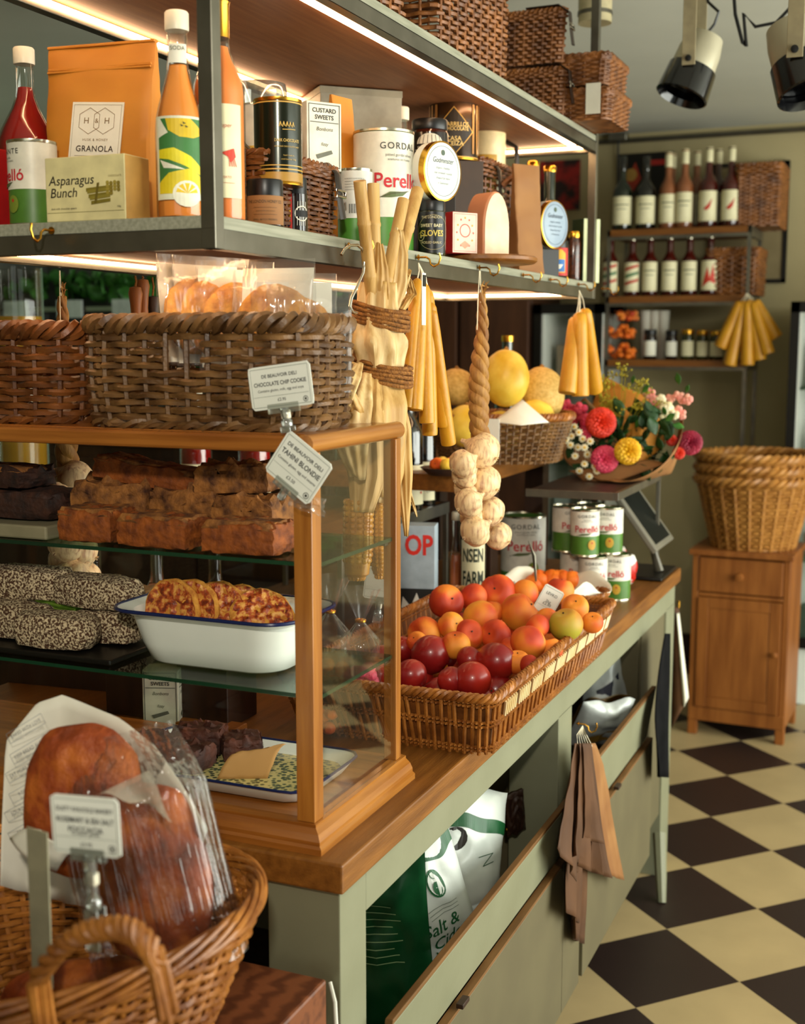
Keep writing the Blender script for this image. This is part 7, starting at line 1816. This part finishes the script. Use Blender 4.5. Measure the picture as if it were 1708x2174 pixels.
# clear tubs and jars on the lowest tier
def tub(label, x0, x1, yt, yb_, dy, mat, z=None):
    a, b = at(x0, yt, Y=QY + dy), at(x1, yt, Y=QY + dy); t = thing('clear_tub', label, 'tub', V(((a.x + b.x) / 2, QY + dy, zs[2] + .001 if z is None else z)), group='clear tubs on the lowest tier'); w_ = b.x - a.x; h = a.z - zs[2] if z is None else a.z - z
    MB().mm((-w_ / 2, -.06, 0), (w_ / 2, .06, h)).build('tub_body', 'pane', t, smooth=False, bevel=.006)
    R = random.Random(x0); m = MB()
    for k in range(40): m.blob((.014, .010, .012), 6, M=TR(R.uniform(-w_ * .42, w_ * .42), R.uniform(-.05, .045), .012 + R.random() * h * .72))
    s_ = m.build('contents', mat, t); s_['kind'] = 'stuff'
    MB().mm((-w_ / 2 - .003, -.063, h), (w_ / 2 + .003, .063, h + .012)).build('lid', 'pane', t, smooth=False); return a.z
tub('clear tub of orange dried fruit at the left of the lowest tier, bottom one', 1272, 1352, 728, 758, .08, 'apricot'); z_ = at(1272, 726, Y=QY + .08).z + .014
tub('clear tub of orange dried fruit stacked on the first one', 1272, 1350, 690, 725, .08, 'apricot', z_); tub('small tub of orange dried fruit topmost of the stack', 1312, 1352, 664, 686, .08, 'peach', at(1272, 690, Y=QY + .08).z + .014)
for k, (x0, x1, yt, dy, mt, lb) in enumerate(((1366, 1394, 700, .07, 'jar_dark', 'dark jar with white label, left of two on the lowest tier'), (1412, 1438, 702, .07, 'jar_dark', 'dark jar with white label, right of two on the lowest tier'), (1446, 1474, 700, .07, 'jar_olive', 'pale jar next to the dark ones on the lowest tier'), (1478, 1504, 702, .07, 'jar_olive', 'pale jar in the middle of the right group, lowest tier'), (1506, 1536, 703, .07, 'jar_olive', 'pale jar at the right end, behind the hanging candles'))):
    a, b = at(x0, yt, Y=QY + dy), at(x1, yt, Y=QY + dy); jar(lb, V(((a.x + b.x) / 2, QY + dy, zs[2] + .001)), (b.x - a.x) / 2, a.z - zs[2], mt, 'black_plastic' if k < 2 else 'gold_foil', .02, (.12, .62), 'paper_white' if k < 2 else 'cream_label', group='jars on the lowest tier', n=18)
for k, x in enumerate((1370, 1388, 1406)):
    a = at(x, 660, Y=QY + .18); tag(MB().lathe([(.02, 0), (.03, a.z - zs[2]), (0, a.z - zs[2])], 16).build('paper_cup', 'paper_white', None, V((a.x, QY + .2, zs[2] + .001))), 'stack of white paper cups on the lowest tier, %s of three' % ('left', 'middle', 'right')[k], 'cups', 'paper cups on the lowest tier')
q = at(1585, 612, Y=QY - .03); cbn = candle_bunch('fan of many yellow candles hanging at the right corner of the far bottle shelf', 1585, 622, ((1528, 738, 1572, 640, 0), (1548, 776, 1578, 640, .0), (1562, 735, 1580, 638, -.01), (1586, 776, 1586, 640, .01), (1604, 728, 1588, 636, -.015), (1612, 765, 1592, 640, .0), (1630, 752, 1596, 640, .01), (1648, 718, 1600, 638, -.01)), QY - .06, 'Y', hh=.030)
for c in cbn.children: pass
# picture, framed poster and fridge on and by the back wall
pf = thing('picture_frame', 'large black-framed picture on the back wall behind the hampers', 'picture', at(1590, 475, Y=YB - .015)); a, b = at(1512, 350, Y=YB) - at(1590, 475, Y=YB), at(1666, 600, Y=YB) - at(1590, 475, Y=YB)
MB().mm((a.x, -.006, b.z), (b.x, .014, a.z)).build('canvas', pbr('poster_paper', '8E7E5A', '7A6A48', sc=4, rough=.8), pf, smooth=False)
fm = MB(); k = .018
fm.mm((a.x, -.012, b.z), (a.x + k, .014, a.z)).mm((b.x - k, -.012, b.z), (b.x, .014, a.z)).mm((a.x, -.012, b.z), (b.x, .014, b.z + k)).mm((a.x, -.012, a.z - k), (b.x, .014, a.z)); fm.build('frame', 'black_metal', pf, smooth=False)
ap_ = thing('poster', 'red and dark poster on the back wall behind the dark wine bottles', 'picture', at(1370, 370, Y=YB - .012))
MB().mm((-.13, -.004, -.10), (.13, .010, .10)).build('board', 'black_metal', ap_, smooth=False); P = Print(); P.poly([(-.11, -.06), (-.05, .06), (-.02, -.02), (-.06, -.08)], 'B83A1E'); P.rect(.0, .04, .12, .065, 'B8281E'); P.disc(-.07, 0, .03, 'C89A4A'); P.build(ap_, face((0, -.005, 0)))
# dark corner behind the shelf end with a red picture
ap2 = thing('poster', 'red picture on the back wall seen past the far end of the lower shelf', 'picture', at(1188, 385, Y=YB - .012)); MB().mm((-.10, -.004, -.14), (.10, .010, .10)).build('board', pbr('red_art', 'A02018', '2A1410', sc=7, rough=.6, lo=.45, hi=.55), ap2, smooth=False)
# tall brown cupboard behind the melons and glass-fronted fridge next to it
x0, x1 = at(690, 700, Y=5.6).x, at(1128, 700, Y=5.6).x
wd = thing('tall_cupboard', 'tall dark brown cupboard against the back wall behind the melons', 'cupboard', ((x0 + x1) / 2, 5.6, 0)); hw2 = (x1 - x0) / 2
MB().mm((-hw2, 0, 0), (hw2, .48, 2.15)).build('carcass', pbr('brown_wood', '4E2E1A', '3C2212', sc=3, st=(8, 8, 1), rough=.5), wd, smooth=False, bevel=.004)
for k in range(3): d_ = MB().mm((-hw2 + .01 + k * hw2 * .667, -.02, .1), (-hw2 - .01 + (k + 1) * hw2 * .667, 0, 2.1)).build('door', 'brown_wood', wd, smooth=False, bevel=.004); MB().lathe([(.008, 0), (.014, .015), (0, .024)], 12, M=TR(-hw2 + .05 + k * hw2 * .667, -.02, 1.1) @ RX(pi / 2)).build('knob', 'brass', d_)
def fridge(name, label, x0, x1, Y, z0, z1, inside, frame='enamel', dp=.4):
    t = thing(name, label, 'fridge', ((x0 + x1) / 2, Y, 0)); h = (x1 - x0) / 2; f = .045
    m = MB(); m.mm((-h, .02, 0), (-h + f, dp, z1)).mm((h - f, .02, 0), (h, dp, z1)).mm((-h, .02, z1 - f), (h, dp, z1)).mm((-h, .02, 0), (h, dp, z0)).mm((-h, dp - .02, 0), (h, dp, z1)); m.build('cabinet', frame, t, smooth=False)
    d_ = MB().mm((-h, 0, z0), (-h + f * .8, .02, z1)).mm((h - f * .8, 0, z0), (h, .02, z1)).mm((-h, 0, z0), (h, .02, z0 + f)).mm((-h, 0, z1 - f), (h, .02, z1)).build('door_frame', 'black_metal', t, smooth=False)
    MB().mm((-h + .03, .008, z0 + .03), (h - .03, .012, z1 - .03)).build('door_glass', 'pane', t, smooth=False)
    for k in range(4): MB().mm((-h + f, .04, z0 + (z1 - z0) * (k + .0) / 4), (h - f, dp - .02, z0 + (z1 - z0) * k / 4 + .012)).build('shelf', 'glass_shelf', t, smooth=False)
    R = random.Random(int(x0 * 100)); 
    for k in range(4):
        x = -h + .08
        while x < h - .08:
            r = R.uniform(.025, .04); hh = R.uniform(.10, .2); o = MB().mm((-r, -.03, 0), (r, .03, hh)).build('packet', flat(R.choice(inside)), t, V((x + r, .14, z0 + (z1 - z0) * k / 4 + .013)), smooth=False, bevel=.006); x += 2 * r + R.uniform(.005, .03)
    return t
fridge('glass_door_fridge', 'white glass-door fridge of packets behind the far bottle shelf', at(1132, 700, Y=5.98 - .4).x, at(1276, 700, Y=5.58).x, 5.58, .25, at(1200, 645, Y=5.58).z, ('C8D2CE', 'A8BAB6', 'D8DCD2', '8A7A62', '4A6A5A', 'BAC6C2'), dp=.5)
fridge('glass_door_fridge', 'white glass-door fridge at the right edge of the photo', at(1672, 800, Y=5.45).x, at(1672, 800, Y=5.45).x + .75, 5.45, .25, at(1690, 640, Y=5.45).z, ('5A6A5A', '6A5A42', '8A8A72', '3A4A3A'), dp=.5)
# veg display behind the left end of the hanging shelf
vd = thing('veg_display', 'grey refrigerated vegetable display with leafy greens, left behind the hanging shelf', 'display fridge', (at(300, 640, Y=4.6).x, 4.6, 0)); h = .95
zt_ = at(285, 618, Y=4.6).z
MB().mm((-h, .1, 0), (h, .7, 1.0)).mm((-h, .55, 1.0), (h, .7, 2.1)).mm((-h - .04, .0, 0), (-h, .7, 2.1)).build('cabinet', pbr('fridge_grey', '565A52', '4A4E48', sc=5, rough=.5), vd, smooth=False)
MB().mm((-h - .05, -.02, 0), (-h + .04, .06, 2.1)).build('black_upright', 'black_metal', vd, smooth=False)
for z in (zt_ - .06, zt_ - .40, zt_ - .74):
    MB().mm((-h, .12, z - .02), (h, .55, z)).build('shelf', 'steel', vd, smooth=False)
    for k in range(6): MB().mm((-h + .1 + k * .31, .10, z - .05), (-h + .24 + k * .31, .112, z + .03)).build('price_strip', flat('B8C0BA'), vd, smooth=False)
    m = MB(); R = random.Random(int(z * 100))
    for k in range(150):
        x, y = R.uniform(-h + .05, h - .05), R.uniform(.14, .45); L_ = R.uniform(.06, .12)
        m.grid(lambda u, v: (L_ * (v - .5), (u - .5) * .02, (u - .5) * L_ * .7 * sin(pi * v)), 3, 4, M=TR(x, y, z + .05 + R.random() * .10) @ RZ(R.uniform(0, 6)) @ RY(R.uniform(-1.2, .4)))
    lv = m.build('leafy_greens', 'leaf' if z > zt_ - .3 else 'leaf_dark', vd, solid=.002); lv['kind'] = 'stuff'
sb = thing('sideboard', 'dark wooden sideboard standing behind the counter, seen through the bread case', 'sideboard', (-2.62, 3.35, 0))
MB().mm((-.95, 0, 0), (.95, .4, 1.22)).build('carcass', 'dark_wood', sb, smooth=False, bevel=.004); MB().mm((-.97, -.015, 1.22), (.97, .41, 1.245)).build('top', 'dark_wood', sb, smooth=False, bevel=.003)
for k in range(4):
    d_ = MB().mm((-.94 + .475 * k, -.018, .08), (-.94 + .475 * k + .46, 0, 1.18)).build('door', 'dark_wood', sb, smooth=False, bevel=.004); MB().lathe([(.007, 0), (.012, .012), (0, .02)], 12, M=TR(-.90 + .475 * k, -.018, .9) @ RX(pi / 2)).build('knob', 'brass', d_)
# glazed window in the left wall
f = MB(); y0w, y1w = 2.6, 4.9
for a, b_ in (((XL, y0w, .7), (XL + .04, y0w + .06, 2.2)), ((XL, y1w - .06, .7), (XL + .04, y1w, 2.2)), ((XL, y0w, .7), (XL + .05, y1w, .76)), ((XL, y0w, 2.14), (XL + .04, y1w, 2.2)), ((XL, (y0w + y1w) / 2 - .03, .7), (XL + .04, (y0w + y1w) / 2 + .03, 2.2))): f.mm(a, b_)
wnd = struct(f.build('window_5', 'sage', smooth=False))
pn = MB().mm((XL + .003, y0w + .06, .76), (XL + .008, y1w - .06, 2.14)).build('sky_pane', lamp('green_daylight', 'A8C8A4', .9), None, smooth=False); pn.parent = wnd

# ================================================================== ceiling: spotlights, cables, round lamp
def spot(label, px, py, Y, tip, sz=1.0, rz=0):
    c = at(px, py, Y=Y); t = thing('ceiling_spotlight', label, 'spotlight', V((c.x, Y, ZC)), rz)
    zc = c.z - ZC
    MB().mm((-.017, -.078, zc - .012), (.017, -.074, 0)).mm((-.017, .074, zc - .012), (.017, .078, 0)).build('bracket', flat('A89A78', .5), t, smooth=False, bevel=.001)
    M_ = TR(0, 0, zc) @ RY(tip) @ RX(-.25)
    MB().lathe([(.03, .085), (.048, .08), (.056, .04), (.058, .0), (.058, -.01)], 26, M=M_).build('rear_housing', 'pale_housing', t)
    MB().lathe([(.058, -.008), (.064, -.01), (.070, -.085), (.066, -.088), (.06, -.07)], 26, M=M_, cap=False).lathe([(0, -.05), (.062, -.05)], 26, M=M_).build('black_hood', pbr('hood_black', '0A0A0C', rough=.18, coat=.6) if 'hood_black' not in MATS else 'hood_black', t)
    MB().lathe([(.008, 0), (.008, .006), (0, .008)], 12, M=TR(0, -.078, zc + .004) @ RX(pi / 2)).build('pivot_knob', 'black_plastic', t)
    MB().tube([(.02, .01, zc + .07), (.05, .0, zc + .10), (.06, .0, zc + .13), (.03, .01, zc + .16), (.02, .01, zc + .2), (.02, .02, 0)], .004, 6).build('flex', 'black_plastic', t)
spot('black and silver spotlight hanging from the ceiling, whole in view', 1472, 140, 3.4, .32); spot('spotlight cut off by the right edge of the photo', 1694, 125, 2.9, -.35)
cq = at(1560, 30, Y=3.3)
tag(MB().tube([V((-.02, 0, ZC - cq.z)), V((.0, 0, 0)), V((.02, 0, -.07)), V((.03, 0, -.08)), V((.02, 0, -.0)), V((.05, .0, -.035)), V((.10, 0, -.03)), V((.15, 0, .02)), V((.20, 0, ZC - cq.z))], .0045, 8).build('ceiling_cable', 'black_plastic', None, cq), 'looping black cable between the two ceiling spotlights', 'cable')
q = at(1262, 50, Y=3.4); rl = thing('ceiling_lamp', 'round cream ceiling lamp behind the far post of the shelf', 'lamp', V((q.x, 3.4, ZC)))
MB().lathe([(.045, 0), (.045, q.z - ZC), (0, q.z - ZC)], 28).build('drum', flat('D2C49A'), rl); MB().lathe([(.047, q.z - ZC + .03), (.047, q.z - ZC + .02)], 28, cap=False).build('band', 'steel', rl)
